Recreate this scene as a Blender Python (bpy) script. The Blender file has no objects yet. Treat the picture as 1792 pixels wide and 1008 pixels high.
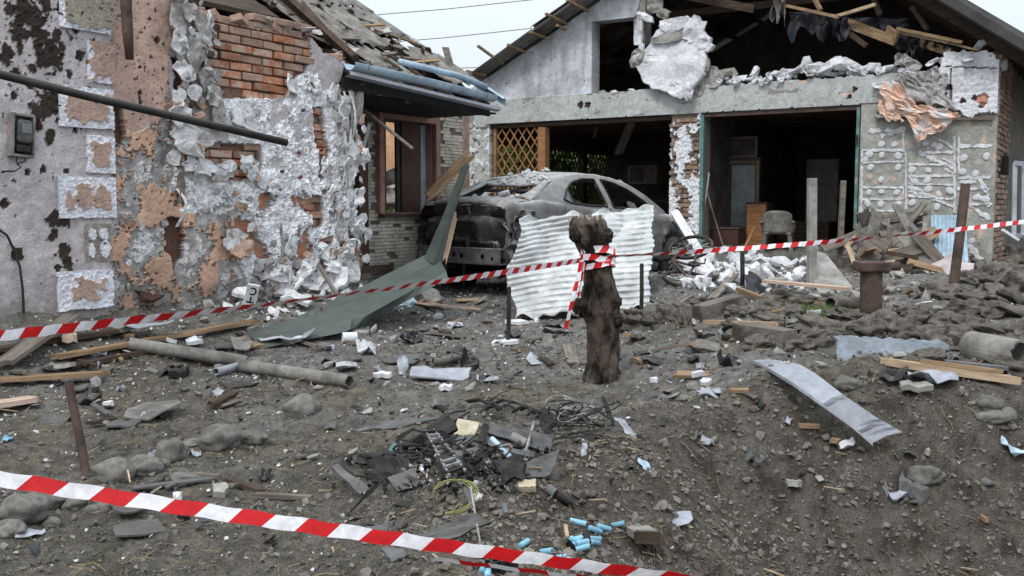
import bpy, math, random
import numpy as np
from mathutils import Vector, Matrix, noise as mnoise

sc = bpy.context.scene
COL = sc.collection
R = math.radians
PI = math.pi
rnd = random.Random(11)

# ------------------------------------------------------------------ camera
FPX, CX, CY, CAMZ = 1720.0, 896.0, 504.0, 1.40
PITCH = math.atan(144.0 / FPX)
cd = bpy.data.cameras.new('camera')
cam = bpy.data.objects.new('camera', cd)
COL.objects.link(cam)
cam.location = (0, 0, CAMZ)
cam.rotation_euler = (PI / 2 - PITCH, 0, 0)
cd.sensor_width = 36.0
cd.lens = 36.0 * FPX / 1792.0
cd.clip_start = 0.05
cd.clip_end = 600
sc.camera = cam

# ------------------------------------------------------------------ sky, sun, exposure
SUN_EL, SUN_AZ = R(52), R(205)      # azimuth clockwise from +Y: light from behind, a little to the left
w = bpy.data.worlds.new('World')
sc.world = w
w.use_nodes = True
nt = w.node_tree
nt.nodes.clear()
sky = nt.nodes.new('ShaderNodeTexSky')
sky.sky_type = 'NISHITA'
sky.sun_disc = False
sky.sun_elevation = SUN_EL
sky.sun_rotation = SUN_AZ
sky.dust_density = 3.0
# overcast: an even cloud deck, brighter towards the zenith, hides most of the clear sky
tc = nt.nodes.new('ShaderNodeTexCoord')
sep = nt.nodes.new('ShaderNodeSeparateXYZ')
nt.links.new(tc.outputs['Generated'], sep.inputs[0])
ramp = nt.nodes.new('ShaderNodeMapRange')
ramp.inputs['From Min'].default_value = 0.0
ramp.inputs['From Max'].default_value = 1.0
ramp.inputs['To Min'].default_value = 7.3
ramp.inputs['To Max'].default_value = 16.5
nt.links.new(sep.outputs['Z'], ramp.inputs['Value'])
clo = nt.nodes.new('ShaderNodeVectorMath')
clo.operation = 'SCALE'
clo.inputs[0].default_value = (0.90, 0.985, 1.06)
nt.links.new(ramp.outputs[0], clo.inputs['Scale'])
mx = nt.nodes.new('ShaderNodeMix')
mx.data_type = 'RGBA'
mx.inputs[0].default_value = 0.9
nt.links.new(sky.outputs[0], mx.inputs[6])
nt.links.new(clo.outputs[0], mx.inputs[7])
bg = nt.nodes.new('ShaderNodeBackground')
bg.inputs['Strength'].default_value = 0.1
nt.links.new(mx.outputs[2], bg.inputs['Color'])
wo = nt.nodes.new('ShaderNodeOutputWorld')
nt.links.new(bg.outputs[0], wo.inputs[0])

sd = bpy.data.lights.new('sun', 'SUN')
sun = bpy.data.objects.new('sun', sd)
COL.objects.link(sun)
sd.energy = 1.5
sd.angle = R(12)
sd.color = (1.0, 0.97, 0.93)
sun.location = (-4, -6, 20)
sdir = Vector((math.sin(SUN_AZ) * math.cos(SUN_EL), math.cos(SUN_AZ) * math.cos(SUN_EL), math.sin(SUN_EL)))
sun.rotation_euler = sdir.to_track_quat('Z', 'Y').to_euler()

sc.view_settings.view_transform = 'Standard'
sc.view_settings.look = 'None'
sc.view_settings.gamma = 1.0
sc.view_settings.exposure = 0.25
sc.view_settings.use_curve_mapping = False
sc.render.engine = 'CYCLES'
sc.cycles.max_bounces = 6
sc.cycles.diffuse_bounces = 3
sc.cycles.use_denoising = True

# ------------------------------------------------------------------ geometry of the place
def ray(px, py):
    x, y = (px - CX) / FPX, (CY - py) / FPX
    cp, sp = math.cos(PITCH), math.sin(PITCH)
    return x, cp + y * sp, -sp + y * cp

def W(px, py, d):
    """world point seen at a photo pixel at a known distance (metres) in front of the camera"""
    x, y, z = ray(px, py)
    s = d / y
    return Vector((x * s, d, CAMZ + z * s))

class Frame:
    """a building's own axes: x along its front wall, y into it, z up"""
    def __init__(s, ox, oy, deg):
        s.o = (ox, oy)
        s.deg = deg
        a = R(deg)
        s.ax = (math.cos(a), math.sin(a))
        s.ay = (-math.sin(a), math.cos(a))
    def at(s, px, py, off=0.0):
        x, y, z = ray(px, py)
        den = x * s.ay[0] + y * s.ay[1]
        t = (off + s.o[0] * s.ay[0] + s.o[1] * s.ay[1]) / den
        wx, wy = x * t - s.o[0], y * t - s.o[1]
        return wx * s.ax[0] + wy * s.ax[1], CAMZ + z * t
    def world(s, a, y, z):
        return Vector((s.o[0] + a * s.ax[0] + y * s.ay[0], s.o[1] + a * s.ax[1] + y * s.ay[1], z))
    def local(s, p):
        dx, dy = p[0] - s.o[0], p[1] - s.o[1]
        return dx * s.ax[0] + dy * s.ax[1], dx * s.ay[0] + dy * s.ay[1], p[2]

HF = Frame(-2.385, 8.8, 58.0)      # the house on the left
GF = Frame(4.09, 15.0, -32.0)      # the garage, square to it

# ------------------------------------------------------------------ numpy noise
_rs = np.random.RandomState(5)
_perm = np.concatenate([_rs.permutation(512)] * 2)
_g = _rs.rand(512) * 2 * np.pi
_gx, _gy = np.cos(_g), np.sin(_g)

def pn(x, y, seed=0):
    x = np.asarray(x, float) + seed * 17.31
    y = np.asarray(y, float) + seed * 9.17
    xi, yi = np.floor(x).astype(int), np.floor(y).astype(int)
    xf, yf = x - xi, y - yi
    u, v = xf * xf * xf * (xf * (xf * 6 - 15) + 10), yf * yf * yf * (yf * (yf * 6 - 15) + 10)
    def gr(ix, iy, fx, fy):
        h = _perm[(_perm[ix & 511] + iy) & 511]
        return _gx[h] * fx + _gy[h] * fy
    a = gr(xi, yi, xf, yf)
    b = gr(xi + 1, yi, xf - 1, yf)
    c = gr(xi, yi + 1, xf, yf - 1)
    d = gr(xi + 1, yi + 1, xf - 1, yf - 1)
    return ((a + u * (b - a)) * (1 - v) + (c + u * (d - c)) * v) * 1.5

def fbm(x, y, o=4, seed=0, lac=2.03, gain=0.5):
    s, amp = 0.0, 1.0
    for k in range(o):
        s = s + amp * pn(x, y, seed + k * 3)
        x, y, amp = np.asarray(x) * lac, np.asarray(y) * lac, amp * gain
    return s

def sstep(a, b, x):
    t = np.clip((np.asarray(x, float) - a) / (b - a), 0, 1)
    return t * t * (3 - 2 * t)

def inpoly(x, y, poly):
    r = np.zeros(np.shape(x), bool)
    n = len(poly)
    for i in range(n):
        x0, y0 = poly[i]
        x1, y1 = poly[(i + 1) % n]
        if y0 == y1:
            continue
        c = ((y0 > y) != (y1 > y)) & (x < (x1 - x0) * (y - y0) / (y1 - y0) + x0)
        r ^= c
    return r

# ------------------------------------------------------------------ terrain height
_by = [(-20, 0), (0, 0.0), (2, .02), (4, .08), (7, .17), (10, .27), (12, .335), (13.6, .36), (14.8, .44), (16.2, .60), (40, .7), (700, .7)]
def gz(x, y, fine=True):
    x, y = np.asarray(x, float), np.asarray(y, float)
    z = np.interp(y, [b[0] for b in _by], [b[1] for b in _by])
    # soil and rubble banked up against the left house wall
    t = (x - HF.o[0]) * HF.ax[0] + (y - HF.o[1]) * HF.ax[1]
    n = -((x - HF.o[0]) * HF.ay[0] + (y - HF.o[1]) * HF.ay[1])
    bank = np.exp(-np.maximum(n, 0) / .55) * sstep(2.6, 1.2, t)
    z = z + .40 * bank * (1 + .3 * pn(x * 1.7, y * 1.7, 4))
    # raised bank on the right
    m = sstep(.5, 1.9, x) * sstep(4.5, 5.9, y) * (1 - .5 * sstep(11, 14, y))
    z = z + .25 * m
    # impact crater in the right foreground, its raised lip
    r = np.hypot((x - 2.15) / 1.12, y - 3.45) + .16 * pn(x * 1.4, y * 1.4, 8)
    z = z - .62 * sstep(1.95, .35, r) + .17 * np.exp(-((r - 2.05) / .42) ** 2)
    if fine:
        cr = sstep(2.7, 1.3, r)
        a = .55 + .45 * sstep(-.3, .5, pn(x * .5, y * .5, 3)) + .5 * cr
        z = z + a * (.030 * fbm(x * 1.3, y * 1.3, 3, 1) + .022 * fbm(x * 4.1, y * 4.1, 3, 2))
        f = fbm(x * 13, y * 13, 4, 6)
        z = z + a * (.011 * f + .010 * (1 - np.abs(pn(x * 9, y * 9, 12))) * (.4 + cr))
        z = z + .005 * fbm(x * 45, y * 45, 2, 9) + .012 * a * np.abs(pn(x * 6.5, y * 6.5, 17))
    return z

def G(px, py, up=0.0):
    """where the line of sight meets the ground"""
    x, y, z = ray(px, py)
    d = np.arange(1.2, 32, .02)
    s = d / y
    h = CAMZ + z * s - gz(x * s, d)
    k = np.where(h <= 0)[0]
    i = int(k[0]) if len(k) else len(d) - 1
    lo = d[max(i - 1, 0)]
    return Vector((x * lo / y, lo, float(gz(x * lo / y, lo)) + up))

def gp(x, y, up=0.0):
    return Vector((x, y, float(gz(x, y)) + up))

# ------------------------------------------------------------------ materials
def S(r, g, b, k=1.0):
    f = lambda c: (c / 12.92 if c <= .04045 else ((c + .055) / 1.055) ** 2.4)
    return (min(f(r / 255) * k, .95), min(f(g / 255) * k, .95), min(f(b / 255) * k, .95), 1)

_mats = {}
def M(name, c1=None, c2=None, scale=6, rough=.88, bump=.35, bscale=50, bdist=.01, spots=None, metal=0.0, rand=0.0,
      stretch=None, dust=None, spec=.3, vc=False, con=(.35, .65), fine=.25):
    """procedural material; spots = (colour, scale, threshold); dust = (colour, amount) lying on upward faces"""
    if name in _mats:
        return _mats[name]
    m = bpy.data.materials.new(name)
    m.use_nodes = True
    t = m.node_tree
    N, L = t.nodes, t.links
    b = N['Principled BSDF']
    b.inputs['Roughness'].default_value = rough
    b.inputs['Metallic'].default_value = metal
    b.inputs['Specular IOR Level'].default_value = spec
    co = N.new('ShaderNodeTexCoord')
    vec = co.outputs['Object']
    oi = N.new('ShaderNodeObjectInfo')
    ad = N.new('ShaderNodeVectorMath')
    ad.operation = 'MULTIPLY_ADD'
    cmb = N.new('ShaderNodeCombineXYZ')
    for i in range(3):
        L.new(oi.outputs['Random'], cmb.inputs[i])
    ad.inputs[1].default_value = (37, 23, 51)
    L.new(cmb.outputs[0], ad.inputs[0])
    L.new(vec, ad.inputs[2])
    vec = ad.outputs[0]
    if stretch:
        mp = N.new('ShaderNodeMapping')
        mp.inputs['Scale'].default_value = stretch
        L.new(vec, mp.inputs[0])
        vec = mp.outputs[0]
    def noise(sc_, det=6, ro=.6):
        n = N.new('ShaderNodeTexNoise')
        n.inputs['Scale'].default_value = sc_
        n.inputs['Detail'].default_value = det
        n.inputs['Roughness'].default_value = ro
        L.new(vec, n.inputs['Vector'])
        return n.outputs['Fac']
    def maprange(v, a, b_, c=0, d=1):
        r = N.new('ShaderNodeMapRange')
        for k, q in zip(('From Min', 'From Max', 'To Min', 'To Max'), (a, b_, c, d)):
            r.inputs[k].default_value = q
        L.new(v, r.inputs['Value'])
        return r.outputs[0]
    def mix(f, x, y, blend='MIX'):
        q = N.new('ShaderNodeMix')
        q.data_type = 'RGBA'
        q.blend_type = blend
        for s_, v in ((q.inputs[0], f), (q.inputs[6], x), (q.inputs[7], y)):
            if hasattr(v, 'links'):
                L.new(v, s_)
            else:
                s_.default_value = v
        return q.outputs[2]
    if vc:
        at = N.new('ShaderNodeAttribute')
        at.attribute_name = 'Col'
        col = at.outputs['Color']
        for v in (maprange(noise(scale), .25, .75, .74, 1.22), maprange(noise(scale * 7.3, 5, .75), .28, .72, 1 - fine, 1 + fine)):
            gs = N.new('ShaderNodeVectorMath')
            gs.operation = 'SCALE'
            L.new(col, gs.inputs[0])
            L.new(v, gs.inputs['Scale'])
            col = gs.outputs[0]
    else:
        c2 = c2 or tuple(x * .6 for x in c1[:3]) + (1,)
        col = mix(maprange(noise(scale), con[0], con[1]), c1, c2)
        v = maprange(noise(scale * 5.3, 4), .3, .7, .8, 1.15)
        gs = N.new('ShaderNodeVectorMath')
        gs.operation = 'SCALE'
        L.new(col, gs.inputs[0])
        L.new(v, gs.inputs['Scale'])
        col = gs.outputs[0]
    if spots:
        f = maprange(noise(spots[1], 5), spots[2], spots[2] + .06)
        col = mix(f, col, spots[0])
    if rand:
        v = maprange(oi.outputs['Random'], 0, 1, 1 - rand, 1 + rand)
        gs = N.new('ShaderNodeVectorMath')
        gs.operation = 'SCALE'
        L.new(col, gs.inputs[0])
        L.new(v, gs.inputs['Scale'])
        col = gs.outputs[0]
    if dust:
        ge = N.new('ShaderNodeNewGeometry')
        sp_ = N.new('ShaderNodeSeparateXYZ')
        L.new(ge.outputs['Normal'], sp_.inputs[0])
        up = maprange(sp_.outputs['Z'], .15, .85, 0, dust[1])
        nz = maprange(noise(9, 5), .3, .65, .35, 1)
        mu = N.new('ShaderNodeMath')
        mu.operation = 'MULTIPLY'
        L.new(up, mu.inputs[0])
        L.new(nz, mu.inputs[1])
        col = mix(mu.outputs[0], col, dust[0])
    L.new(col, b.inputs['Base Color'])
    if bump:
        bp = N.new('ShaderNodeBump')
        bp.inputs['Strength'].default_value = bump
        bp.inputs['Distance'].default_value = bdist
        L.new(noise(bscale, 8, .65), bp.inputs['Height'])
        L.new(bp.outputs[0], b.inputs['Normal'])
    _mats[name] = m
    return m

DUST = S(104, 98, 92)
def mat_set():
    M('soil', vc=True, scale=22, rough=.95, bump=1.0, bscale=55, bdist=.05, spec=.10, fine=.85)
    M('clod', S(130, 124, 117), S(90, 85, 79), scale=2.3, rough=.95, bump=.6, bscale=60, spec=.12)
    M('wallvc', vc=True, scale=16, rough=.92, bump=.7, bscale=60, bdist=.015, spec=.15, fine=.32)
    M('brick', S(188, 132, 104), S(160, 106, 82), scale=9, bump=.5, bscale=40, rand=.3, spots=(S(172, 152, 138), 11, .50), spec=.15)
    M('brick_grey', S(178, 148, 130), S(140, 118, 106), scale=9, bump=.5, bscale=40, rand=.2, spec=.15)
    M('brick_garage', S(150, 124, 106), S(118, 100, 88), scale=7, bump=.5, bscale=40, rand=.28, spots=(S(172, 166, 158), 9, .58), spec=.15)
    M('foam', S(228, 228, 230), S(188, 187, 188), scale=7, rough=1.0, bump=.6, bscale=70, spots=(S(112, 104, 98), 11, .60), spec=.03)
    M('foam_grey', S(182, 179, 177), S(130, 125, 121), scale=8, rough=1.0, bump=.5, bscale=60, spots=(S(88, 80, 74), 10, .62), spec=.15)
    M('render_beige', S(192, 164, 146), S(164, 136, 118), scale=7, bump=.4, bscale=60, spots=(S(70, 60, 54), 16, .68), spec=.15)
    M('plaster_white', S(222, 223, 226), S(186, 187, 191), scale=4, bump=.5, bscale=40, spots=(S(140, 136, 132), 9, .68), spec=.15)
    M('concrete', S(160, 158, 152), S(124, 121, 116), scale=4, bump=.5, bscale=40, spec=.15)
    M('concrete_dark', S(112, 107, 101), S(80, 76, 71), scale=4, bump=.6, bscale=30, spec=.15)
    M('slate', S(104, 105, 106), S(74, 74, 74), scale=5, bump=.35, bscale=50, spec=.2, dust=(DUST, .5))
    M('asbestos', S(142, 138, 133), S(98, 94, 90), scale=5, bump=.4, bscale=50, spec=.15)
    M('wood', S(160, 134, 106), S(110, 90, 70), scale=3, bump=.4, bscale=30, stretch=(1, 9, 9), spec=.2)
    M('wood_grey', S(134, 125, 116), S(92, 84, 77), scale=3, bump=.4, bscale=30, stretch=(1, 9, 9), spec=.2)
    M('wood_pale', S(194, 172, 146), S(150, 126, 102), scale=3, bump=.4, bscale=30, stretch=(1, 9, 9), spec=.2)
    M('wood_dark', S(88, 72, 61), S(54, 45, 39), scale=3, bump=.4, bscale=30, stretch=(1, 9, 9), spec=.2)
    M('wood_orange', S(168, 124, 86), S(124, 88, 58), scale=3, bump=.3, bscale=30, stretch=(1, 9, 9), spec=.25)
    M('brown_paint', S(84, 58, 50), S(58, 40, 36), scale=3, bump=.2, bscale=40, rough=.6)
    M('pink_trim', S(164, 128, 116), S(136, 104, 94), scale=4, bump=.25, bscale=40, spots=(S(98, 84, 76), 6, .66))
    M('steel_dark', S(62, 60, 58), S(40, 38, 37), scale=9, rough=.6, bump=.3, bscale=80, metal=.3, dust=(DUST, .35))
    M('rust', S(96, 78, 70), S(62, 50, 46), scale=7, rough=.75, bump=.4, bscale=60, metal=.1)
    M('zinc', S(164, 168, 176), S(136, 139, 147), scale=3, rough=.55, bump=.15, bscale=30, metal=.0, spec=.5, spots=(S(120, 116, 112), 5, .70))
    M('zinc_blue', S(170, 192, 208), S(138, 158, 172), scale=3, rough=.5, bump=.15, bscale=30, spec=.5, spots=(S(120, 118, 112), 6, .68))
    M('green_sheet', S(80, 90, 85), S(62, 70, 67), scale=2.5, rough=.5, bump=.15, bscale=25, spec=.4, dust=(S(96, 102, 97), .4), spots=(S(70, 70, 66), 14, .72))
    M('white_sheet', S(204, 206, 206), S(170, 172, 171), scale=3, rough=.6, bump=.15, bscale=25, spec=.4, spots=(S(140, 136, 130), 5, .69))
    M('teal_paint', S(104, 140, 134), S(80, 104, 100), scale=6, rough=.6, bump=.2, bscale=40, spots=(S(150, 150, 144), 7, .62))
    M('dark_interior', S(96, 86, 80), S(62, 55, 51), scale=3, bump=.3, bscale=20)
    M('membrane', S(66, 68, 74), S(40, 41, 45), scale=5, rough=.75, bump=.4, bscale=25)
    M('roof_metal', S(64, 62, 61), S(46, 44, 43), scale=3, rough=.65, bump=.2, bscale=25, spots=(S(110, 104, 98), 9, .7))
    M('plastic_black', S(42, 42, 44), S(26, 26, 28), scale=6, rough=.55, bump=.3, bscale=60, dust=(DUST, .45), spec=.4)
    M('char', S(48, 44, 42), S(28, 26, 25), scale=9, rough=.9, bump=.8, bscale=40, dust=(DUST, .3))
    M('tape_red', S(208, 24, 30), S(190, 20, 26), scale=8, rough=.45, bump=.1, bscale=40, spec=.4)
    M('tape_white', S(238, 236, 240), S(222, 220, 226), scale=8, rough=.45, bump=.1, bscale=40, spec=.4)
    M('stone', S(122, 119, 114), S(92, 89, 85), scale=5, bump=.4, bscale=40, spec=.2, rand=.15)
    M('stone_dark', S(120, 114, 107), S(70, 64, 58), scale=4, bump=.9, bscale=25, bdist=.02, spec=.12, rand=.35, dust=(S(112, 106, 98), .5))
    M('bark', S(94, 83, 75), S(34, 29, 26), scale=9, bump=1.0, bscale=26, bdist=.04, stretch=(1, 1, .6), spec=.12, dust=(S(124, 116, 108), .6), con=(.40, .60))
    M('cell_blue', S(142, 194, 214), S(104, 152, 176), scale=30, rough=.45, bump=.1, bscale=60, spec=.45, spots=(S(78, 80, 80), 40, .60), rand=.25)
    M('cell_metal', S(150, 150, 152), S(90, 90, 92), scale=30, rough=.4, metal=.7)
    M('leaf', S(112, 134, 66), S(62, 82, 38), scale=3, rough=.7, bump=0, spec=.3)
    M('leaf_dry', S(160, 140, 96), S(110, 98, 60), scale=3, rough=.8, bump=0)
    M('glass_dirty', S(120, 128, 130), S(90, 94, 96), scale=4, rough=.25, bump=.1, spec=.5)
    M('black', S(22, 21, 21), S(12, 12, 12), scale=5, rough=.8, bump=.2)
    M('red_mark', S(120, 62, 66), S(84, 44, 48), scale=20, bump=.2)
    M('cloth_orange', S(226, 198, 182), S(212, 174, 152), scale=5, bump=.5, bscale=40, spots=(S(214, 212, 212), 4, .52), spec=.1)
    M('yellow_cable', S(146, 144, 88), S(112, 110, 64), scale=9, rough=.5, bump=.1)
    M('cream_board', S(206, 196, 172), S(170, 160, 138), scale=6, bump=.4)
    M('tan_board', S(206, 182, 166), S(172, 148, 132), scale=3, bump=.3, stretch=(1, 6, 6))
    M('lilac_board', S(190, 178, 178), S(160, 150, 150), scale=3, bump=.3)
    M('aluminium', S(186, 186, 186), S(120, 120, 120), scale=20, rough=.4, metal=.6)
mat_set()
def mt(n):
    return _mats[n]

# ------------------------------------------------------------------ mesh builder
class MB:
    def __init__(s):
        s.v, s.f = [], []
    def add(s, v, f, m=None):
        o = len(s.v)
        s.v += [tuple(m @ Vector(q)) if m else tuple(q) for q in v]
        s.f += [tuple(i + o for i in q) for q in f]
        return s
    def box(s, c, d, rot=None):
        x, y, z = [k / 2 for k in d]
        v = [Vector((i * x, j * y, k * z)) for i in (-1, 1) for j in (-1, 1) for k in (-1, 1)]
        if rot is not None:
            v = [rot @ q for q in v]
        return s.add([q + Vector(c) for q in v], [(0, 1, 3, 2), (4, 6, 7, 5), (0, 4, 5, 1), (2, 3, 7, 6), (0, 2, 6, 4), (1, 5, 7, 3)])
    def bx(s, a, b):
        return s.box([(p + q) / 2 for p, q in zip(a, b)], [abs(q - p) for p, q in zip(a, b)])
    def beam(s, p, q, wd, ht, up=(0, 0, 1)):
        p, q = Vector(p), Vector(q)
        d = (q - p)
        ln = d.length
        x = d.normalized()
        u = Vector(up)
        y = u.cross(x)
        if y.length < 1e-4:
            y = Vector((0, 1, 0)).cross(x)
        y.normalize()
        z = x.cross(y)
        m = Matrix((x, y, z)).transposed()
        return s.box((p + q) / 2, (ln, wd, ht), m)
    def tube(s, path, r, seg=10, cap=True, inner=None):
        path = [Vector(p) for p in path]
        n = len(path)
        rr = r if isinstance(r, (list, tuple)) else [r] * n
        up = None
        o = len(s.v)
        for i, p in enumerate(path):
            d = (path[min(i + 1, n - 1)] - path[max(i - 1, 0)]).normalized()
            if up is None:
                up = Vector((0, 0, 1)) if abs(d.z) < .9 else Vector((1, 0, 0))
            x = (up - d * up.dot(d)).normalized()
            up = x
            y = d.cross(x)
            for k in range(seg):
                a = 2 * PI * k / seg
                s.v.append(tuple(p + (x * math.cos(a) + y * math.sin(a)) * rr[i]))
        for i in range(n - 1):
            for k in range(seg):
                k2 = (k + 1) % seg
                s.f.append((o + i * seg + k, o + i * seg + k2, o + (i + 1) * seg + k2, o + (i + 1) * seg + k))
        if cap:
            s.f.append(tuple(o + k for k in reversed(range(seg))))
            s.f.append(tuple(o + (n - 1) * seg + k for k in range(seg)))
        return s
    def pipe(s, p, q, r, th, seg=24, jag=0.0, seed=0):
        """open hollow pipe with a wall thickness"""
        rg = random.Random(seed)
        p, q = Vector(p), Vector(q)
        d = (q - p).normalized()
        up = Vector((0, 0, 1)) if abs(d.z) < .9 else Vector((1, 0, 0))
        x = (up - d * up.dot(d)).normalized()
        y = d.cross(x)
        o = len(s.v)
        j0 = [rg.uniform(-jag, jag) for _ in range(seg)]
        j1 = [rg.uniform(-jag, jag) for _ in range(seg)]
        for rad in (r, r - th):
            for e, c in enumerate((p, q)):
                for k in range(seg):
                    a = 2 * PI * k / seg
                    jj = (j0, j1)[e][k]
                    s.v.append(tuple(c + d * jj + (x * math.cos(a) + y * math.sin(a)) * rad))
        for k in range(seg):
            k2 = (k + 1) % seg
            A, B, C, D = o, o + seg, o + 2 * seg, o + 3 * seg
            s.f += [(A + k, A + k2, B + k2, B + k), (C + k2, C + k, D + k, D + k2), (A + k2, A + k, C + k, C + k2), (B + k, B + k2, D + k2, D + k)]
        return s
    def lathe(s, prof, seg=24, axis='y', c=(0, 0, 0)):
        o = len(s.v)
        n = len(prof)
        for k in range(seg):
            a = 2 * PI * k / seg
            for (t, r) in prof:
                ca, sa = math.cos(a) * r, math.sin(a) * r
                v = {'y': (ca, t, sa), 'z': (ca, sa, t), 'x': (t, ca, sa)}[axis]
                s.v.append((v[0] + c[0], v[1] + c[1], v[2] + c[2]))
        for k in range(seg):
            for i in range(n - 1):
                a, b = k * n + i, ((k + 1) % seg) * n + i
                s.f.append((o + a, o + b, o + b + 1, o + a + 1))
        return s
    def grid(s, P, thick=None):
        """P[i][j] points; thick = vector or per-point normals offset gives a closed sheet"""
        ni, nj = len(P), len(P[0])
        o = len(s.v)
        for r_ in P:
            s.v += [tuple(p) for p in r_]
        q = lambda i, j: o + i * nj + j
        for i in range(ni - 1):
            for j in range(nj - 1):
                s.f.append((q(i, j), q(i + 1, j), q(i + 1, j + 1), q(i, j + 1)))
        if thick is not None:
            t = Vector(thick)
            o2 = len(s.v)
            for r_ in P:
                s.v += [tuple(Vector(p) + t) for p in r_]
            q2 = lambda i, j: o2 + i * nj + j
            for i in range(ni - 1):
                for j in range(nj - 1):
                    s.f.append((q2(i, j), q2(i, j + 1), q2(i + 1, j + 1), q2(i + 1, j)))
                s.f.append((q(i, 0), q2(i, 0), q2(i + 1, 0), q(i + 1, 0)))
                s.f.append((q(i, nj - 1), q(i + 1, nj - 1), q2(i + 1, nj - 1), q2(i, nj - 1)))
            for j in range(nj - 1):
                s.f.append((q(0, j), q(0, j + 1), q2(0, j + 1), q2(0, j)))
                s.f.append((q(ni - 1, j), q2(ni - 1, j), q2(ni - 1, j + 1), q(ni - 1, j + 1)))
        return s
    def mesh(s, name, mat, smooth=False):
        me = bpy.data.meshes.new(name)
        me.from_pydata(s.v, [], s.f)
        me.materials.append(mat if not isinstance(mat, str) else mt(mat))
        if smooth:
            me.polygons.foreach_set('use_smooth', [True] * len(me.polygons))
        me.update()
        return me
    def build(s, name, mat, parent=None, smooth=False, loc=None, rot=None, bevel=0):
        o = bpy.data.objects.new(name, s.mesh(name, mat, smooth))
        COL.objects.link(o)
        o.parent = parent
        if loc is not None:
            o.location = loc
        if rot is not None:
            o.rotation_euler = rot
        if bevel:
            b = o.modifiers.new('bevel', 'BEVEL')
            b.width = bevel
            b.segments = 2
            b.limit_method = 'ANGLE'
        return o

ORD = ['leftmost', 'second', 'third', 'fourth', 'fifth', 'sixth', 'seventh', 'eighth', 'ninth', 'tenth', 'eleventh', 'twelfth', 'thirteenth', 'fourteenth', 'fifteenth', 'sixteenth']
def rank_labels(objs, what):
    """labels that count a row of look-alikes from the left, as seen from the front of the place"""
    objs = sorted(objs, key=lambda o: o.location.x / o.location.y)
    for i, o in enumerate(objs):
        o['label'] = (ORD[0] if i == 0 else ORD[i] + ' from the left') + ' ' + what if i else 'leftmost ' + what

def tag(o, label=None, cat=None, group=None, kind=None):
    if label:
        o['label'] = label
    if cat:
        o['category'] = cat
    if group:
        o['group'] = group
    if kind:
        o['kind'] = kind
    return o

def thing(name, label, cat, loc=(0, 0, 0), rz=0.0, group=None):
    o = bpy.data.objects.new(name, None)
    o.empty_display_size = .1
    COL.objects.link(o)
    o.location = loc
    o.rotation_euler = (0, 0, rz)
    return tag(o, label, cat, group)

def obj(name, me, parent=None, loc=(0, 0, 0), rot=(0, 0, 0), scale=(1, 1, 1)):
    o = bpy.data.objects.new(name, me)
    COL.objects.link(o)
    o.parent = parent
    o.location, o.rotation_euler, o.scale = loc, rot, scale
    return o

def np_mesh(name, V, Fq, mat, col=None, smooth=False):
    """mesh from numpy arrays: V n x 3, Fq m x 3 or m x 4"""
    me = bpy.data.meshes.new(name)
    V = np.asarray(V, np.float32)
    Fq = np.asarray(Fq, np.int32)
    k = Fq.shape[1]
    me.vertices.add(len(V))
    me.vertices.foreach_set('co', V.ravel())
    me.loops.add(Fq.size)
    me.loops.foreach_set('vertex_index', Fq.ravel())
    me.polygons.add(len(Fq))
    me.polygons.foreach_set('loop_start', np.arange(0, Fq.size, k, dtype=np.int32))
    me.polygons.foreach_set('loop_total', np.full(len(Fq), k, np.int32))
    me.polygons.foreach_set('use_smooth', np.full(len(Fq), bool(smooth)))
    me.materials.append(mt(mat) if isinstance(mat, str) else mat)
    if col is not None:
        at = me.color_attributes.new('Col', 'FLOAT_COLOR', 'POINT')
        c = np.ones((len(V), 4), np.float32)
        c[:, :3] = col[:, :3]
        at.data.foreach_set('color', c.ravel())
    me.update(calc_edges=True)
    return me

def relief(name, parent, mat, a0, a1, z0, z1, step, fn, back=.3):
    """a wall face as a fine relief: fn(A, Z) -> depth outwards, colour, keep; closed to `back` behind it"""
    na, nz = int((a1 - a0) / step) + 1, int((z1 - z0) / step) + 1
    A, Z = np.meshgrid(np.linspace(a0, a1, na), np.linspace(z0, z1, nz), indexing='ij')
    D, C, K = fn(A, Z)
    n = na * nz
    front = np.stack([A.ravel(), -D.ravel(), Z.ravel()], 1)
    rear = np.stack([A.ravel(), np.full(n, back), Z.ravel()], 1)
    idx = np.arange(n).reshape(na, nz)
    cell = K[:-1, :-1] & K[1:, :-1] & K[1:, 1:] & K[:-1, 1:]
    p00, p10, p11, p01 = idx[:-1, :-1], idx[1:, :-1], idx[1:, 1:], idx[:-1, 1:]
    F = [np.stack([p00[cell], p10[cell], p11[cell], p01[cell]], 1)]
    pad = np.zeros((cell.shape[0] + 2, cell.shape[1] + 2), bool)
    pad[1:-1, 1:-1] = cell
    for (di, dj, a, b) in ((1, 0, p10, p11), (-1, 0, p01, p00), (0, 1, p11, p01), (0, -1, p00, p10)):
        e = cell & ~pad[1 + di:pad.shape[0] - 1 + di, 1 + dj:pad.shape[1] - 1 + dj]
        F.append(np.stack([a[e], a[e] + n, b[e] + n, b[e]], 1))
    F = np.concatenate(F)
    V = np.concatenate([front, rear])
    Cc = np.concatenate([C.reshape(-1, 3), C.reshape(-1, 3) * .8])
    used, inv = np.unique(F, return_inverse=True)
    me = np_mesh(name, V[used], inv.reshape(F.shape), mat, Cc[used], False)
    return obj(name, me, parent)

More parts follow.
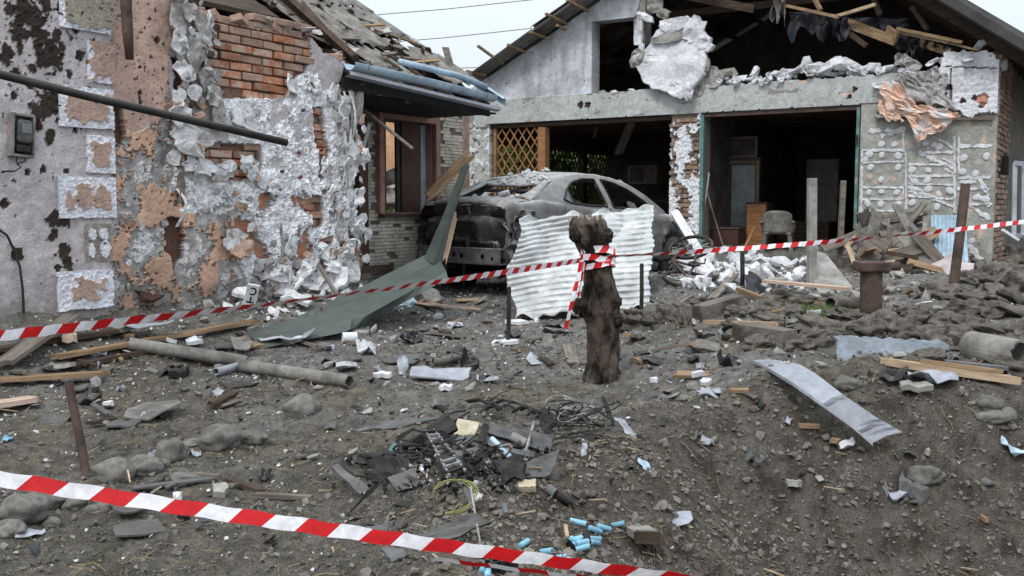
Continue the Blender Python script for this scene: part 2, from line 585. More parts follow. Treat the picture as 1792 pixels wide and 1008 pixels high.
# ------------------------------------------------------------------ shapes that come again
import bmesh
def hull_mesh(name, mat, seed, n=14, flat=1.0, boxy=.6):
    """an angular broken lump about one unit across"""
    rg = random.Random(seed)
    bm = bmesh.new()
    for _ in range(n):
        v = Vector((rg.gauss(0, 1), rg.gauss(0, 1), rg.gauss(0, 1))).normalized()
        m = max(abs(v.x), abs(v.y), abs(v.z))
        v = v * (1 - boxy) + v / m * boxy
        bm.verts.new((v.x * .5 * rg.uniform(.8, 1), v.y * .5 * rg.uniform(.8, 1), v.z * .5 * flat * rg.uniform(.8, 1)))
    r_ = bmesh.ops.convex_hull(bm, input=bm.verts)
    bmesh.ops.delete(bm, geom=[g for g in r_['geom_interior'] if isinstance(g, bmesh.types.BMVert)], context='VERTS')
    me = bpy.data.meshes.new(name)
    bm.to_mesh(me)
    bm.free()
    me.materials.append(mt(mat))
    return me

def rock_mesh(name, mat, seed, sub=3, amp=.12, freq=1.3, squash=(1, 1, 1), smooth=True):
    bm = bmesh.new()
    bmesh.ops.create_icosphere(bm, subdivisions=sub, radius=.5)
    o = Vector((seed * 3.7, seed * 1.9, seed * 5.1))
    for v in bm.verts:
        d = v.co.normalized()
        k = 1 + amp * mnoise.noise(d * freq + o) * 2 + amp * .5 * mnoise.noise(d * freq * 2.6 + o)
        v.co = Vector((v.co.x * squash[0], v.co.y * squash[1], v.co.z * squash[2])) * k
    me = bpy.data.meshes.new(name)
    bm.to_mesh(me)
    bm.free()
    if smooth:
        me.polygons.foreach_set('use_smooth', [True] * len(me.polygons))
    me.materials.append(mt(mat))
    return me

def plate_mb(wd, ht, th, seed, n=16, jag=.18, bend=0.0, amp=.0, square=.75, fold=None, mb=None, m=None):
    """an irregular broken plate in its own x-y plane, closed, with bend (radians over its width) and crumple"""
    rg = random.Random(seed)
    mb = mb or MB()
    out = []
    for k in range(n):
        a = 2 * PI * (k + rg.uniform(-.3, .3)) / n
        c, s_ = math.cos(a), math.sin(a)
        mm = max(abs(c), abs(s_))
        q = (1 - square) + square / mm
        j = 1 - rg.random() * jag
        out.append((c * q * j * wd / 2, s_ * q * j * ht / 2))
    rings = [0.0, .4, .75, 1.0]
    o3 = Vector((seed * 1.3, seed * 2.1, 0))
    def shape(x, y):
        z = 0.0
        if amp:
            z += amp * mnoise.noise(Vector((x / max(wd, ht) * 3, y / max(wd, ht) * 3, 0)) + o3) * 2
            z += amp * .5 * mnoise.noise(Vector((x / max(wd, ht) * 8, y / max(wd, ht) * 8, 5)) + o3)
        if fold:
            z += fold[1] * abs(x - fold[0] * wd)
        if bend:
            r_ = wd / bend
            return Vector((math.sin(x / r_) * r_, y, z + (1 - math.cos(x / r_)) * r_))
        return Vector((x, y, z))
    V, F = [], []
    for sgn in (1, -1):
        V.append(shape(0, 0) + Vector((0, 0, sgn * th / 2)))
        for t in rings[1:]:
            for (x, y) in out:
                V.append(shape(x * t, y * t) + Vector((0, 0, sgn * th / 2)))
    nb = 1 + 3 * n
    for k in range(n):
        k2 = (k + 1) % n
        F.append((0, 1 + k, 1 + k2))
        F.append((nb, nb + 1 + k2, nb + 1 + k))
        for t in range(2):
            a, b = 1 + t * n, 1 + (t + 1) * n
            F.append((a + k, b + k, b + k2, a + k2))
            F.append((nb + a + k2, nb + b + k2, nb + b + k, nb + a + k))
        e = 1 + 2 * n
        F.append((e + k2, e + k, nb + e + k, nb + e + k2))
    return mb.add(V, F, m)

def board_mb(ln, wd, th, seed, jag=.04, warp=.0, mb=None, m=None):
    """a plank along x with splintered ends"""
    rg = random.Random(seed)
    mb = mb or MB()
    nj = 5
    xs = [0, .02, .25, .5, .75, .98, 1.0]
    j0 = [rg.uniform(0, jag) for _ in range(nj)]
    j1 = [rg.uniform(0, jag) for _ in range(nj)]
    P = []
    for i, t in enumerate(xs):
        row = []
        for j in range(nj):
            x = t * ln
            if i == 0:
                x = j0[j]
            elif i == 1:
                x = jag * 1.1
            elif i == len(xs) - 2:
                x = ln - jag * 1.1
            elif i == len(xs) - 1:
                x = ln - j1[j]
            row.append((x - ln / 2, (j / (nj - 1) - .5) * wd, th / 2 + warp * math.sin(t * PI)))
        P.append(row)
    t_ = MB().grid(P, (0, 0, -th))
    return mb.add(t_.v, t_.f, m)

def lay(o, p, q, roll=0.0, face=None):
    """orient an object whose length is its x axis from p to q"""
    p, q = Vector(p), Vector(q)
    x = (q - p).normalized()
    up = Vector(face) if face else Vector((0, 0, 1))
    y = up.cross(x)
    if y.length < 1e-3:
        y = Vector((1, 0, 0)).cross(x)
    y.normalize()
    z = x.cross(y)
    m = Matrix((x, y, z)).transposed().to_4x4() @ Matrix.Rotation(roll, 4, 'X')
    o.matrix_world = Matrix.Translation((p + q) / 2) @ m
    return o
# ================================================================== THE GROUND
def terrain():
    ys = [-14, -8, -4, -2, -1, 0, .5, .8, 1.1]
    while ys[-1] < 26:
        ys.append(ys[-1] * 1.0062 + .0005)
    while ys[-1] < 420:
        ys.append(ys[-1] * 1.09)
    ys = np.array(ys)
    nc = 860
    # columns are denser in the middle
    u = np.linspace(-1, 1, nc)
    hw = 2.0 + .62 * np.maximum(ys, 0)
    X = u[None, :] * hw[:, None]
    X[:, 0] -= 60
    X[:, -1] += 60
    Y = np.repeat(ys[:, None], nc, 1)
    Z = gz(X, Y)
    nr = len(ys)
    idx = np.arange(nr * nc).reshape(nr, nc)
    F = np.stack([idx[:-1, :-1].ravel(), idx[:-1, 1:].ravel(), idx[1:, 1:].ravel(), idx[1:, :-1].ravel()], 1)
    # soil colours: grey dusty yard, browner loose soil in and round the crater, drier ochre patches
    lin = lambda *c: np.array(S(*c)[:3])
    n1 = fbm(X * .8, Y * .8, 4, 21)
    n2 = fbm(X * 5, Y * 5, 4, 22)
    r = np.hypot((X - 2.15) / 1.12, Y - 3.45) + .25 * pn(X * 1.2, Y * 1.2, 8)
    yard = lin(118, 115, 111)
    soil = lin(100, 95, 88)
    brown = lin(86, 79, 72)
    ochre = lin(116, 108, 93)
    dark = lin(58, 52, 47)
    m = lambda a, b, t: a * (1 - t[..., None]) + b * t[..., None]
    C = m(np.broadcast_to(soil, X.shape + (3,)), yard, sstep(-.3, .5, n1 + (Y - 6.5) * .25))
    C = m(C, ochre, .55 * sstep(.15, .7, fbm(X * 1.6, Y * 1.6, 4, 31)) * sstep(9, 5, Y))
    C = m(C, brown, .75 * sstep(2.3, 1.4, r))
    C = m(C, ochre, .7 * np.exp(-((X - 1.75) ** 2 + (Y - 4.15) ** 2) / .05) )
    C = m(C, dark, .7 * sstep(.25, .75, n2) * (.45 + .5 * sstep(2.8, 1.8, r)))
    # scorched soil under the wreck
    C = m(C, lin(46, 40, 36), .75 * np.exp(-(((X + .02) / .75) ** 2 + ((Y - 4.75) / .55) ** 2)) * sstep(-.5, .2, n2))
    C = C * (1.30 + .45 * fbm(X * 9, Y * 9, 3, 44) + .40 * fbm(X * 34, Y * 34, 3, 45))[..., None]
    me = np_mesh('ground', np.stack([X.ravel(), Y.ravel(), Z.ravel()], 1), F, 'soil', C.reshape(-1, 3), smooth=True)
    o = obj('ground', me)
    tag(o, kind='structure')
    return o
terrain()

def scatter(name, label, cat, mat, protos, pts, sizes, seed, sink=.25, flat=None, tilt=.6):
    """one uncountable mass of small pieces as a single mesh"""
    rs = np.random.RandomState(seed)
    Vs, Fs, off = [], [], 0
    parts = []
    for me in protos:
        v = np.zeros(len(me.vertices) * 3)
        me.vertices.foreach_get('co', v)
        me.calc_loop_triangles()
        t = np.zeros(len(me.loop_triangles) * 3, int)
        me.loop_triangles.foreach_get('vertices', t)
        parts.append((v.reshape(-1, 3), t.reshape(-1, 3)))
    pick = rs.randint(0, len(parts), len(pts))
    for k, (v, t) in enumerate(parts):
        s = np.where(pick == k)[0]
        n = len(s)
        if not n:
            continue
        az, tx, ty = rs.rand(n) * 2 * np.pi, rs.randn(n) * tilt, rs.randn(n) * tilt
        def rot(ax, a):
            c, q = np.cos(a), np.sin(a)
            o, l = np.zeros(n), np.ones(n)
            if ax == 'x':
                m = [l, o, o, o, c, -q, o, q, c]
            elif ax == 'y':
                m = [c, o, q, o, l, o, -q, o, c]
            else:
                m = [c, -q, o, q, c, o, o, o, l]
            return np.stack(m, 1).reshape(n, 3, 3)
        m = rot('z', az) @ rot('x', tx) @ rot('y', ty)
        sz = sizes[s]
        if sz.ndim == 1:
            sz = np.repeat(sz[:, None], 3, 1)
        vv = np.einsum('nij,nvj->nvi', m, v[None] * sz[:, None, :]) + pts[s][:, None, :]
        vv[:, :, 2] += (sz.min(1) * (.5 - sink))[:, None]
        Vs.append(vv.reshape(-1, 3))
        Fs.append((t[None] + (np.arange(n) * len(v))[:, None, None] + off).reshape(-1, 3))
        off += n * len(v)
    o = obj(name, np_mesh(name, np.concatenate(Vs), np.concatenate(Fs), mat))
    return tag(o, label, cat, kind='stuff')

def spread(n, seed, dens, y0=1.9, y1=15.5, power=1.0):
    """random ground points, denser where dens(x, y) is high; inside the view and a step to either side"""
    rs = np.random.RandomState(seed)
    out = []
    tot = 0
    while tot < n:
        y = y0 * (y1 / y0) ** (rs.rand(n) ** power)
        x = (rs.rand(n) * 2 - 1) * (.62 * y + .8)
        k = rs.rand(n) < dens(x, y)
        t = (x - HF.o[0]) * HF.ax[0] + (y - HF.o[1]) * HF.ax[1]
        nn = -((x - HF.o[0]) * HF.ay[0] + (y - HF.o[1]) * HF.ay[1])
        k &= ~((nn < .02) & (t < 1.6))
        out.append(np.stack([x[k], y[k]], 1))
        tot += k.sum()
    p = np.concatenate(out)[:n]
    return np.concatenate([p, gz(p[:, 0], p[:, 1])[:, None]], 1)

def crater_r(x, y):
    return np.hypot((x - 2.15) / 1.12, y - 3.45)

_cl = [hull_mesh('clod_proto', 'clod', 100 + i, 9, .8, .5) for i in range(7)]
_fl = [hull_mesh('flake_proto', 'slate', 130 + i, 10, .22, .7) for i in range(5)]
rs = np.random.RandomState(3)
p = spread(30000, 1, lambda x, y: np.clip(.22 + .9 * sstep(2.9, 1.6, crater_r(x, y)) + .3 * (pn(x * 1.1, y * 1.1, 40) > .1), 0, 1), 1.9, 11, 1.0)
scatter('soil_clods', 'loose brown soil clods and crumbs strewn over the churned ground', 'soil', 'clod', _cl, p,
        .007 + .026 * rs.rand(len(p)) ** 4 + .010 * sstep(2.6, 1.6, crater_r(p[:, 0], p[:, 1])) * rs.rand(len(p)), 2)
p = spread(1100, 5, lambda x, y: np.clip(.05 + 1.0 * sstep(2.7, 1.8, crater_r(x, y)), 0, 1), 2.2, 8)
scatter('earth_lumps', 'larger earth lumps lying on the crater slope', 'soil', 'clod',
        [hull_mesh('lump_proto', 'clod', 160 + i, 16, .75, .5) for i in range(6)], p, .018 + .042 * rs.rand(len(p)) ** 3, 6)
p = spread(26000, 55, lambda x, y: np.clip(.35 + .5 * sstep(2.9, 1.6, crater_r(x, y)), 0, 1), 1.9, 9)
scatter('soil_crumbs', 'fine soil crumbs covering the churned ground', 'soil', 'clod', [hull_mesh('crumb_proto', 'clod', 180 + i, 7, .8, .4) for i in range(4)], p, .004 + .008 * rs.rand(len(p)) ** 2, 56)
def wall_near(x, y):
    n = -((x - HF.o[0]) * HF.ay[0] + (y - HF.o[1]) * HF.ay[1])
    return np.exp(-np.abs(n) / .8)
p = spread(6500, 7, lambda x, y: np.clip(.10 + .9 * wall_near(x, y) + .30 * sstep(6, 9, y) - .1 * sstep(2.8, 2, crater_r(x, y)), 0.02, 1), 2.2, 15.5, .75)
M('crumb', S(214, 213, 214), S(170, 168, 166), scale=4, bump=.3)
scatter('plaster_crumbs', 'small white crumbs of plaster and foam scattered over the yard', 'rubble', 'crumb', _cl, p,
        .006 + .022 * rs.rand(len(p)) ** 4 + .018 * wall_near(p[:, 0], p[:, 1]) * rs.rand(len(p)) ** 2, 8)
p = spread(7000, 9, lambda x, y: np.clip(.25 + .5 * wall_near(x, y) + .25 * sstep(6, 9, y), 0, 1), 2.2, 15.5, .8)
M('grit', S(128, 124, 119), S(88, 85, 81), scale=3, bump=.3)
scatter('grey_gravel', 'grey gravel and mortar grit scattered over the yard', 'gravel', 'grit', _cl, p, .008 + .032 * rs.rand(len(p)) ** 3, 10)
p = spread(2600, 11, lambda x, y: np.clip(.25 + .5 * sstep(4.5, 7, y), 0, 1), 2.2, 14, .85)
M('shard', S(82, 82, 84), S(54, 54, 56), scale=3, bump=.3)
scatter('dark_shards', 'thin dark slate and plastic shards scattered over the ground', 'shards', 'shard', _fl, p, .014 + .055 * rs.rand(len(p)) ** 3, 12, 0.2, tilt=.4)
p = spread(900, 71, lambda x, y: np.clip(.15 + .8 * sstep(4.8, 7, y), 0, 1), 4, 14, .85)
M('shard_light', S(150, 148, 146), S(104, 102, 100), scale=3, bump=.3, rand=0)
scatter('grey_shards', 'broken grey slate and plaster shards littering the yard', 'shards', 'shard_light', _fl, p, .02 + .08 * rs.rand(len(p)) ** 3, 72, 0.2, tilt=.4)
# wood splinters and roots
_st = []
for i in range(4):
    _st.append(MB().box((0, 0, 0), (1, .07, .05)).mesh('splinter_proto', 'wood_pale'))
p = spread(900, 13, lambda x, y: np.clip(.4 + .3 * sstep(5, 8, y), 0, 1), 2.2, 14, .9)
scatter('wood_splinters', 'pale wood splinters scattered over the ground', 'splinters', 'wood_pale', _st, p, .025 + .08 * rs.rand(len(p)) ** 3, 14, 0.1, tilt=.22)
def strands(name, label, cat, mat, pts, seed, l0, l1, r0, curl=.5):
    rg = random.Random(seed)
    mb = MB()
    for q in pts:
        ln = rg.uniform(l0, l1)
        a = rg.uniform(0, 2 * PI)
        path = []
        x, y = q[0], q[1]
        for k in range(5):
            path.append((x, y, float(gz(x, y)) + .004 + .012 * rg.random()))
            a += rg.uniform(-curl, curl)
            x += math.cos(a) * ln / 4
            y += math.sin(a) * ln / 4
        mb.tube(path, r0 * rg.uniform(.6, 1.3), 3, False)
    return tag(mb.build(name, mat), label, cat, kind='stuff')
p = spread(1500, 61, lambda x, y: np.full(np.shape(x), .6), 1.9, 7)
M('lump', S(100, 92, 84), S(70, 63, 57), scale=3, rough=.95, bump=.6, bscale=60, spec=.1)
M('flake', S(170, 164, 152), S(112, 106, 98), scale=2, bump=.2)
scatter('pale_flakes', 'small pale paint flakes and leaf scraps on the foreground soil', 'flakes', 'flake', _fl, p, .006 + .022 * rs.rand(len(p)) ** 3, 62, 0.1, tilt=.4)
strands('dry_roots', 'thin torn roots and twigs lying in the crater soil', 'roots', 'wood_grey', spread(520, 15, lambda x, y: np.clip(.15 + .9 * sstep(3, 1.8, crater_r(x, y)), 0, 1), 2, 7), 16, .06, .28, .0016)
strands('dry_straw', 'pale dry straw and grass blades on the ground', 'straw', 'leaf_dry', spread(900, 17, lambda x, y: np.full(np.shape(x), .5), 2, 9), 18, .03, .12, .0014)
# sparse short grass and moss on the trodden soil in the left foreground
def grass(name, label, pts, seed, h0, h1, mat='leaf'):
    rg = random.Random(seed)
    V, F = [], []
    for q in pts:
        for _ in range(rg.randint(3, 6)):
            h = rg.uniform(h0, h1)
            a = rg.uniform(0, 2 * PI)
            x, y = q[0] + rg.gauss(0, .012), q[1] + rg.gauss(0, .012)
            z = q[2] - .004
            wx, wy = math.cos(a) * .0022, math.sin(a) * .0022
            lx, ly = rg.gauss(0, .5) * h, rg.gauss(0, .5) * h
            o = len(V)
            V += [(x - wx, y - wy, z), (x + wx, y + wy, z), (x + lx, y + ly, z + h)]
            F.append((o, o + 1, o + 2))
    return tag(obj(name, np_mesh(name, np.array(V), np.array(F), mat)), label, 'grass', kind='stuff')
M('moss', S(92, 92, 62), S(66, 66, 46), scale=3, rough=.8, bump=0)
grass('ground_grass', 'sparse dull green grass in the trodden soil', spread(900, 19, lambda x, y: np.clip(.9 * sstep(.4, -.6, x) * (pn(x * 1.6, y * 1.6, 51) > -.1), 0, 1), 2, 6), 20, .008, .03, 'moss')
c = G(1420, 552)
rr_ = np.random.RandomState(4)
pp = np.stack([c.x + rr_.randn(260) * .12, c.y + rr_.randn(260) * .10], 1)
grass('grass_tuft', 'small bright green grass tuft by the broken pipe', np.concatenate([pp, gz(pp[:, 0], pp[:, 1])[:, None]], 1), 22, .03, .12)
# ================================================================== THE HOUSE ON THE LEFT
lin = lambda *c: np.array(S(*c)[:3])
house = thing('damaged_house', 'shell-damaged brick house at left with peeling plaster and broken roof', 'house', (HF.o[0], HF.o[1], 0), R(HF.deg))
hp = lambda pts: [HF.at(x, y) for x, y in pts]
A_END = HF.at(612, 300)[0]
TOPZ = HF.at(430, 42)[1]

def put(C, D, mask, col, dep=None, soft=None):
    C[mask] = col
    if dep is not None:
        D[mask] = dep[mask] if hasattr(dep, 'shape') else dep

H_TOP = [(-900, -120), (286, -60), (300, 2), (345, 22), (372, 36), (420, 44), (470, 50), (512, 56), (540, 64), (566, 92), (600, 112), (640, 118)]
H_BRICK = [[(358, 20), (535, 40), (542, 100), (530, 128), (512, 140), (498, 172), (470, 172), (380, 172), (366, 130), (358, 90)],
           [(544, 188), (561, 186), (562, 228), (572, 262), (568, 300), (556, 318), (552, 270), (545, 240)], [(540, 340), (560, 344), (562, 396), (542, 398)],
           [(330, 246), (452, 254), (452, 300), (420, 318), (345, 300)],
           [(556, 420), (578, 412), (576, 452), (560, 452)]]
H_GLUE = [[(378, 168), (470, 170), (512, 178), (520, 130), (548, 128), (556, 160), (600, 160), (600, 160), (612, 150), (622, 300), (618, 500), (430, 510), (412, 440), (390, 380), (400, 312), (452, 300), (450, 256), (395, 252)],
          [(288, 196), (318, 190), (320, 214), (288, 212)], [(300, 290), (395, 312), (400, 372), (300, 372), (290, 320)]]
H_BEIGE = [[(193, -90), (300, -90), (302, 60), (290, 120), (292, 200), (262, 215), (236, 236), (212, 236), (193, 190)]]
H_LOWER = [[(193, 180), (212, 236), (236, 236), (300, 190), (345, 220), (345, 300), (440, 330), (450, 560), (190, 580)]]
H_SPLAT = [(45, 22, 26), (28, 50, 20), (60, 45, 18), (85, 95, 24), (68, 100, 18), (75, 190, 28), (88, 178, 14), (62, 85, 12), (10, 95, 16), (82, 236, 13), (22, 62, 14),
           (5, 356, 9), (20, 443, 13), (90, 382, 17), (105, 384, 14), (105, 438, 14), (112, 462, 13), (72, 295, 8), (25, 132, 9), (103, 100, 7), (135, 96, 9), (104, 82, 8),
           (167, 95, 9), (166, 200, 9), (240, 118, 6), (248, 48, 5), (150, 215, 5), (128, 228, 5), (60, 15, 14), (38, 8, 16), (100, 12, 10), (240, 162, 5), (270, 70, 6), (12, 20, 12), (70, 60, 16), (52, 118, 10), (95, 60, 12), (112, 36, 9), (75, 12, 14), (30, 86, 10), (118, 130, 8), (100, 210, 8), (60, 200, 12), (96, 168, 12), (66, 222, 9), (120, 20, 10), (130, 50, 8), (140, 12, 9), (48, 150, 8), (20, 170, 7), (112, 300, 6), (88, 410, 10), (98, 470, 8), (45, 300, 6)]

def house_face(A, Z):
    wa = A + .035 * fbm(A * 5, Z * 5, 4, 61)
    wz = Z + .035 * fbm(A * 5, Z * 5, 4, 62)
    fa = A + .012 * fbm(A * 14, Z * 14, 3, 63)
    fz = Z + .012 * fbm(A * 14, Z * 14, 3, 64)
    n1, n2, n3 = fbm(A * 2.6, Z * 2.6, 4, 65), fbm(A * 9, Z * 9, 4, 66), fbm(A * 26, Z * 26, 3, 67)
    C = np.zeros(A.shape + (3,))
    C[:] = lin(190, 183, 184)
    C *= (1 + .16 * n1 + .10 * n2)[..., None]
    D = .030 + .004 * n2
    # beige render strip
    k = np.zeros(A.shape, bool)
    for q in H_BEIGE:
        k |= inpoly(wa, wz, hp(q))
    C[k] = lin(188, 160, 146)
    C[k] *= (1 + .22 * n1 + .12 * n2)[k][:, None]
    D = np.where(k, .034 + .003 * n2, D)
    # lower part: grey adhesive with islands of the beige-orange render still on it
    k = np.zeros(A.shape, bool)
    for q in H_LOWER:
        k |= inpoly(wa, wz, hp(q))
    isl = fbm(A * 3.4, Z * 3.4, 5, 70) + .25 * n3
    C[k] = lin(166, 162, 160)
    C[k] *= (1 + .28 * n2 + .15 * n3)[k][:, None]
    D = np.where(k, .020 + .010 * n2, D)
    kk = k & (isl > .16)
    C[kk] = lin(198, 162, 140)
    C[kk] *= (1 + .2 * n1 + .1 * n3)[kk][:, None]
    D = np.where(kk, .040 + .003 * n3, D)
    kk = k & (np.abs(isl - .14) < .03)
    C[kk] = lin(120, 108, 100)
    D = np.where(kk, .016, D)
    kk = k & (isl < -.42)
    C[kk] = lin(206, 205, 208)
    D = np.where(kk, .034 + .01 * n3, D)
    # white foam adhesive
    k = np.zeros(A.shape, bool)
    for q in H_GLUE:
        k |= inpoly(wa, wz, hp(q))
    hole = fbm(A * 3.1, Z * 3.1, 5, 75) + .3 * n3
    lowg = Z < HF.at(480, 330)[1]
    k &= ~((hole > .50) | (lowg & (hole > .22)))
    C[k] = lin(230, 229, 231)
    sh = np.clip(1 + .16 * n2 + .30 * n3 - .30 * (fbm(A * 7, Z * 7, 4, 77) > .42), .45, 1.1)
    C[k] *= sh[k][:, None]
    D = np.where(k, .040 + .014 * np.round(2.2 * (n2 + .5 * n1)) / 2 + .012 * n3 + .008 * fbm(A * 60, Z * 60, 2, 99), D)
    edge = lowg & (hole > .22) & (A > HF.at(400, 400)[0])
    C[edge] = lin(150, 140, 134)
    C[edge] *= (1 + .3 * n2)[edge][:, None]
    D = np.where(edge, .012 + .01 * n3, D)
    kk = edge & (hole > .42)
    C[kk] = lin(176, 122, 96)
    D = np.where(kk, .004, D)
    # the fallen-away render leaves the brick core
    k = np.zeros(A.shape, bool)
    for q in H_BRICK:
        k |= inpoly(fa, fz, hp(q))
    # rings of old dowels: small reddish pits in the white
    C[k] = lin(128, 104, 90)
    C[k] *= (1 + .3 * n3)[k][:, None]
    D = np.where(k, -.030 + .006 * n3, D)
    # brown slot beside the quoins
    for q in ([(190, 178), (214, 186), (216, 232), (206, 252), (193, 250)], [(290, 380), (312, 380), (316, 450), (300, 470), (288, 440)], [(296, 100), (330, 120), (334, 190), (312, 196)]):
        k = inpoly(wa, wz, hp(q))
        C[k] = lin(98, 74, 62)
        D = np.where(k, -.03, D)
    # soil thrown against the wall: dark spatter with a shape of its own
    for (x, y, r_) in H_SPLAT:
        a, z = HF.at(x, y)
        rr = r_ / 1720 * 7.4
        k = np.hypot((A - a) * 1.25, Z - z) + .6 * rr * (n2 + .5 * n3) < rr
        C[k] = lin(62, 52, 48)
        C[k] *= (1 + .3 * n3)[k][:, None]
        D = np.where(k, D - .012 if r_ < 10 else D + .008, D)
    left = A < HF.at(300, 200)[0]
    up = sstep(HF.at(100, 420)[1], HF.at(100, 60)[1], Z)
    sp = fbm(A * 17, Z * 17, 2, 81)
    k = left & (sp > .92 - .30 * up)
    C[k] = lin(64, 56, 52)
    D = np.where(k, D - .008, D)
    k = left & (fbm(A * 38, Z * 38, 2, 83) > 1.0 - .30 * up)
    C[k] = lin(70, 62, 58)
    # damp, soil-stained foot of the wall
    foot = sstep(.95, .60, Z + .15 * n1)
    C = C * (1 - .55 * foot)[..., None] + lin(98, 90, 82) * (.55 * foot)[..., None]
    tops = np.array(sorted(hp(H_TOP)))
    K = Z < np.interp(A, tops[:, 0], tops[:, 1]) + .03 * np.round(1.5 * fbm(A * 6, A * 0 + 2, 3, 88))
    right = A_END + .07 * fbm(Z * 3, Z * 0 + 1, 4, 90) + .05 * np.round(pn(Z * 6.5, Z * 0 + 8, 91) * 1.5) - .22 * sstep(1.5, 2.6, Z)
    K &= A < right + .12
    return D, np.clip(C, .004, .92), K

relief('wall', house, 'wallvc', -4.6, A_END + .35, .1, 3.6, .0115, house_face, .28)

# exposed bricks, one by one
def brick_meshes(mat, L=.245, Hh=.066, T=.115, n=4):
    out = []
    for i in range(n):
        rg = random.Random(500 + i)
        v, x, y, z = [], L / 2, T / 2, Hh / 2
        for sx in (-1, 1):
            for sy in (-1, 1):
                for sz in (-1, 1):
                    v.append((sx * x * rg.uniform(.95, 1), sy * y * rg.uniform(.9, 1), sz * z * rg.uniform(.9, 1)))
        mb = MB().add(v, [(0, 1, 3, 2), (4, 6, 7, 5), (0, 4, 5, 1), (2, 3, 7, 6), (0, 2, 6, 4), (1, 5, 7, 3)])
        bm = bmesh.new()
        me = mb.mesh('brick', mat)
        bm.from_mesh(me)
        bmesh.ops.bevel(bm, geom=bm.edges[:], offset=.006, segments=1, affect='EDGES')
        bm.to_mesh(me)
        bm.free()
        out.append(me)
    return out
BR, BRG, BRX = brick_meshes('brick'), brick_meshes('brick_grey'), brick_meshes('brick_garage', .24, .064)
hz_top = HF.at(420, 78)[1]
cnt = 0
zone_polys = [hp(q) for q in H_BRICK]
for row in range(6, 48):
    z = row * .077
    off = .13 if row % 2 else 0.0
    for c in range(-6, 12):
        a = c * .257 + off
        if not any(bool(inpoly(np.array([a + da]), np.array([z]), q)[0]) for q in zone_polys for da in (-.05, .05)):
            continue
        if rnd.random() < .04:
            continue
        grey = z > hz_top or a < HF.at(372, 100)[0]
        ms = BRG if (grey and rnd.random() < .85) or rnd.random() < .22 else BR
        dep = rnd.choice([0, 0, .006, -.012, .012, -.03])
        obj('brick', rnd.choice(ms), house, (a + rnd.uniform(-.005, .005), .05 + dep, z), (rnd.uniform(-.02, .02), rnd.uniform(-.015, .015), rnd.uniform(-.03, .03)))
        cnt += 1
# loose bricks and mortar lumps along the broken wall top
MORT = [hull_mesh('mortar_lump', 'foam_grey', 300 + i, 13, .7) for i in range(4)]
for (x, y, s_) in [(370, 34, .22), (392, 30, .15), (402, 40, .2), (424, 38, .2), (440, 46, .24), (462, 46, .24), (486, 40, .15), (492, 52, .26), (520, 54, .3), (548, 56, .26), (566, 84, .2), (588, 98, .22), (606, 106, .2), (380, 52, .2), (340, 20, .2)]:
    a, z = HF.at(x, y)
    o = obj('brick', rnd.choice(BRG), house, (a, rnd.uniform(.02, .16), z), (rnd.uniform(-.3, .3), rnd.uniform(-.25, .25), rnd.uniform(-.6, .6)))
    if s_ > .2:
        obj('mortar_lump', rnd.choice(MORT), house, (a + .08, rnd.uniform(.0, .1), z + .01), (rnd.random(), rnd.random(), rnd.random() * 6), (s_, .14, .08))

# quoin panels of rendered foam at the left; the render has flaked off their edges
def quoin(x0, y0, x1, y1, seed, mode):
    (a0, z1), (a1, z0) = HF.at(x0, y0), HF.at(x1, y1)
    def fn(A, Z):
        n2, n3 = fbm(A * 12, Z * 12, 4, seed), fbm(A * 40, Z * 40, 2, seed + 1)
        e = np.minimum(np.minimum(A - a0, a1 - A), np.minimum(Z - z0, (z1 - Z) * 1.2))
        if mode == 'top':
            e = np.minimum(A - a0, Z - z0)
        elif mode == 'thin':
            e = np.minimum(A - a0, (Z - z0) * .8)
        C = np.zeros(A.shape + (3,))
        C[:] = lin(178, 152, 138) if mode != 'top' else lin(160, 152, 138)
        C *= (1 + .15 * n2)[..., None]
        D = .066 + .002 * n3
        foam = e + .035 * n2 < {'full': .05, 'top': .028, 'thin': .018, 'bad': .065, 'gone': .02}[mode]
        if mode == 'bad':
            foam |= (fbm(A * 7, Z * 7, 3, seed + 5) > .25)
        C[foam] = lin(222, 222, 230)
        C[foam] *= (1 + .12 * n3)[foam][:, None]
        D = np.where(foam, .056 + .006 * n3, D)
        if mode == 'gone':
            C[:] = lin(152, 146, 140)
            C *= (1 + .2 * n2)[..., None]
            D = .036 + .004 * n3
            for (u, v, ru, rv) in ((.25, .72, .12, .14), (.22, .30, .10, .18), (.70, .74, .16, .16), (.72, .32, .19, .24)):
                k = np.hypot((A - a0 - u * (a1 - a0)) / (ru * (a1 - a0)), (Z - z0 - v * (z1 - z0)) / (rv * (z1 - z0))) + .3 * n2 < 1
                C[k] = lin(220, 220, 226)
                D = np.where(k, .058 + .004 * n3, D)
        sp = fbm(A * 24, Z * 24, 2, seed + 9) > (.62 if mode == 'top' else .85)
        C[sp] = lin(80, 70, 64)
        D = np.where(sp, D - .006, D)
        K = (e > -.001 + .006 * (n2 > .4)) if mode != 'top' else np.ones(A.shape, bool)
        return D, np.clip(C, .004, .92), K
    return relief('quoin_panel', house, 'wallvc', a0, a1, z0, z1, .008, fn, -.02)
for i, (x0, y0, x1, y1, md) in enumerate([(95, -60, 186, 62, 'top'), (146, 72, 194, 149, 'thin'), (95, 148, 193, 228, 'full'), (144, 236, 195, 304, 'full'),
                                         (94, 308, 197, 381, 'bad'), (142, 392, 191, 456, 'gone'), (94, 476, 193, 536, 'bad')]):
    quoin(x0, y0, x1, y1, 200 + i * 11, md)

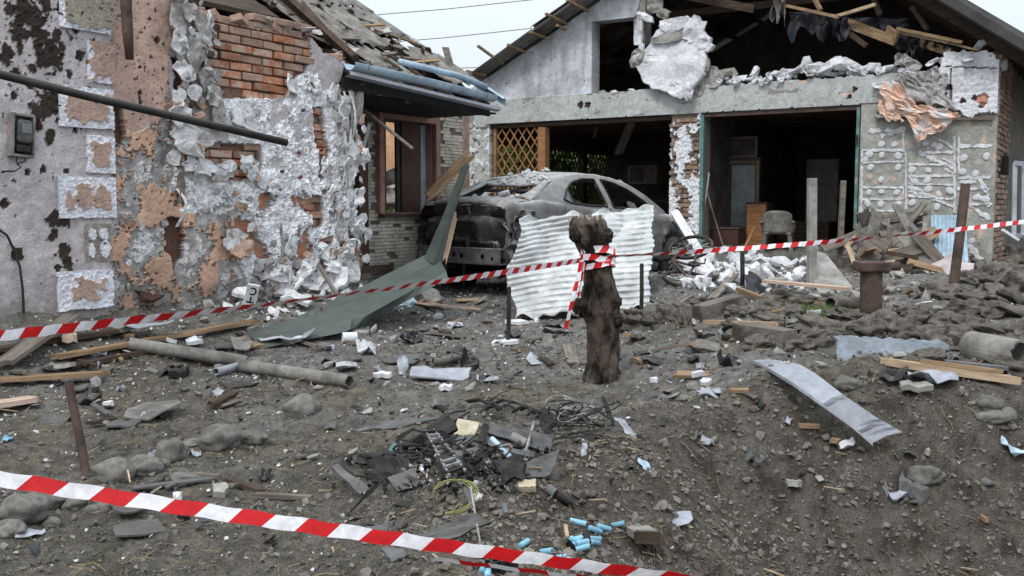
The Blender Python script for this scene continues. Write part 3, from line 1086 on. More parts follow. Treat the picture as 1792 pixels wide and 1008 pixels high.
# torn render, mesh and foam peeling off the wall
def scrap(x, y, w_px, h_px, out, tilt, mat, seed, th=.02, amp=.05, yaw=0.0, name='torn_render', jag=.35, bend=0.0):
    a, z = HF.at(x, y)
    k = 8.2 / 1720
    mb = plate_mb(w_px * k * 1.25, h_px * k, th, seed, 18, jag, bend, amp, .55)
    return mb.build(name, mat, house, False, (a, -out, z), (PI / 2 + rnd.uniform(-.25, .25), tilt, yaw))
SCR = [(300, 38, 30, 70, .08, .1, 'foam_grey', .03), (297, 75, 26, 40, .11, .2, 'foam', .03), (318, 22, 34, 40, .10, -.3, 'foam_grey', .04), (342, 55, 24, 70, .10, -.35, 'foam_grey', .04),
       (326, 90, 30, 60, .10, .4, 'foam_grey', .04), (308, 125, 38, 34, .11, .6, 'foam', .03), (352, 140, 40, 50, .08, -.5, 'foam_grey', .04),
       (300, 205, 48, 50, .13, .3, 'foam', .06), (330, 215, 40, 36, .10, -.6, 'render_beige', .05), (318, 245, 70, 60, .14, .2, 'foam', .07), 
       (322, 258, 26, 20, .17, .1, 'render_beige', .03), (375, 205, 40, 60, .08, .2, 'foam_grey', .04), (298, 180, 20, 34, .10, 0, 'foam', .03), (362, 170, 30, 40, .10, .5, 'foam_grey', .04),
       (335, 290, 60, 40, .10, .1, 'foam', .05), (380, 300, 46, 44, .09, -.3, 'foam', .05), (425, 290, 44, 40, .08, .3, 'foam', .05), (420, 205, 70, 56, .06, .1, 'foam', .03),
       (412, 362, 30, 22, .08, .2, 'render_beige', .02), (410, 432, 52, 44, .09, .1, 'render_beige', .03), (402, 420, 50, 50, .075, .3, 'foam', .03), (420, 455, 24, 20, .08, 0, 'foam', .03),
       (470, 330, 30, 30, .07, .3, 'foam', .04), (330, 440, 16, 60, .06, .15, 'foam_grey', .03), (306, 330, 12, 70, .08, .2, 'wood_grey', .02), (480, 480, 50, 40, .10, .2, 'foam', .06),
       (520, 470, 44, 36, .12, -.4, 'foam', .06), (555, 440, 36, 40, .10, .3, 'foam', .05), (500, 430, 30, 50, .07, .1, 'foam', .05), (450, 470, 40, 50, .07, .2, 'foam_grey', .05),
       (590, 190, 36, 70, .10, .05, 'foam', .05), (602, 250, 30, 80, .12, .1, 'foam', .05), (596, 300, 24, 70, .12, -.05, 'foam', .04), (610, 345, 30, 50, .14, .2, 'foam', .05),
       (588, 365, 30, 50, .12, -.2, 'foam', .05), (606, 400, 34, 40, .16, .4, 'foam', .06), (600, 425, 28, 30, .14, 0, 'foam', .05), (618, 275, 26, 44, .16, -.5, 'foam', .05),
       (575, 165, 30, 44, .08, .3, 'foam', .04), (558, 300, 14, 22, .06, 0, 'foam', .02), (560, 285, 16, 30, .06, .1, 'foam', .03), (570, 335, 22, 36, .08, .2, 'foam', .04), (604, 200, 16, 110, .10, .03, 'foam_grey', .03),
       (612, 180, 14, 90, .13, -.08, 'foam_grey', .03), (590, 440, 40, 30, .16, .5, 'foam', .06), (565, 465, 40, 34, .14, .2, 'foam', .06), (540, 150, 34, 40, .07, .1, 'foam', .04), (505, 150, 40, 40, .05, .4, 'foam', .03)]
for i, (x, y, w_, h_, o_, t_, m_, am) in enumerate(SCR):
    scrap(x, y, w_, h_, o_, t_, m_, 700 + i, .020, am * .55, rnd.uniform(-.35, .35))
FLK = [plate_mb(1, 1, .10, 880 + i, 11, .38, 0, .05, .5) for i in range(8)]
FLM = {m_: [f_.mesh('render_flake', m_) for f_ in FLK] for m_ in ('foam', 'foam_grey', 'render_beige', 'wood_dark')}
rgf = random.Random(99)
def flakes(n, poly, s0, s1, o0, o1, mix_):
    xs2, ys2 = [q[0] for q in poly], [q[1] for q in poly]
    k = 0
    while k < n:
        x, y = rgf.uniform(min(xs2), max(xs2)), rgf.uniform(min(ys2), max(ys2))
        if not bool(inpoly(np.array(x), np.array(y), poly)):
            continue
        a, z = HF.at(x, y)
        s_ = rgf.uniform(s0, s1) * 8.3 / 1720
        obj('render_flake', rgf.choice(FLM[rgf.choice(mix_)]), house, (a, -rgf.uniform(o0, o1), z), (PI / 2 + rgf.gauss(0, .35), rgf.random() * 6, rgf.gauss(0, .35)), (s_ * 1.2, s_ * rgf.uniform(.6, 1.3), .11))
        k += 1
flakes(74, [(284, -5), (340, -5), (372, 60), (368, 130), (352, 175), (350, 300), (286, 300), (286, 180), (300, 120)], 10, 34, .05, .13, ['foam', 'foam', 'foam_grey', 'foam_grey', 'foam_grey', 'render_beige', 'wood_dark'])
flakes(46, [(575, 150), (622, 150), (636, 290), (622, 480), (560, 480), (585, 300)], 8, 30, .06, .18, ['foam', 'foam', 'foam', 'foam_grey', 'render_beige'])
flakes(40, [(340, 290), (460, 290), (540, 420), (590, 500), (430, 520), (390, 400)], 8, 26, .04, .09, ['foam', 'foam', 'foam_grey', 'render_beige', 'render_beige'])
flakes(20, [(200, 230), (300, 300), (300, 520), (200, 520)], 6, 16, .03, .06, ['foam', 'foam_grey', 'render_beige', 'render_beige'])
# hanging strips of reinforcing mesh at the ragged corner
for i, (x, y, L_) in enumerate([(598, 160, 150), (606, 165, 190), (614, 170, 140), (590, 220, 160), (580, 350, 110), (486, 390, 110), (300, 330, 60), (470, 430, 70)]):
    a, z = HF.at(x, y)
    n = 9
    P = []
    for k in range(n):
        t = k / (n - 1)
        zz = z - t * L_ * 9 / 1720
        aa = a + .03 * math.sin(t * 5 + i)
        yy = -.10 - .05 * math.sin(t * 4 + i * 2)
        P.append([(aa - .012, yy, zz), (aa + .012, yy - .012 * math.sin(t * 9), zz)])
    MB().grid(P, (0, .003, 0)).build('hanging_strip', 'foam_grey' if i % 2 else 'foam', house)
# old dowel marks: dark red discs pressed into the white
for i, (x, y) in enumerate([(537, 147), (590, 182), (523, 193), (588, 208), (515, 268), (556, 262), (519, 310), (529, 368), (537, 430), (540, 492), (557, 232), (487, 300)]):
    a, z = HF.at(x, y)
    MB().lathe([(-.004, 0), (-.004, .013), (.03, .014)], 14, 'y').build('dowel_mark', 'red_mark', house, False, (a, -.066, z), (rnd.uniform(-.3, .3), 0, rnd.uniform(-.3, .3)), 0)

# electricity meter in a broken housing, low on the left
mtr = thing('electricity_meter', 'smashed black electricity meter on the lilac wall at far left', 'meter', HF.world(*((lambda q: (q[0], -.03, q[1]))(HF.at(28, 238)))), R(HF.deg))
mtr.scale = (.72, .8, .95)
mtr.rotation_euler.y = R(4)
fr = MB()
for (c, d) in (((-.105, -.04, 0), (.022, .09, .32)), ((.105, -.04, 0), (.022, .09, .32)), ((0, -.04, .15), (.2, .09, .02)), ((0, -.04, -.15), (.2, .09, .02)), ((0, .0, 0), (.2, .012, .3))):
    fr.box(c, d)
fr.build('housing', 'asbestos', mtr, bevel=.004)
MB().box((.01, -.06, .03), (.15, .10, .17)).build('case', 'slate', mtr, bevel=.03)
MB().box((.01, -.112, .05), (.10, .006, .07)).build('dial_window', 'glass_dirty', mtr, bevel=.004)
MB().box((.0, -.055, -.10), (.14, .08, .05)).build('terminal_cover', 'steel_dark', mtr, bevel=.01)
mb = MB()
mb.tube([(-.05, -.06, -.13), (-.07, -.08, -.2), (-.03, -.09, -.24), (-.09, -.08, -.27), (-.2, -.06, -.28)], .006, 6)
mb.tube([(.03, -.06, -.13), (.02, -.08, -.19), (-.06, -.09, -.21)], .005, 6)
mb.build('loose_wire', 'black', mtr)

# cable hanging down the lilac wall
a0 = [HF.at(x, y) for x, y in ((-12, 400), (4, 412), (16, 438), (26, 466), (31, 505), (33, 548))]
tag(MB().tube([HF.world(a, -.06, z) for a, z in a0], .009, 8).build('wall_cable', 'steel_dark'), 'thin grey cable curving down the foot of the lilac wall', 'cable')

# dark downpipe stub hanging beside the quoins
dp = [HF.at(x, y) for x, y in ((184, -90), (188, 0), (191, 60), (195, 108))]
tag(MB().tube([HF.world(a, -.22, z) for a, z in dp], [.045, .042, .04, .03], 14).build('downpipe_stub', 'rust', smooth=True), 'dark rusty downpipe stub hanging at top left over the quoins', 'pipe')

# ---- the wall set back behind, with the window
YB = .95
hb = lambda x, y, o=YB: HF.at(x, y, o)
wa0, wa1 = hb(671, 300)[0], hb(762, 300)[0]
wz0, wz1 = hb(672, 372)[1], hb(672, 207)[1]
bw0, bw1 = hb(560, 300)[0], hb(812, 300)[0]
wl = MB()
for (x0, x1, z0, z1) in ((bw0, wa0, .2, 3.1), (wa1, bw1, .2, 3.1), (wa0, wa1, .2, wz0), (wa0, wa1, wz1, 3.1)):
    wl.bx((x0, YB + .03, z0), (x1, YB + .32, z1))
rw = wl.build('set_back_wall', 'concrete_dark', house)
# thin split-face facing bricks on that wall: too small to pick apart
M('facing', S(196, 192, 180), S(150, 144, 132), scale=3.5, bump=.5, bscale=40, spots=(S(150, 128, 104), 4, .62))
fb = MB()
for row in range(62):
    z = .45 + row * .043
    x = bw0 + (.05 if row % 2 else 0)
    while x < bw1:
        L_ = rnd.uniform(.10, .22)
        x1 = min(x + L_, bw1)
        inside = (x1 > wa0 - .10 and x < wa1 + .10 and wz0 - .02 < z + .02 < wz1 + .12)
        if not inside and rnd.random() > .09:
            fb.bx((x, YB + .028 - rnd.uniform(.004, .022), z), (x1 - .006, YB + .045, z + .037))
        x = x1
tag(fb.build('facing_bricks', 'facing', house), kind='stuff')
# far end corner of that wall
MB().bx((bw1 - .02, YB + .06, .2), (bw1 + .22, YB + .34, 3.0)).build('end_wall', 'brick_grey', house)

win = MB()
t = .085
for (x0, x1, z0, z1) in ((wa0 - t, wa0, wz0 - .02, wz1 + t), (wa1, wa1 + t, wz0 - .02, wz1 + t), (wa0, wa1, wz1, wz1 + t)):
    win.bx((x0, YB - .02, z0), (x1, YB + .05, z1))
wn = win.build('window_surround', 'pink_trim', house)
MB().bx((wa0 - .1, YB - .08, wz0 - .055), (wa1 + .08, YB + .3, wz0 - .015)).build('window_sill', 'brown_paint', wn)
MB().bx((wa1 - .012, YB + .05, wz0), (wa1 + .02, YB + .3, wz1)).build('inner_reveal', 'pink_trim', wn)
fy = YB + .10
wz_t = wz1 - .01
def upright(name, xa, xb, mat, y0, th=.03):
    a, b = HF.at(xa, 300, y0)[0], HF.at(xb, 300, y0)[0]
    return MB().bx((a, y0, wz0 - .01), (b, y0 + th, wz_t)).build(name, mat, wn)
upright('window_frame', 671, 676, 'brown_paint', fy)
upright('window_frame', 694, 700, 'steel_dark', fy)
upright('shutter_panel', 703, 734, 'brown_paint', fy + .03)
upright('casement', 737, 750, 'zinc', fy + .05)
upright('window_frame', 752, 757, 'brown_paint', fy + .02)
# brown door post and white plastic strip in the recess
a_p = HF.at(634, 300, .8)[0]
tag(MB().bx((a_p - .08, .78, .62), (a_p + .08, .86, 2.72)).build('door_leaf', 'brown_paint', house), None)
MB().bx((a_p - .15, .79, .62), (a_p - .09, .87, 2.72)).build('door_post', 'black', house)
q0, q1 = HF.at(632, 275, .6), HF.at(646, 218, .6)
MB().beam((q0[0], .6, q0[1]), (q1[0], .6, q1[1]), .05, .012, (0, 1, 0)).build('plastic_strip', 'plaster_white', house)
# yellow foam lump hanging by the door
a_y = HF.at(630, 400, .65)
obj('foam_lump', rock_mesh('foam_lump', 'leaf_dry', 9, 2, .2, 2.0), house, (a_y[0], .65, a_y[1]), (0, 0, 0), (.12, .08, .24))
# return wall between the front wall's broken corner and the recess
MB().bx((A_END - .25, .30, .1), (A_END - .02, YB + .05, 2.6)).build('return_wall', 'brick_grey', house)

# ---- roof
EZ = HF.at(735, 150, -.1)[1] - .03      # eave height
SL = math.tan(R(31))
e0, e1 = HF.at(612, 110)[0] - .05, HF.at(866, 175)[0]
RID = 3.3
rz = lambda y: EZ + (y + .1) * SL
def slope_pt(a, y, up=0.0):
    return (a, y, rz(y) + up)
# far slope and left remains, dark timber; closes the attic
fs = MB()
fs.grid([[(-5, RID, rz(RID)), (-5, 2 * RID + .6, rz(RID) - (RID + .6) * SL)], [(e1, RID, rz(RID)), (e1, 2 * RID + .6, rz(RID) - (RID + .6) * SL)]], (0, 0, .05))
fs.grid([[(-5, 1.0, rz(1.0)), (-5, RID, rz(RID))], [(e0 + .1, 1.0, rz(1.0)), (e0 + .1, RID, rz(RID))]], (0, 0, .05))
fs.build('rear_roof', 'wood_dark', house)
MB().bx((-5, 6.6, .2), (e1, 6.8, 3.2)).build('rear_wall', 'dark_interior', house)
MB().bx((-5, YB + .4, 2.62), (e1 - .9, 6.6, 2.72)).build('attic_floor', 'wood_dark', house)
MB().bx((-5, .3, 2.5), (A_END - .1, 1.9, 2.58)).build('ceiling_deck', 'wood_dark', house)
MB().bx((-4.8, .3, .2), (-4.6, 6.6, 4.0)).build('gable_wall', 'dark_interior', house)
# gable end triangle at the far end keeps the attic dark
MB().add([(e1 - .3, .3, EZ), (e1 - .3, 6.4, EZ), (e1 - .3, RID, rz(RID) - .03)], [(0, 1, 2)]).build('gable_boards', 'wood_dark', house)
# rafters
for i, a in enumerate([e0 + .03, e0 + .85, e0 + 1.6, e0 + 2.3]):
    MB().beam((a, -.15, rz(-.15) - .09), (a, RID, rz(RID) - .09), .07, .15).build('rafter', 'wood_dark', house)
# the broad split rafter at the broken edge
p0, p1 = HF.at(622, 108, -.1), HF.at(470, -25, 1.55)
MB().beam((p0[0], -.12, p0[1]), (p1[0], 1.5, p1[1]), .17, .06, (.6, -.6, .5)).build('broken_rafter', 'wood_dark', house)
p0, p1 = HF.at(610, 95, .1), HF.at(520, 0, 1.3)
MB().beam((p0[0] + .05, .1, p0[1]), (p1[0] + .1, 1.3, p1[1]), .05, .05).build('broken_rafter', 'wood_grey', house)
# battens across, under the sheets
for k in range(7):
    y = .05 + k * .45
    MB().beam((e0 - .02 + .12 * (k % 3), y, rz(y) - .015), (e1 - .05 * (k % 2), y, rz(y) - .015), .05, .03).build('batten', 'wood_grey', house)
# corrugated sheets: each its own piece, some slipped, cracked or missing
def corr_sheet(a0, a1, y0, y1, seed, tilt=0.0, up=.0, mat='asbestos', pitch=.15, amp=.022, jag=.08):
    rg = random.Random(seed)
    n = max(8, int((a1 - a0) / pitch * 8))
    P = []
    ofs = rg.uniform(0, 6)
    jb = [rg.uniform(0, jag) for _ in range(n // 5 + 3)]
    jt = [rg.uniform(0, jag) for _ in range(n // 5 + 3)]
    for i in range(n + 1):
        a = a0 + (a1 - a0) * i / n
        row = []
        for j in range(5):
            t = j / 4
            yy0, yy1 = y0 + jb[i // 5], y1 - jt[i // 5]
            y = yy0 + (yy1 - yy0) * t
            row.append((a, y, rz(y) + up + .02 + amp * math.sin(a / pitch * 2 * PI + ofs) + tilt * (a - a0) + .012 * j % 2 * .0))
        P.append(row)
    return MB().grid(P, (0, 0, .010)).build('roof_sheet', mat, house, True)
k = 0
for j, (y0, y1) in enumerate([(.0, .75), (.62, 1.35), (1.22, 1.95), (1.82, 2.6), (2.45, 3.3)]):
    a = e0 + .05 + .32 * max(0, 1 - j * .25) + (.35 if j == 0 else 0)
    while a < e1 - .1:
        w_ = rnd.choice([.35, .55, .75])
        b = min(a + w_, e1 - .02)
        if not (j == 0 and rnd.random() < .45) and not (j == 1 and rnd.random() < .22):
            corr_sheet(a, b, y0 + rnd.uniform(-.05, .05), y1, 900 + k, rnd.uniform(-.05, .08), .018 * (j % 2) + rnd.uniform(0, .05))
        k += 1
        a = b - .02
# loose broken sheet pieces and slats on the slope
for i in range(46):
    a = rnd.uniform(e0 + .1, e1 - .15)
    y = rnd.uniform(.0, 1.9)
    s_ = rnd.uniform(.10, .34)
    mb = plate_mb(s_, s_ * rnd.uniform(.35, .9), .012, 40 + i, 10, .3, rnd.uniform(0, .6), .01, .8)
    mb.build('broken_sheet', rnd.choice(['asbestos', 'asbestos', 'wood_grey', 'foam_grey']), house, False, (a, y, rz(y) + rnd.uniform(.06, .12)), (R(31) + rnd.uniform(-.35, .35), rnd.uniform(-.3, .3), rnd.uniform(-1, 1)))
for i in range(16):
    a = rnd.uniform(e0 + .1, e1 - .5)
    y = rnd.uniform(.0, 1.6)
    o = board_mb(rnd.uniform(.3, .9), .045, .02, 60 + i).build('slat', rnd.choice(['wood', 'wood_grey']), house, False, (a, y, rz(y) + rnd.uniform(.05, .12)), (R(31), rnd.uniform(-.2, .3), rnd.uniform(-.5, .7)))
# verge flashing along the far gable edge, bright metal
MB().grid([[(e1 - .01, y, rz(y) + .05), (e1 + .06, y, rz(y) + .06), (e1 + .07, y, rz(y) - .04)] for y in (-.12, .6, 1.5, 2.5, 3.3)], (0, 0, .004)).build('verge_flashing', 'zinc_blue', house)
# a broken upright slat sticking out of the verge
p0, p1 = HF.at(800, 142, .3), HF.at(768, 84, .6)
lay_p = ((p0[0], .3, p0[1] - .1), (p1[0], .5, p1[1]))
MB().beam(lay_p[0], lay_p[1], .10, .012, (.3, 1, 0)).build('upright_slat', 'wood_grey', house)
# gutter: an open-topped light blue trough with joints, and the white drip edge below it
g0, g1 = HF.at(612, 112, -.22), HF.at(862, 170, -.22)
gut = []
for (a, z) in (g0, ((g0[0] + g1[0]) / 2, (g0[1] + g1[1]) / 2 + .012), g1):
    row = []
    for i in range(11):
        th = PI * (.02 + .96 * i / 10)
        row.append((a, -.22 - .075 * math.cos(th), z + .02 - .075 * math.sin(th)))
    gut.append(row)
gu = MB().grid(gut, (0, .0, -.005)).build('gutter', 'zinc_blue', house, True)
for t_ in (.08, .36, .64, .92):
    a, z = g0[0] + (g1[0] - g0[0]) * t_, g0[1] + (g1[1] - g0[1]) * t_ + .006
    MB().grid([[(a + da, -.22 - .081 * math.cos(PI * (.0 + i / 10)), z + .022 - .081 * math.sin(PI * i / 10)) for i in range(11)] for da in (-.012, .012)], (0, 0, -.003)).build('gutter_bracket', 'zinc', gu, True)
# a second pipe length lying behind in the trough
gq = [HF.at(x, y, -.12) for x, y in ((700, 108), (800, 132), (850, 152))]
MB().tube([(a, -.12, z) for a, z in gq], .035, 12).build('fallen_pipe', 'zinc_blue', house, True)
d0, d1 = HF.at(612, 124, -.26), HF.at(876, 188, -.26)
MB().grid([[(d0[0], -.26, d0[1]), (d0[0], -.27, d0[1] - .035), (d0[0], -.20, d0[1] - .05)], [(d1[0], -.26, d1[1]), (d1[0], -.27, d1[1] - .035), (d1[0], -.20, d1[1] - .05)]], (0, .004, 0)).build('drip_edge', 'zinc', house)
# soffit boards and fascia under the eave
MB().beam((d0[0], -.16, d0[1] - .10), (d1[0] - .1, -.16, d1[1] - .06), .03, .10).build('fascia_board', 'black', house)
for i in range(5):
    y = -.1 + i * .31
    MB().bx((e0, y, EZ - .16), (e1 - .12, y + .27, EZ - .14)).build('soffit_board', 'black', house)
for (x0, y0, x1, y1) in ((690, 190, 690, 165), (755, 190, 745, 165), (640, 165, 700, 178), (700, 176, 790, 186)):
    p0, p1 = HF.at(x0, y0 - 14, -.08), HF.at(x1, y1 - 10, -.08)
    MB().tube([(p0[0], -.08, p0[1]), ((p0[0] + p1[0]) / 2, -.06, (p0[1] + p1[1]) / 2 - .03), (p1[0], -.08, p1[1])], .008, 5).build('torn_felt', 'membrane', house)

# ---- what stands beyond the window: a neighbour's brick wall, a fallen roof and a bush
nb = thing('neighbour_house', 'pale orange neighbour house seen through the empty window', 'house', (W(690, 400, 25).x, 25, .5))
M('orange_plaster', S(206, 164, 128), S(184, 140, 104), scale=3, bump=.4, bscale=30)
MB().bx((-2.2, 0, -.2), (1.0, .3, 3.3)).build('wall', 'orange_plaster', nb)
rf = MB()
rf.grid([[(-2.4, -2.6, 1.05), (-2.4, -.6, 1.75)], [(.4, -2.8, .95), (.4, -.6, 1.65)]], (0, 0, .04))
rf.build('shed_roof', 'asbestos', nb)
MB().bx((-2.2, -2.3, -.2), (.3, -.8, 1.0)).build('shed', 'concrete_dark', nb)
for i in range(9):
    obj('roof_scrap', plate_mb(.8, .45, .03, 333 + i, 10, .3, .3, .04).mesh('roof_scrap', 'asbestos'), nb, (-1.6 + .25 * i, -2.2 + .15 * (i % 3), 1.25 + .10 * (i % 4)), (rnd.uniform(-.6, .6), rnd.uniform(-.5, .5), rnd.random() * 3))
def bush(name, label, loc, rx, ry, rz_, n, seed, leaf=.05, mat='leaf', group=None):
    rs_ = np.random.RandomState(seed)
    t_ = thing(name, label, 'bush', loc, 0, group)
    u = rs_.randn(n, 3)
    u /= np.linalg.norm(u, axis=1)[:, None]
    rr = rs_.rand(n) ** .4
    cl = .25 * np.sin(u[:, 0] * 7 + seed) * np.cos(u[:, 2] * 6)
    c_ = u * (rr * (1 + cl))[:, None] * np.array([rx, ry, rz_]) + np.array([0, 0, rz_])
    t1 = rs_.randn(n, 3)
    t1 /= np.linalg.norm(t1, axis=1)[:, None]
    t2 = np.cross(t1, rs_.randn(n, 3))
    t2 /= np.linalg.norm(t2, axis=1)[:, None]
    s_ = leaf * (.6 + .8 * rs_.rand(n))[:, None]
    V = np.stack([c_ - t1 * s_, c_ + t2 * s_ * .5, c_ + t1 * s_, c_ - t2 * s_ * .5], 1).reshape(-1, 3)
    F = np.arange(4 * n).reshape(n, 4)
    o = obj('foliage', np_mesh('foliage', V, F, mat), t_)
    mb = MB()
    for k in range(7):
        a = rs_.rand() * 6.28
        mb.tube([(0, 0, -.05), (math.cos(a) * rx * .3, math.sin(a) * ry * .3, rz_ * .7), (math.cos(a) * rx * .6, math.sin(a) * ry * .6, rz_ * 1.4)], [.03, .02, .008], 6)
    mb.build('stem', 'wood_dark', t_)
    return t_
bl = W(690, 372, 17)
bush('green_bush', 'green bush seen through the empty window of the left house', (bl.x, bl.y, .4), .8, .6, .52, 2600, 5, .05)
# ================================================================== THE GARAGE
garage = thing('wrecked_garage', 'wrecked grey garage with blown-out gable and two open bays', 'garage', (GF.o[0], GF.o[1], 0), R(GF.deg))
ga = lambda x, y, o=0.0: GF.at(x, y, o)
gq = lambda pts, o=0.0: [GF.at(x, y, o) for x, y in pts]
AL, AR = ga(818, 300)[0], ga(1744, 300)[0]
LZ = 2.85                                   # underside of the lintel beam
FLOOR = .62
O1L, O1R = ga(858, 260)[0], ga(1172, 300)[0]
O2L, O2R = ga(1226, 300)[0], ga(1503, 300)[0]
# roof lines, taken at the front overhang
OV = -.45
vl0, vl1 = ga(818, 134, OV), ga(1012, 0, OV)
TL = (vl1[1] - vl0[1]) / (vl1[0] - vl0[0])
vr0, vr1 = ga(1792, 86, OV), ga(1640, -4, OV)
TR = (vr1[1] - vr0[1]) / (vr0[0] - vr1[0])
zl = lambda a: vl0[1] + (a - vl0[0]) * TL
zr = lambda a: vr1[1] + (vr1[0] - a) * TR
RA = (vr1[1] + vr1[0] * TR - vl0[1] + vl0[0] * TL) / (TL + TR)
RZ = zl(RA)
roofz = lambda a: np.where(np.asarray(a) < RA, zl(np.asarray(a)), zr(np.asarray(a)))

G_GABLE = [(818, 330), (818, 130), (1000, -40), (1122, -60), (1120, 4), (1112, 30), (1110, 160), (1110, 190), (818, 240)]
G_RIGHT = [(1500, 520), (1500, 188), (1528, 150), (1545, 128), (1575, 118), (1600, 128), (1648, 116), (1652, 92), (1700, 88), (1738, 92), (1752, 108), (1752, 520)]
G_WHITE = [(1650, 80), (1760, 80), (1760, 198), (1690, 204), (1640, 180), (1632, 120)]

def garage_face(A, Z):
    n1, n2, n3 = fbm(A * 1.6, Z * 1.6, 4, 130), fbm(A * 6, Z * 6, 4, 131), fbm(A * 18, Z * 18, 3, 132)
    wa, wz_ = A + .05 * n2 + .02 * n3, Z + .05 * fbm(A * 6, Z * 6, 4, 135) + .02 * n3
    K = inpoly(wa * .25 + A * .75, wz_ * .25 + Z * .75, gq(G_GABLE))
    beamtop = 3.30 + .03 * n2 + np.where(A > O2L, -.02, 0)
    K |= (Z > LZ + .012 * n3) & (Z < beamtop) & (A > AL) & (A < AR)
    K |= inpoly(wa * .6 + A * .4, wz_ * .6 + Z * .4, gq(G_RIGHT))
    K |= (A > AL) & (A < O1L) & (Z < 3.2)
    K |= (A > O1R + .015 * n3) & (A < O2L) & (Z < 3.0)
    K &= (A >= AL) & (A <= AR)
    # openings
    K &= ~((A > O1L) & (A < O1R + .01 * n3) & (Z < LZ))
    K &= ~((A > O2L) & (A < O2R) & (Z < LZ))
    w0, w1 = ga(1036, 100)[0], ga(1118, 100)[0]
    zt, zb = ga(1040, 38)[1], ga(1040, 163)[1]
    K &= ~((A > w0) & (A < w1) & (Z > zb + .012 * n3) & (Z < zt))
    K &= Z < roofz(A) - .03
    C = np.zeros(A.shape + (3,))
    C[:] = lin(190, 193, 197)
    C *= (1 + .14 * n1 + .07 * n2)[..., None]
    D = .012 + .004 * n2 + .002 * n3
    stain = (fbm(A * 5, Z * .8, 4, 140) > .30) & (Z > 3.0)
    C[stain] *= .82
    blot = fbm(A * 2.2, Z * 2.2, 5, 141)
    C *= np.clip(1 + .22 * blot, .7, 1.12)[..., None]
    # lintel beam, proud of the gable
    k = (Z < 3.28 + .015 * n2) & (Z > LZ - .05)
    C[k] = lin(178, 180, 178)
    C[k] *= (1 + .16 * n1 + .10 * n2)[k][:, None]
    D = np.where(k, .05 + .004 * n2, D)
    kk = k & (fbm(A * 3, Z * 5, 4, 144) > .68) & (A > ga(1250, 150)[0])
    C[kk] = lin(206, 180, 164)
    kk = k & (fbm(A * 2.4, Z * 6, 4, 146) > .62)
    C[kk] = lin(140, 136, 130)
    # left jamb: patchy render
    k = (A < O1L) & (Z < LZ)
    C[k] = lin(176, 176, 172)
    C[k] *= (1 + .2 * n2)[k][:, None]
    kk = k & (fbm(A * 8, Z * 8, 3, 148) > .32)
    C[kk] = lin(216, 217, 218)
    D = np.where(kk, .02, D)
    kk = k & (fbm(A * 9, Z * 9, 3, 149) < -.5)
    C[kk] = lin(92, 88, 84)
    # pillar: brick core behind torn white adhesive
    k = (A > O1R - .1) & (A < O2L + .02) & (Z < LZ)
    C[k] = lin(150, 138, 126)
    C[k] *= (1 + .25 * n3)[k][:, None]
    D = np.where(k, -.03, D)
    kk = k & (fbm(A * 4, Z * 3.4, 4, 151) + .35 * n3 > -.10 + .5 * sstep(2.3, 2.8, Z))
    C[kk] = lin(214, 216, 220)
    C[kk] *= (1 + .14 * n3)[kk][:, None]
    D = np.where(kk, .034 + .012 * n3, D)
    # right pier: grey-green cement
    k = (A > O2R - .01) & (Z < LZ + .02)
    C[k] = lin(160, 159, 152)
    C[k] *= (1 + .18 * n1 + .16 * n2)[k][:, None]
    D = np.where(k, .03 + .003 * n3, D)
    kk = k & (fbm(A * 4, Z * 4, 4, 155) > .62)
    C[kk] = lin(200, 174, 160)
    # upper right: white foam still in place
    k = inpoly(wa, wz_, gq(G_WHITE))
    C[k] = lin(220, 221, 225)
    C[k] *= (1 + .14 * n2 + .08 * n3)[k][:, None]
    D = np.where(k, .10 + .008 * n3, D)
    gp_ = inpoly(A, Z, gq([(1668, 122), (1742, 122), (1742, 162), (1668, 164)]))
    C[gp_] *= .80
    for q in ([(1655, 117), (1745, 120), (1745, 122), (1655, 119)], [(1664, 120), (1667, 120), (1667, 185), (1664, 185)]):
        kk = inpoly(A, Z, gq(q))
        D = np.where(kk, .07, D)
        C[kk] = lin(110, 106, 102)
    for (x, y, r_) in [(1664, 154, 5), (1686, 178, 5), (1707, 172, 4), (1719, 184, 5), (1652, 166, 5), (1720, 176, 9), (1496, 156, 4), (1488, 170, 4), (1018, 184, 7), (1030, 184, 6), (1110, 260, 1)]:
        a, z = ga(x, y)
        kk = np.hypot(A - a, Z - z) + .02 * n3 < r_ * 14 / 1720
        C[kk] = lin(64, 56, 52) if r_ < 8 else lin(196, 142, 120)
        D = np.where(kk, D - .03, D)
    sp = (fbm(A * 13, Z * 13, 2, 160) > .92)
    C[sp] = lin(96, 92, 88)
    D = np.where(sp, D - .008, D)
    foot = sstep(1.0, .6, Z + .2 * n1)
    C = C * (1 - .4 * foot)[..., None] + lin(112, 106, 98) * (.4 * foot)[..., None]
    return D, np.clip(C, .004, .9), K
relief('wall', garage, 'wallvc', AL - .02, AR + .02, .3, 5.4, .0165, garage_face, .28)

# bricks showing on the pillar between the bays and round its reveal
rows = int((LZ - .55) / .075)
for r_ in range(rows):
    z = .58 + r_ * .075
    for c in range(3):
        a = O1R + .11 + c * .25 - (.12 if r_ % 2 else 0)
        if a - .1 > O2L - .02 or a < O1R + .02:
            continue
        obj('brick', rnd.choice(BRX), garage, (min(a, O2L - .13), .045 + rnd.choice([0, -.01, .006, -.018, .02]), z), (rnd.uniform(-.02, .02), rnd.uniform(-.02, .02), rnd.uniform(-.04, .04)))
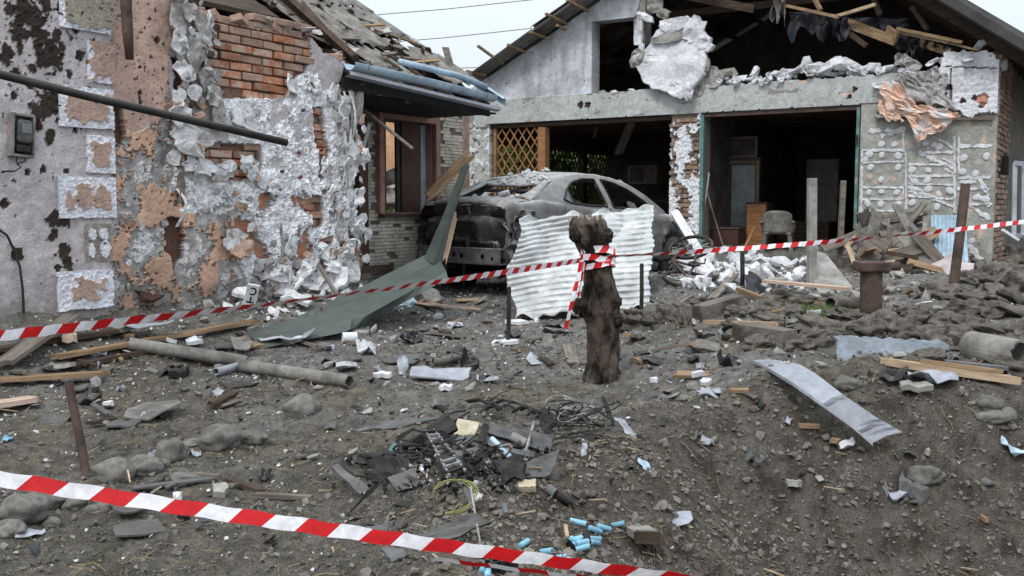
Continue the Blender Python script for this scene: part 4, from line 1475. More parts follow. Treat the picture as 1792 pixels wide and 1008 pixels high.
# side wall on the right: brick, each course in sight laid
SWY = 6.0
MB().bx((AR - .26, .30, .3), (AR - .04, SWY, 3.55)).build('side_wall_core', 'concrete_dark', garage)
cn = 0
for r_ in range(40):
    z = .55 + r_ * .075
    if z > 3.5:
        break
    for c in range(6):
        y = .14 + c * .252 + (.125 if r_ % 2 else 0)
        if y > 1.5:
            continue
        obj('brick', rnd.choice(BRX), garage, (AR - .05 + rnd.uniform(-.008, .012), y, z), (0, 0, PI / 2 + rnd.uniform(-.03, .03)))
        cn += 1
# small black wall lamp on the side wall
wl_ = thing('wall_lamp', 'small dark lamp box on the garage brick side wall at far right', 'lamp', GF.world(AR + .02, .35, ga(1762, 288)[1]), R(GF.deg))
MB().box((.05, 0, 0), (.09, .16, .26)).build('housing', 'black', wl_, bevel=.02)
MB().box((.05, 0, .15), (.05, .08, .06)).build('bracket', 'steel_dark', wl_, bevel=.01)

# adhesive dabs and ridges left by the fallen insulation boards on the right pier
def dot_mesh(i):
    rg = random.Random(i)
    mb = MB()
    n = 14
    V = [(0, -.022, 0)]
    for (t, y) in ((.6, -.021), (.92, -.014), (1.0, 0.01)):
        for k in range(n):
            a = 2 * PI * k / n
            r_ = t * (1 + .10 * math.sin(a * 2 + i) + rg.uniform(-.05, .05))
            V.append((math.cos(a) * r_, y, math.sin(a) * r_ * .95))
    F = [(0, 1 + (k + 1) % n, 1 + k) for k in range(n)]
    for l in range(2):
        for k in range(n):
            k2 = (k + 1) % n
            F.append((1 + l * n + k, 1 + l * n + k2, 1 + (l + 1) * n + k2, 1 + (l + 1) * n + k))
    return mb.add(V, F).mesh('adhesive_dab', 'plaster_white')
DOTS = [dot_mesh(i) for i in range(4)]
z8 = lambda x, y: (1400 + x / 3.36, 200 + y / 3.36)
dots = [(482, 178), (560, 178), (484, 240), (582, 245), (418, 312), (580, 312), (480, 385), (408, 460), (482, 456), (572, 460), (402, 525), (478, 528), (582, 527), (392, 602), (476, 604), (550, 602),
        (742, 172), (790, 180), (820, 192), (778, 262), (662, 328), (757, 330), (756, 440), (662, 520), (808, 545), (965, 258), (1098, 248), (956, 338), (1034, 350), (1040, 490), (1010, 745), (676, 395), (885, 450), (818, 470), (1095, 500), (410, 235), (750, 390)]
for i, (x, y) in enumerate(dots):
    a, z = ga(*z8(x, y))
    s_ = rnd.uniform(.042, .056)
    obj('adhesive_dab', DOTS[i % 4], garage, (a, -.032, z), (0, rnd.random() * 6, 0), (s_, 1, s_))
def ridge(x0, y0, x1, y1, seed, wd=.022):
    rg = random.Random(seed)
    (a0, z0), (a1, z1) = ga(*z8(x0, y0)), ga(*z8(x1, y1))
    L_ = math.hypot(a1 - a0, z1 - z0)
    n = max(4, int(L_ / .035))
    ux, uz = (a1 - a0) / L_, (z1 - z0) / L_
    P = []
    for i in range(n + 1):
        t = i / n
        a, z = a0 + (a1 - a0) * t, z0 + (z1 - z0) * t
        w1, w2 = wd * rg.uniform(.35, 1.25), wd * rg.uniform(.35, 1.25)
        if rg.random() < .12:
            w1 = w2 = .003
        P.append([(a - uz * w1, -.028, z + ux * w1), (a - uz * w1 * .7, -.044, z + ux * w1 * .7), (a + uz * w2 * .7, -.044, z - ux * w2 * .7), (a + uz * w2, -.028, z - ux * w2)])
    return MB().grid(P).build('adhesive_ridge', 'plaster_white', garage)
RID_ = [(405, 100, 625, 95, .045), (610, 90, 612, 210, .02), (430, 205, 620, 208, .02), (368, 212, 620, 215, .02), (370, 215, 362, 600, .025), (375, 285, 615, 278, .02), (365, 432, 610, 432, .02), (610, 432, 612, 500, .012),
        (365, 500, 605, 500, .02), (360, 568, 600, 570, .02), (625, 215, 628, 560, .02), (700, 228, 905, 225, .03), (640, 296, 905, 300, .022), (640, 368, 905, 362, .025), (640, 410, 905, 415, .02), (910, 130, 912, 580, .022),
        (935, 130, 936, 330, .02), (940, 192, 1135, 186, .035), (925, 375, 1125, 372, .03), (925, 440, 1120, 440, .025), (925, 530, 1120, 530, .03), (640, 425, 800, 500, .04), (800, 500, 905, 545, .025), (700, 225, 905, 320, .03),
        (780, 130, 910, 195, .018), (820, 140, 910, 210, .014), (640, 480, 900, 500, .03), (650, 300, 660, 420, .02), (1000, 540, 1120, 620, .05), (1060, 380, 1110, 480, .05), (1040, 470, 1120, 540, .04), (990, 760, 1060, 860, .06),
        (480, 130, 560, 110, .05), (390, 250, 425, 240, .05), (370, 265, 400, 275, .05), (840, 260, 905, 290, .02), (850, 320, 905, 350, .025), (660, 440, 700, 470, .04), (940, 400, 1040, 395, .035), (640, 455, 720, 450, .03)]
for i, (x0, y0, x1, y1, w_) in enumerate(RID_):
    ridge(x0, y0, x1, y1, 1200 + i, w_)
# a bent batten lying along the top of the pier
p0, p1 = ga(1532, 206, -.06), ga(1738, 208, -.06)
MB().beam((p0[0], -.07, p0[1]), (p1[0], -.07, p1[1]), .04, .035).build('batten', 'wood_grey', garage)

# steel door frame, teal paint
fr = MB()
fr.bx((O2L - .02, -.03, .5), (O2L + .05, .05, LZ - .02))
fr.build('door_frame', 'teal_paint', garage)
MB().bx((O2R - .05, -.02, .5), (O2R - .005, .05, LZ - .02)).build('door_frame', 'teal_paint', garage)
MB().bx((O2L + .05, -.015, LZ - .06), (O2R - .05, .05, LZ - .015)).build('door_frame', 'rust', garage)
MB().bx((O2L + .01, .05, .5), (O2L + .04, .30, LZ - .03)).build('door_leaf', 'wood_grey', garage)
for z in (1.0, 2.35):
    MB().box((O2R - .03, -.05, z), (.03, .03, .14)).build('hinge', 'steel_dark', garage)
MB().bx((O1L, .02, LZ - .07), (O1R, .2, LZ - .015)).build('wood_head', 'wood_dark', garage)

# hanging slab of white plaster and foam torn from the gable
def gscrap(x, y, w_px, h_px, off, rot, mat, seed, th=.06, amp=.03, jag=.22, n=22, sq=.4, name='broken_slab', yaw=0.0):
    a, z = ga(x, y, off)
    k = 15.3 / 1720
    o = plate_mb(w_px * k, h_px * k, th, seed, n, jag, 0, amp, sq).build(name, mat, garage, False, (a, off, z), (PI / 2 + yaw * .4, rot, yaw))
    return o
HS = [(1162, 40), (1180, 36), (1200, 26), (1214, 42), (1228, 52), (1240, 66), (1246, 80), (1234, 92), (1236, 112), (1230, 132), (1218, 146), (1208, 166), (1192, 162), (1182, 171), (1164, 162), (1142, 158), (1128, 146), (1118, 132), (1112, 118), (1102, 104), (1106, 94), (1122, 92), (1132, 80), (1138, 66), (1146, 52)]
hc = ga(1174, 100, -.17)
def hang_pt(x, y, f, o):
    a, z = ga(x, y, -.17)
    a, z = hc[0] + (a - hc[0]) * f, hc[1] + (z - hc[1]) * f
    n_ = mnoise.noise(Vector((a * 2.2, z * 2.2, 1))) + .5 * mnoise.noise(Vector((a * 6, z * 6, 4)))
    return (a, -.17 + o + .05 * n_ + .10 * (z - hc[1]), z)
V, F = [], []
nH = len(HS)
HS2 = [(x + rnd.uniform(-2.5, 2.5), y + rnd.uniform(-2.5, 2.5)) for (x, y) in [((HS[i][0] * (1 - t) + HS[(i + 1) % nH][0] * t), (HS[i][1] * (1 - t) + HS[(i + 1) % nH][1] * t)) for i in range(nH) for t in (0, .5)]]
nH = len(HS2)
for o in (0, .10):
    for f in (.02, .35, .65, .85, .97, 1.0):
        V += [hang_pt(x, y, f, o + (.02 if f == 1.0 and o == 0 else 0)) for x, y in HS2]
for l in range(5):
    for k in range(nH):
        k2 = (k + 1) % nH
        F.append((l * nH + k, l * nH + k2, (l + 1) * nH + k2, (l + 1) * nH + k))
        b = 6 * nH
        F.append((b + l * nH + k2, b + l * nH + k, b + (l + 1) * nH + k, b + (l + 1) * nH + k2))
for k in range(nH):
    F.append((5 * nH + k, 5 * nH + (k + 1) % nH, 11 * nH + (k + 1) % nH, 11 * nH + k))
F += [tuple(reversed(range(nH)))]
MB().add(V, F).build('hanging_slab', 'plaster_white', garage)
for i, (x, y, w_, h_, o_, r_, m_) in enumerate([(1118, 52, 24, 70, -.06, .02, 'plaster_white'), (1146, 8, 34, 34, -.12, .3, 'concrete'), (1160, 24, 30, 22, -.15, .5, 'concrete'), (1180, 42, 60, 26, -.13, -.12, 'plaster_white'), (1215, 52, 40, 50, -.14, .5, 'plaster_white'),
                                               (1130, 30, 44, 14, -.10, .5, 'plaster_white'), (1115, 104, 30, 40, -.16, .3, 'concrete'), (1122, 88, 10, 30, -.12, 0, 'plaster_white'), (1232, 78, 26, 34, -.14, -.7, 'plaster_white'), (1235, 112, 16, 30, -.10, 0, 'concrete'),
                                               (1184, 158, 50, 28, -.2, .5, 'plaster_white'), (1204, 160, 20, 36, -.2, .0, 'plaster_white'), (1170, 66, 70, 20, -.16, -.1, 'concrete'), (1225, 150, 26, 40, -.05, .2, 'concrete'), (1250, 138, 40, 44, -.02, .3, 'concrete')]):
    gscrap(x, y, w_, h_, o_, r_, m_, 2110 + i, .05, .03, .3, 14, .5, 'broken_slab', rnd.uniform(-.3, .3))
# upright stub of brick wall between the attic window and the breach
st0 = ga(1112, 40, 0)
MB().bx((ga(1108, 50)[0], .02, ga(1108, 78)[1]), (ga(1128, 50)[0], .26, ga(1108, -30)[1])).build('wall_stub', 'concrete', garage)
# rubble along the top of the lintel
LUMP = [hull_mesh('rubble_lump', 'plaster_white', 320 + i, 15, .6, .5) for i in range(5)]
LUMPC = [hull_mesh('rubble_lump', 'concrete', 330 + i, 15, .7, .6) for i in range(4)]
for (x, y, w_, h_) in [(1060, 162, 20, 8), (1078, 160, 16, 10), (1108, 158, 26, 14), (1270, 128, 60, 22), (1290, 138, 50, 14), (1322, 124, 18, 28), (1318, 138, 30, 12), (1345, 136, 40, 12), (1358, 128, 30, 16), (1378, 126, 34, 20), (1398, 120, 34, 18),
                       (1412, 108, 22, 26), (1430, 116, 50, 26), (1456, 110, 60, 34), (1480, 112, 50, 30), (1500, 120, 50, 24), (1520, 118, 40, 22), (1534, 116, 22, 26), (1548, 122, 30, 16), (1502, 132, 50, 12), (1460, 128, 50, 12), (1420, 130, 40, 12), (1380, 138, 60, 8),
                       (1440, 124, 60, 20), (1562, 120, 30, 12), (1716, 76, 24, 18), (1748, 112, 22, 26), (1690, 100, 70, 26), (1660, 106, 26, 30), (1735, 104, 30, 20), (1240, 128, 26, 40), (1262, 136, 24, 20)]:
    a, z = ga(x, y, .1)
    k = 15.2 / 1720
    conc = rnd.random() < .15
    obj('rubble_lump', rnd.choice(LUMPC if conc else LUMP), garage, (a, rnd.uniform(.0, .16), z - .02), (rnd.uniform(-.4, .4), rnd.uniform(-.4, .4), rnd.random() * 6), (w_ * k * 1.15, .22, h_ * k * 1.5))
# thin plaster flakes along the broken edge
for i in range(40):
    x = rnd.uniform(1250, 1560)
    y = np.interp(x, [1250, 1330, 1400, 1460, 1560], [134, 134, 120, 112, 122])
    gscrap(x, y + rnd.uniform(0, 12), rnd.uniform(8, 22), rnd.uniform(6, 14), rnd.uniform(-.12, .1), rnd.random() * 6, 'plaster_white', 2200 + i, .02, .02, .3, 10, .5, 'plaster_flake', rnd.uniform(-1, 1))

# peeling sheet of pink-orange render cloth at the right corner
def cloth(name, corners, nx, ny, amp, mat, seed, off0, off1, holes=.0):
    """hanging crumpled sheet; corners in photo order TL TR BR BL on the facade"""
    q = [ga(x, y, -.2) for x, y in corners]
    V, F = [], []
    P = []
    for i in range(nx + 1):
        u = i / nx
        row = []
        for j in range(ny + 1):
            v = j / ny
            a = (1 - v) * ((1 - u) * q[0][0] + u * q[1][0]) + v * ((1 - u) * q[3][0] + u * q[2][0])
            z = (1 - v) * ((1 - u) * q[0][1] + u * q[1][1]) + v * ((1 - u) * q[3][1] + u * q[2][1])
            n_ = float(fbm(np.array(u * 2.2 + v * 1.1), np.array(v * 1.5 - u), 2, seed))
            rg_ = abs(float(pn(np.array(u * 4.5 - v * 3), np.array(u * 1.2 + v * 2), seed + 3)))
            e = float(pn(np.array(u * 6), np.array(v * 6), seed + 9)) * .035
            row.append((a + e + .05 * n_, -(off0 + (off1 - off0) * v) - amp * .8 * n_ - amp * .9 * rg_, z + .05 * n_ - e))
        P.append(row)
    return MB().grid(P, (0, .006, 0)).build(name, mat, garage)
cloth('peeled_render', [(1560, 130), (1640, 118), (1672, 196), (1590, 170)], 26, 26, .09, 'foam_grey', 171, .1, .22)
cloth('peeled_render', [(1528, 142), (1570, 146), (1640, 210), (1560, 196)], 26, 22, .10, 'cloth_orange', 172, .12, .22)
cloth('peeled_render', [(1560, 176), (1650, 190), (1682, 206), (1584, 200)], 26, 14, .08, 'cloth_orange', 173, .2, .26)
cloth('peeled_render', [(1578, 196), (1672, 204), (1650, 226), (1604, 250)], 24, 20, .08, 'cloth_orange', 174, .22, .2)
cloth('peeled_render', [(1532, 172), (1572, 176), (1578, 218), (1540, 204)], 16, 16, .06, 'cloth_orange', 175, .14, .2)
cloth('peeled_render', [(1640, 128), (1656, 130), (1652, 178), (1620, 190)], 12, 18, .05, 'foam_grey', 176, .16, .2)
cloth('peeled_render', [(1532, 148), (1560, 150), (1574, 178), (1548, 172)], 12, 12, .05, 'plaster_white', 178, .12, .16)
for i, (x, y, w_, h_, r_) in enumerate([(1578, 104, 28, 26, .2), (1596, 112, 34, 20, .4), (1632, 108, 26, 8, -.5), (1590, 126, 40, 16, .1), (1546, 152, 40, 12, .2), (1550, 203, 34, 6, .05)]):
    gscrap(x, y, w_, h_, -.12, r_, 'foam_grey' if i < 2 else 'plaster_white', 2300 + i, .03, .04, .35, 14, .5, 'broken_slab', .3)

# lattice screen beside the left jamb
def lattice(name, parent, a0, a1, z0, z1, y, pitch, sw, mat, frame=True):
    t_ = parent
    n = 0
    H_, W_ = z1 - z0, a1 - a0
    def clip(c, s):
        # line z = z0 + s*(a - c); clip to the panel
        pts = []
        for a in (a0, a1):
            z = z0 + s * (a - c)
            if z0 - 1e-6 <= z <= z1 + 1e-6:
                pts.append((a, z))
        for z in (z0, z1):
            a = c + (z - z0) / s
            if a0 < a < a1:
                pts.append((a, z))
        return pts[:2] if len(pts) >= 2 else None
    for s, dy in ((1.45, 0), (-1.45, -.012)):
        c = a0 - H_ / 1.45 if s > 0 else a0
        end = a1 if s > 0 else a1 + H_ / 1.45
        while c < end:
            p = clip(c, s)
            if p and math.hypot(p[0][0] - p[1][0], p[0][1] - p[1][1]) > .06:
                MB().beam((p[0][0], y + dy, p[0][1]), (p[1][0], y + dy, p[1][1]), sw, .010, (0, 1, 0)).build(name, mat, t_)
            c += pitch
ls0, ls1 = ga(866, 260)[0], ga(939, 260)[0]
lzt, lzb = ga(900, 216)[1], 1.45
lt = thing('lattice_screen', 'orange wooden lattice screen in the left bay of the garage', 'lattice', (GF.o[0], GF.o[1], 0), R(GF.deg))
lattice('slat', lt, ls0, ls1, lzb, lzt, .07, .17, .022, 'wood_orange')
for (x0, x1, z0, z1) in ((ls0 - .05, ls0, lzb - .05, lzt + .04), (ls1, ls1 + .02, lzb - .05, lzt + .04), (ls0, ls1, lzt, lzt + .05), (ls0, ls1, lzb - .05, lzb)):
    MB().bx((x0, .035, z0), (x1, .095, z1)).build('frame_rail', 'wood_orange', lt)
tag(MB().bx((ls1 + .03, .0, .55), (ls1 + .17, .16, LZ - .09)).build('lattice_post', 'wood_orange', None, loc=(GF.o[0], GF.o[1], 0), rot=(0, 0, R(GF.deg)), bevel=.008), 'thick orange timber post to the right of the lattice screen', 'post')

# ---- inside the bays
DEP = 5.6
flr = MB().bx((AL + .05, -.1, .3), (AR - .28, DEP, FLOOR)).build('bay_floor', 'concrete_dark', garage)
# left side wall: a low wall, posts and a head beam with lattice between, open to the garden
def on_left(px, py):
    """depth y and height z where a sight line meets the left side wall"""
    x, y, z = ray(px, py)
    A0 = AL + .1
    den = x * GF.ax[0] + y * GF.ax[1]
    t = (A0 + GF.o[0] * GF.ax[0] + GF.o[1] * GF.ax[1]) / den
    wx, wy = x * t - GF.o[0], y * t - GF.o[1]
    return wx * GF.ay[0] + wy * GF.ay[1], CAMZ + z * t
ly0, lzt2 = on_left(960, 252)
lym, _ = on_left(1019, 280)
lyr, lzr = on_left(1075, 262)
LTOP = 2.55
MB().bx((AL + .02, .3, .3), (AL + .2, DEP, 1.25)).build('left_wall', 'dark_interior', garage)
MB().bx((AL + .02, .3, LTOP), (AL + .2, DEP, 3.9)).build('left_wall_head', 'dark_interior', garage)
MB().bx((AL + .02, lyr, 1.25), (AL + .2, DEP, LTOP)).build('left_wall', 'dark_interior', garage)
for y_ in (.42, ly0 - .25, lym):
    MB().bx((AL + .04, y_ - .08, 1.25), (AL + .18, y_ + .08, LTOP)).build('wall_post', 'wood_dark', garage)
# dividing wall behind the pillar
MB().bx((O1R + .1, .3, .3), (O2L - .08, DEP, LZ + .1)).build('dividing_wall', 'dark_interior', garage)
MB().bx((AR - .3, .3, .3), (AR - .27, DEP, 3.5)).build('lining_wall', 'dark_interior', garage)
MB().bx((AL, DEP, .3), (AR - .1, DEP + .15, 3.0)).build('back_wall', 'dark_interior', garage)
l2 = thing('rear_lattice_screen', 'dark lattice with green leaves behind it, deep in the left bay', 'lattice', GF.world(AL + .1, 0, 0), R(GF.deg + 90))
lattice('slat', l2, .5, ly0 - .33, 1.25, LTOP, 0, .19, .026, 'wood')
lattice('slat', l2, ly0 - .17, lym - .08, 1.25, LTOP, 0, .16, .03, 'wood_dark')
lattice('slat', l2, lym + .08, lyr, 1.25, LTOP, 0, .16, .03, 'wood_dark')
# ceiling boards and joists
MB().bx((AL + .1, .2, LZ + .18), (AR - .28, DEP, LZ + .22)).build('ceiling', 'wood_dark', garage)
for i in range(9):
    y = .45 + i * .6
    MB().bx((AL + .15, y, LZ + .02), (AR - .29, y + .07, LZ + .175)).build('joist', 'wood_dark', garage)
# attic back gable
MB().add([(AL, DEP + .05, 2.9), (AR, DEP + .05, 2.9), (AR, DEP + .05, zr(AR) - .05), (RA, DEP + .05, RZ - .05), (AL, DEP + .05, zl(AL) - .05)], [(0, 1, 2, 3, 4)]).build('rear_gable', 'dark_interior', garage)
MB().bx((AL, .3, 2.9), (AL + .15, DEP, zl(AL) - .03)).build('knee_wall', 'dark_interior', garage)
MB().bx((AR - .2, .3, 3.5), (AR - .05, DEP, zr(AR) - .06)).build('knee_wall', 'dark_interior', garage)

# ---- roof: corrugated sheets on rafters and battens
def roof_strip(a0, a1, fz, y0, y1, mat, pitch=.18, amp=.022, th=.01):
    n = int((y1 - y0) / pitch * 8)
    P = []
    for i in range(n + 1):
        y = y0 + (y1 - y0) * i / n
        P.append([(a, y, fz(a) + amp * math.sin(y / pitch * 2 * PI)) for a in np.linspace(a0, a1, 3)])
    return MB().grid(P, (0, 0, th)).build('roof_sheet', mat, garage, True)
M('roof_grey', S(134, 131, 128), S(104, 100, 96), scale=4, rough=.8, bump=.3, bscale=30, spots=(S(90, 80, 72), 6, .66))
a = vl0[0] - .1
while a < RA:
    b = min(a + 1.35, RA)
    roof_strip(a, b + .06, lambda q, o=a: zl(q) + .02 + .02 * (q - o), OV, .75, 'roof_grey')
    roof_strip(a, b + .06, lambda q, o=a: zl(q) + .02 + .02 * (q - o), .75, DEP + .3, 'roof_grey')
    a = b
# second layer above, set back a little at the top
roof_strip(ga(925, 40, OV)[0], RA, lambda q: zl(q) + .14, OV + .05, .9, 'roof_grey')
a = RA
while a < vr0[0] + .45:
    b = min(a + 1.35, vr0[0] + .5)
    roof_strip(a, b + .05, lambda q, o=a: zr(q) + .02, OV + (.1 if a < AR - 2.2 else 0), DEP + .3, 'roof_metal', .2, .02)
    a = b
# verge sheet on the right: dark folded metal lying over the edge
P = []
for a in np.linspace(vr1[0] - .0, vr0[0] + .5, 5):
    z = zr(a)
    P.append([(a, OV + .35, z + .20), (a, OV + .02, z + .20), (a, OV - .02, z + .15), (a, OV - .06, z + .12), (a, OV - .07, z - .02), (a, OV - .04, z - .05)])
MB().grid(P, (0, .006, .004)).build('verge_sheet', 'roof_metal', garage)
P = []
# battens ends poking out beyond the sheets on the left verge
for i, (x0, y0, x1, y1) in enumerate([(836, 80, 880, 112), (888, 78, 920, 92), (955, 24, 992, 42), (992, 0, 1030, 20), (816, 124, 850, 132), (928, 56, 954, 66), (975, 44, 990, 52)]):
    t0, t1 = ga(x0, y0, OV - .22 if i in (0, 2, 3) else OV - .02), ga(x1, y1, OV + .32)
    MB().beam((t0[0], OV - .22 if i in (0, 2, 3) else OV - .02, t0[1]), (t1[0], OV + .32, min(t1[1], zl(t1[0]) - .02)), .05, .035).build('batten', 'wood', garage)
for i in range(10):
    a = AL + .3 + i * .55
    if a > RA:
        break
    MB().beam((a, .35, zl(a) - .06), (a, DEP, zl(a) - .06), .05, .08).build('purlin', 'wood_dark', garage)
# rafters of the right slope seen from below
for y in (.05, .9, 1.8, 2.7, 3.6):
    MB().beam((RA, y, RZ - .10), (AR + .3, y, zr(AR + .3) - .10), .06, .14).build('rafter', 'wood_dark', garage)
    MB().beam((RA, y + .3, RZ - .10), (AL - .1, y + .3, zl(AL - .1) - .10), .06, .14).build('rafter', 'wood_dark', garage)
for i in range(9):
    a = RA + .3 + i * .55
    if a < AR + .2:
        MB().beam((a, -.3, zr(a) - .01), (a, DEP, zr(a) - .01), .05, .03).build('batten', 'wood_dark', garage)
MB().bx((AL + 1.2, 1.3, ga(1300, 12, 1.3)[1] - .06), (AR - .6, 1.4, ga(1300, 12, 1.3)[1] + .06)).build('collar_beam', 'wood_dark', garage)
# splintered timber and torn membrane hanging under the right slope
TB = [(1376, 10, 1468, 30, .05, 'wood', .0), (1466, 28, 1532, 8, .05, 'wood_pale', -.05), (1424, -5, 1436, 18, .06, 'wood', .1), (1482, 40, 1568, 72, .15, 'wood', .1), (1552, 54, 1570, 66, .17, 'wood', .05),
      (1570, 50, 1684, 74, .05, 'wood', -.08), (1572, 56, 1660, 74, .05, 'wood_pale', .0), (1610, 74, 1664, 92, .12, 'wood', .15), (1478, 52, 1516, 80, .07, 'wood_dark', .1), (1596, 12, 1624, 52, .07, 'wood_dark', .2), (1640, 70, 1712, 88, .03, 'wood', -.1), (1528, -5, 1540, 26, .07, 'wood_dark', .2), (1184, -10, 1320, 16, .14, 'wood_dark', .6)]
for i, (x0, y0, x1, y1, h_, m_, o_) in enumerate(TB):
    p0, p1 = ga(x0, y0, o_), ga(x1, y1, o_ - .15)
    MB().beam((p0[0], o_, p0[1]), (p1[0], o_ - .15, p1[1]), .05, h_ * .9).build('broken_timber', m_, garage)
def drape(x0, x1, y0, y1, off, seed, mat='membrane'):
    n, m_ = 18, 10
    P = []
    for i in range(n + 1):
        u = i / n
        row = []
        L_ = (y1 - y0) * (.45 + .55 * abs(math.sin(u * 7 + seed)) + .2 * math.sin(u * 23))
        for j in range(m_ + 1):
            v = j / m_
            a, z = ga(x0 + (x1 - x0) * u + 3 * math.sin(v * 5 + u * 9), y0 + L_ * v + (y1 - y0) * .1 * u, off)
            row.append((a, off + .07 * math.sin(u * 19 + seed) * (.3 + v) + .04 * math.sin(v * 7 + u * 11), z))
        P.append(row)
    return MB().grid(P, (0, .004, 0)).build('torn_membrane', mat, garage)
drape(1378, 1482, 20, 66, .05, 1)
drape(1440, 1484, 24, 60, -.05, 2, 'membrane')
drape(1566, 1640, 60, 92, .1, 3)
drape(1588, 1606, 76, 108, .0, 4)
drape(1352, 1376, -10, 36, .0, 5, 'asbestos')
drape(1484, 1590, 30, 60, .2, 6)
drape(1630, 1672, 72, 86, .05, 7)

# ---- furniture and scrap in the bays
def gbox(name, label, cat, parts, a, y, rz_=0.0, z=FLOOR):
    t_ = thing(name, label, cat, GF.world(a, y, z), R(GF.deg) + rz_)
    for (nm, c, d, m_) in parts:
        MB().box(c, d).build(nm, m_, t_, bevel=.006)
    return t_
# leaning plank in the left bay
p0, p1 = GF.at(1078, 278, 1.8), GF.at(1112, 208, 1.2)
tag(lay(board_mb(1, .16, .03, 71).build('hanging_plank', 'wood_grey'), GF.world(p0[0], 1.8, p0[1]), GF.world(p1[0], 1.2, p1[1] + .1)), 'grey plank hanging down from the ceiling of the left bay', 'plank').scale = (.95, 1, 1)
p0, p1 = GF.at(1040, 238, 2.2), GF.at(1046, 212, 2.0)
tag(lay(board_mb(.5, .05, .03, 72).build('ceiling_lath', 'wood_grey'), GF.world(p0[0], 2.2, p0[1]), GF.world(p1[0], 2.0, p1[1])), 'short grey lath hanging from the left bay ceiling beside the plank', 'lath')
a_, z_ = GF.at(1131, 306, 3.0)
gbox('air_conditioner', 'grey window air conditioner with a grille in the dark left bay', 'appliance', [('case', (0, 0, 0), (.62, .4, .36), 'wood_grey'), ('grille', (-.12, -.205, 0), (.28, .02, .28), 'dark_interior'), ('panel', (.16, -.205, 0), (.22, .02, .28), 'concrete_dark')], a_, 3.0, 0, z_)
gbox('workbench', 'dark workbench under the air conditioner in the left bay', 'bench', [('top', (0, 0, .86), (1.3, .6, .05), 'wood_dark'), ('leg', (-.6, -.25, .42), (.07, .07, .84), 'wood_dark'), ('leg', (.6, -.25, .42), (.07, .07, .84), 'wood_dark'), ('leg', (-.6, .25, .42), (.07, .07, .84), 'wood_dark'), ('leg', (.6, .25, .42), (.07, .07, .84), 'wood_dark'), ('shelf', (0, 0, .3), (1.2, .5, .03), 'wood_dark')], a_, 3.0, 0)
# right bay
a_ = GF.at(1298, 330, 1.6)
gbox('cupboard', 'dark wooden cupboard with a pale glazed door behind the teal frame', 'cupboard', [('carcass', (0, .12, .85), (.62, .3, 1.5), 'brown_paint'), ('door_pane', (.03, -.045, .95), (.40, .02, 1.05), 'glass_dirty'), ('stile', (-.22, -.05, .95), (.06, .03, 1.2), 'wood_dark'), ('stile', (.27, -.05, .95), (.05, .03, 1.2), 'wood'), ('rail', (.03, -.05, .38), (.46, .03, .06), 'wood'), ('rail', (.03, -.05, 1.52), (.46, .03, .06), 'wood_grey')], a_[0], 1.6, R(10))
a_ = GF.at(1298, 286, 1.7)
t_ = thing('picture_frame', 'tilted grey picture frame standing on top of the cupboard', 'frame', GF.world(a_[0], 1.62, FLOOR + 1.62), R(GF.deg))
for (c, d) in (((-.28, 0, .16), (.035, .03, .36)), ((.28, 0, .16), (.035, .03, .36)), ((0, 0, .32), (.56, .03, .035)), ((0, 0, 0), (.56, .03, .035))):
    MB().box(c, d).build('rail', 'wood_grey', t_)
MB().box((0, .01, .16), (.54, .01, .3)).build('backing', 'dark_interior', t_)
a_ = GF.at(1330, 385, 1.4)
gbox('orange_cabinet', 'low orange-brown cabinet beside the cupboard in the right bay', 'cabinet', [('carcass', (0, 0, .42), (.36, .4, .84), 'brown_paint'), ('door', (0, -.21, .42), (.32, .02, .76), 'wood_orange'), ('handle', (.1, -.23, .5), (.02, .03, .1), 'steel_dark')], a_[0], 1.4)
a_ = GF.at(1275, 408, .9)
gbox('red_box', 'dark red box on the floor at the left of the right bay', 'box', [('body', (0, 0, .2), (.45, .35, .4), 'brown_paint'), ('lid', (0, 0, .41), (.48, .38, .03), 'rust')], a_[0], .9)
a_ = GF.at(1445, 360, 4.2)
gbox('white_fridge', 'tall pale fridge deep in the right bay', 'fridge', [('body', (0, 0, .85), (.6, .6, 1.6), 'concrete'), ('door', (0, -.32, .6), (.58, .04, 1.1), 'concrete'), ('freezer_door', (0, -.32, 1.42), (.58, .04, .44), 'concrete'), ('handle', (-.24, -.36, .9), (.03, .04, .3), 'steel_dark')], a_[0], 4.2)
a_ = GF.at(1412, 410, 2.6)
gbox('covered_crate', 'crate under a pale crumpled sheet deep in the right bay', 'crate', [('crate', (0, 0, .25), (.9, .6, .5), 'wood_dark')], a_[0], 2.6)
# plastic garden chair with a pale cover, back to the viewer
a_ = GF.at(1355, 410, .55)
ch = thing('plastic_chair', 'pale dusty plastic chair standing in the right bay opening', 'chair', GF.world(a_[0], .75, FLOOR - .02), R(GF.deg) + R(12))
ch.scale = (.92, .92, .86)
P = []
for i in range(13):
    u = i / 12
    row = []
    for j in range(9):
        v = j / 8
        hw_ = .27 - .03 * v
        x = (u - .5) * 2 * hw_
        z = .42 + .42 * v * (1 - .18 * (abs(u - .5) * 2) ** 4)
        row.append((x, -.25 + .13 * (abs(u - .5) * 2) ** 2 - .06 * v, z))
    P.append(row)
MB().grid(P, (0, .012, 0)).build('backrest', 'asbestos', ch, True)
MB().box((0, .02, .42), (.48, .46, .035)).build('seat', 'asbestos', ch, bevel=.012)
for sx in (-1, 1):
    for sy in (-1, 1):
        MB().beam((sx * .20, .02 + sy * .19, .41), (sx * .25, .02 + sy * .24, 0), .05, .045).build('leg', 'asbestos', ch)
    MB().beam((sx * .26, -.2, .64), (sx * .27, .2, .62), .05, .03).build('armrest', 'asbestos', ch)
    MB().beam((sx * .265, .18, .62), (sx * .24, .2, .42), .04, .03).build('arm_support', 'asbestos', ch)
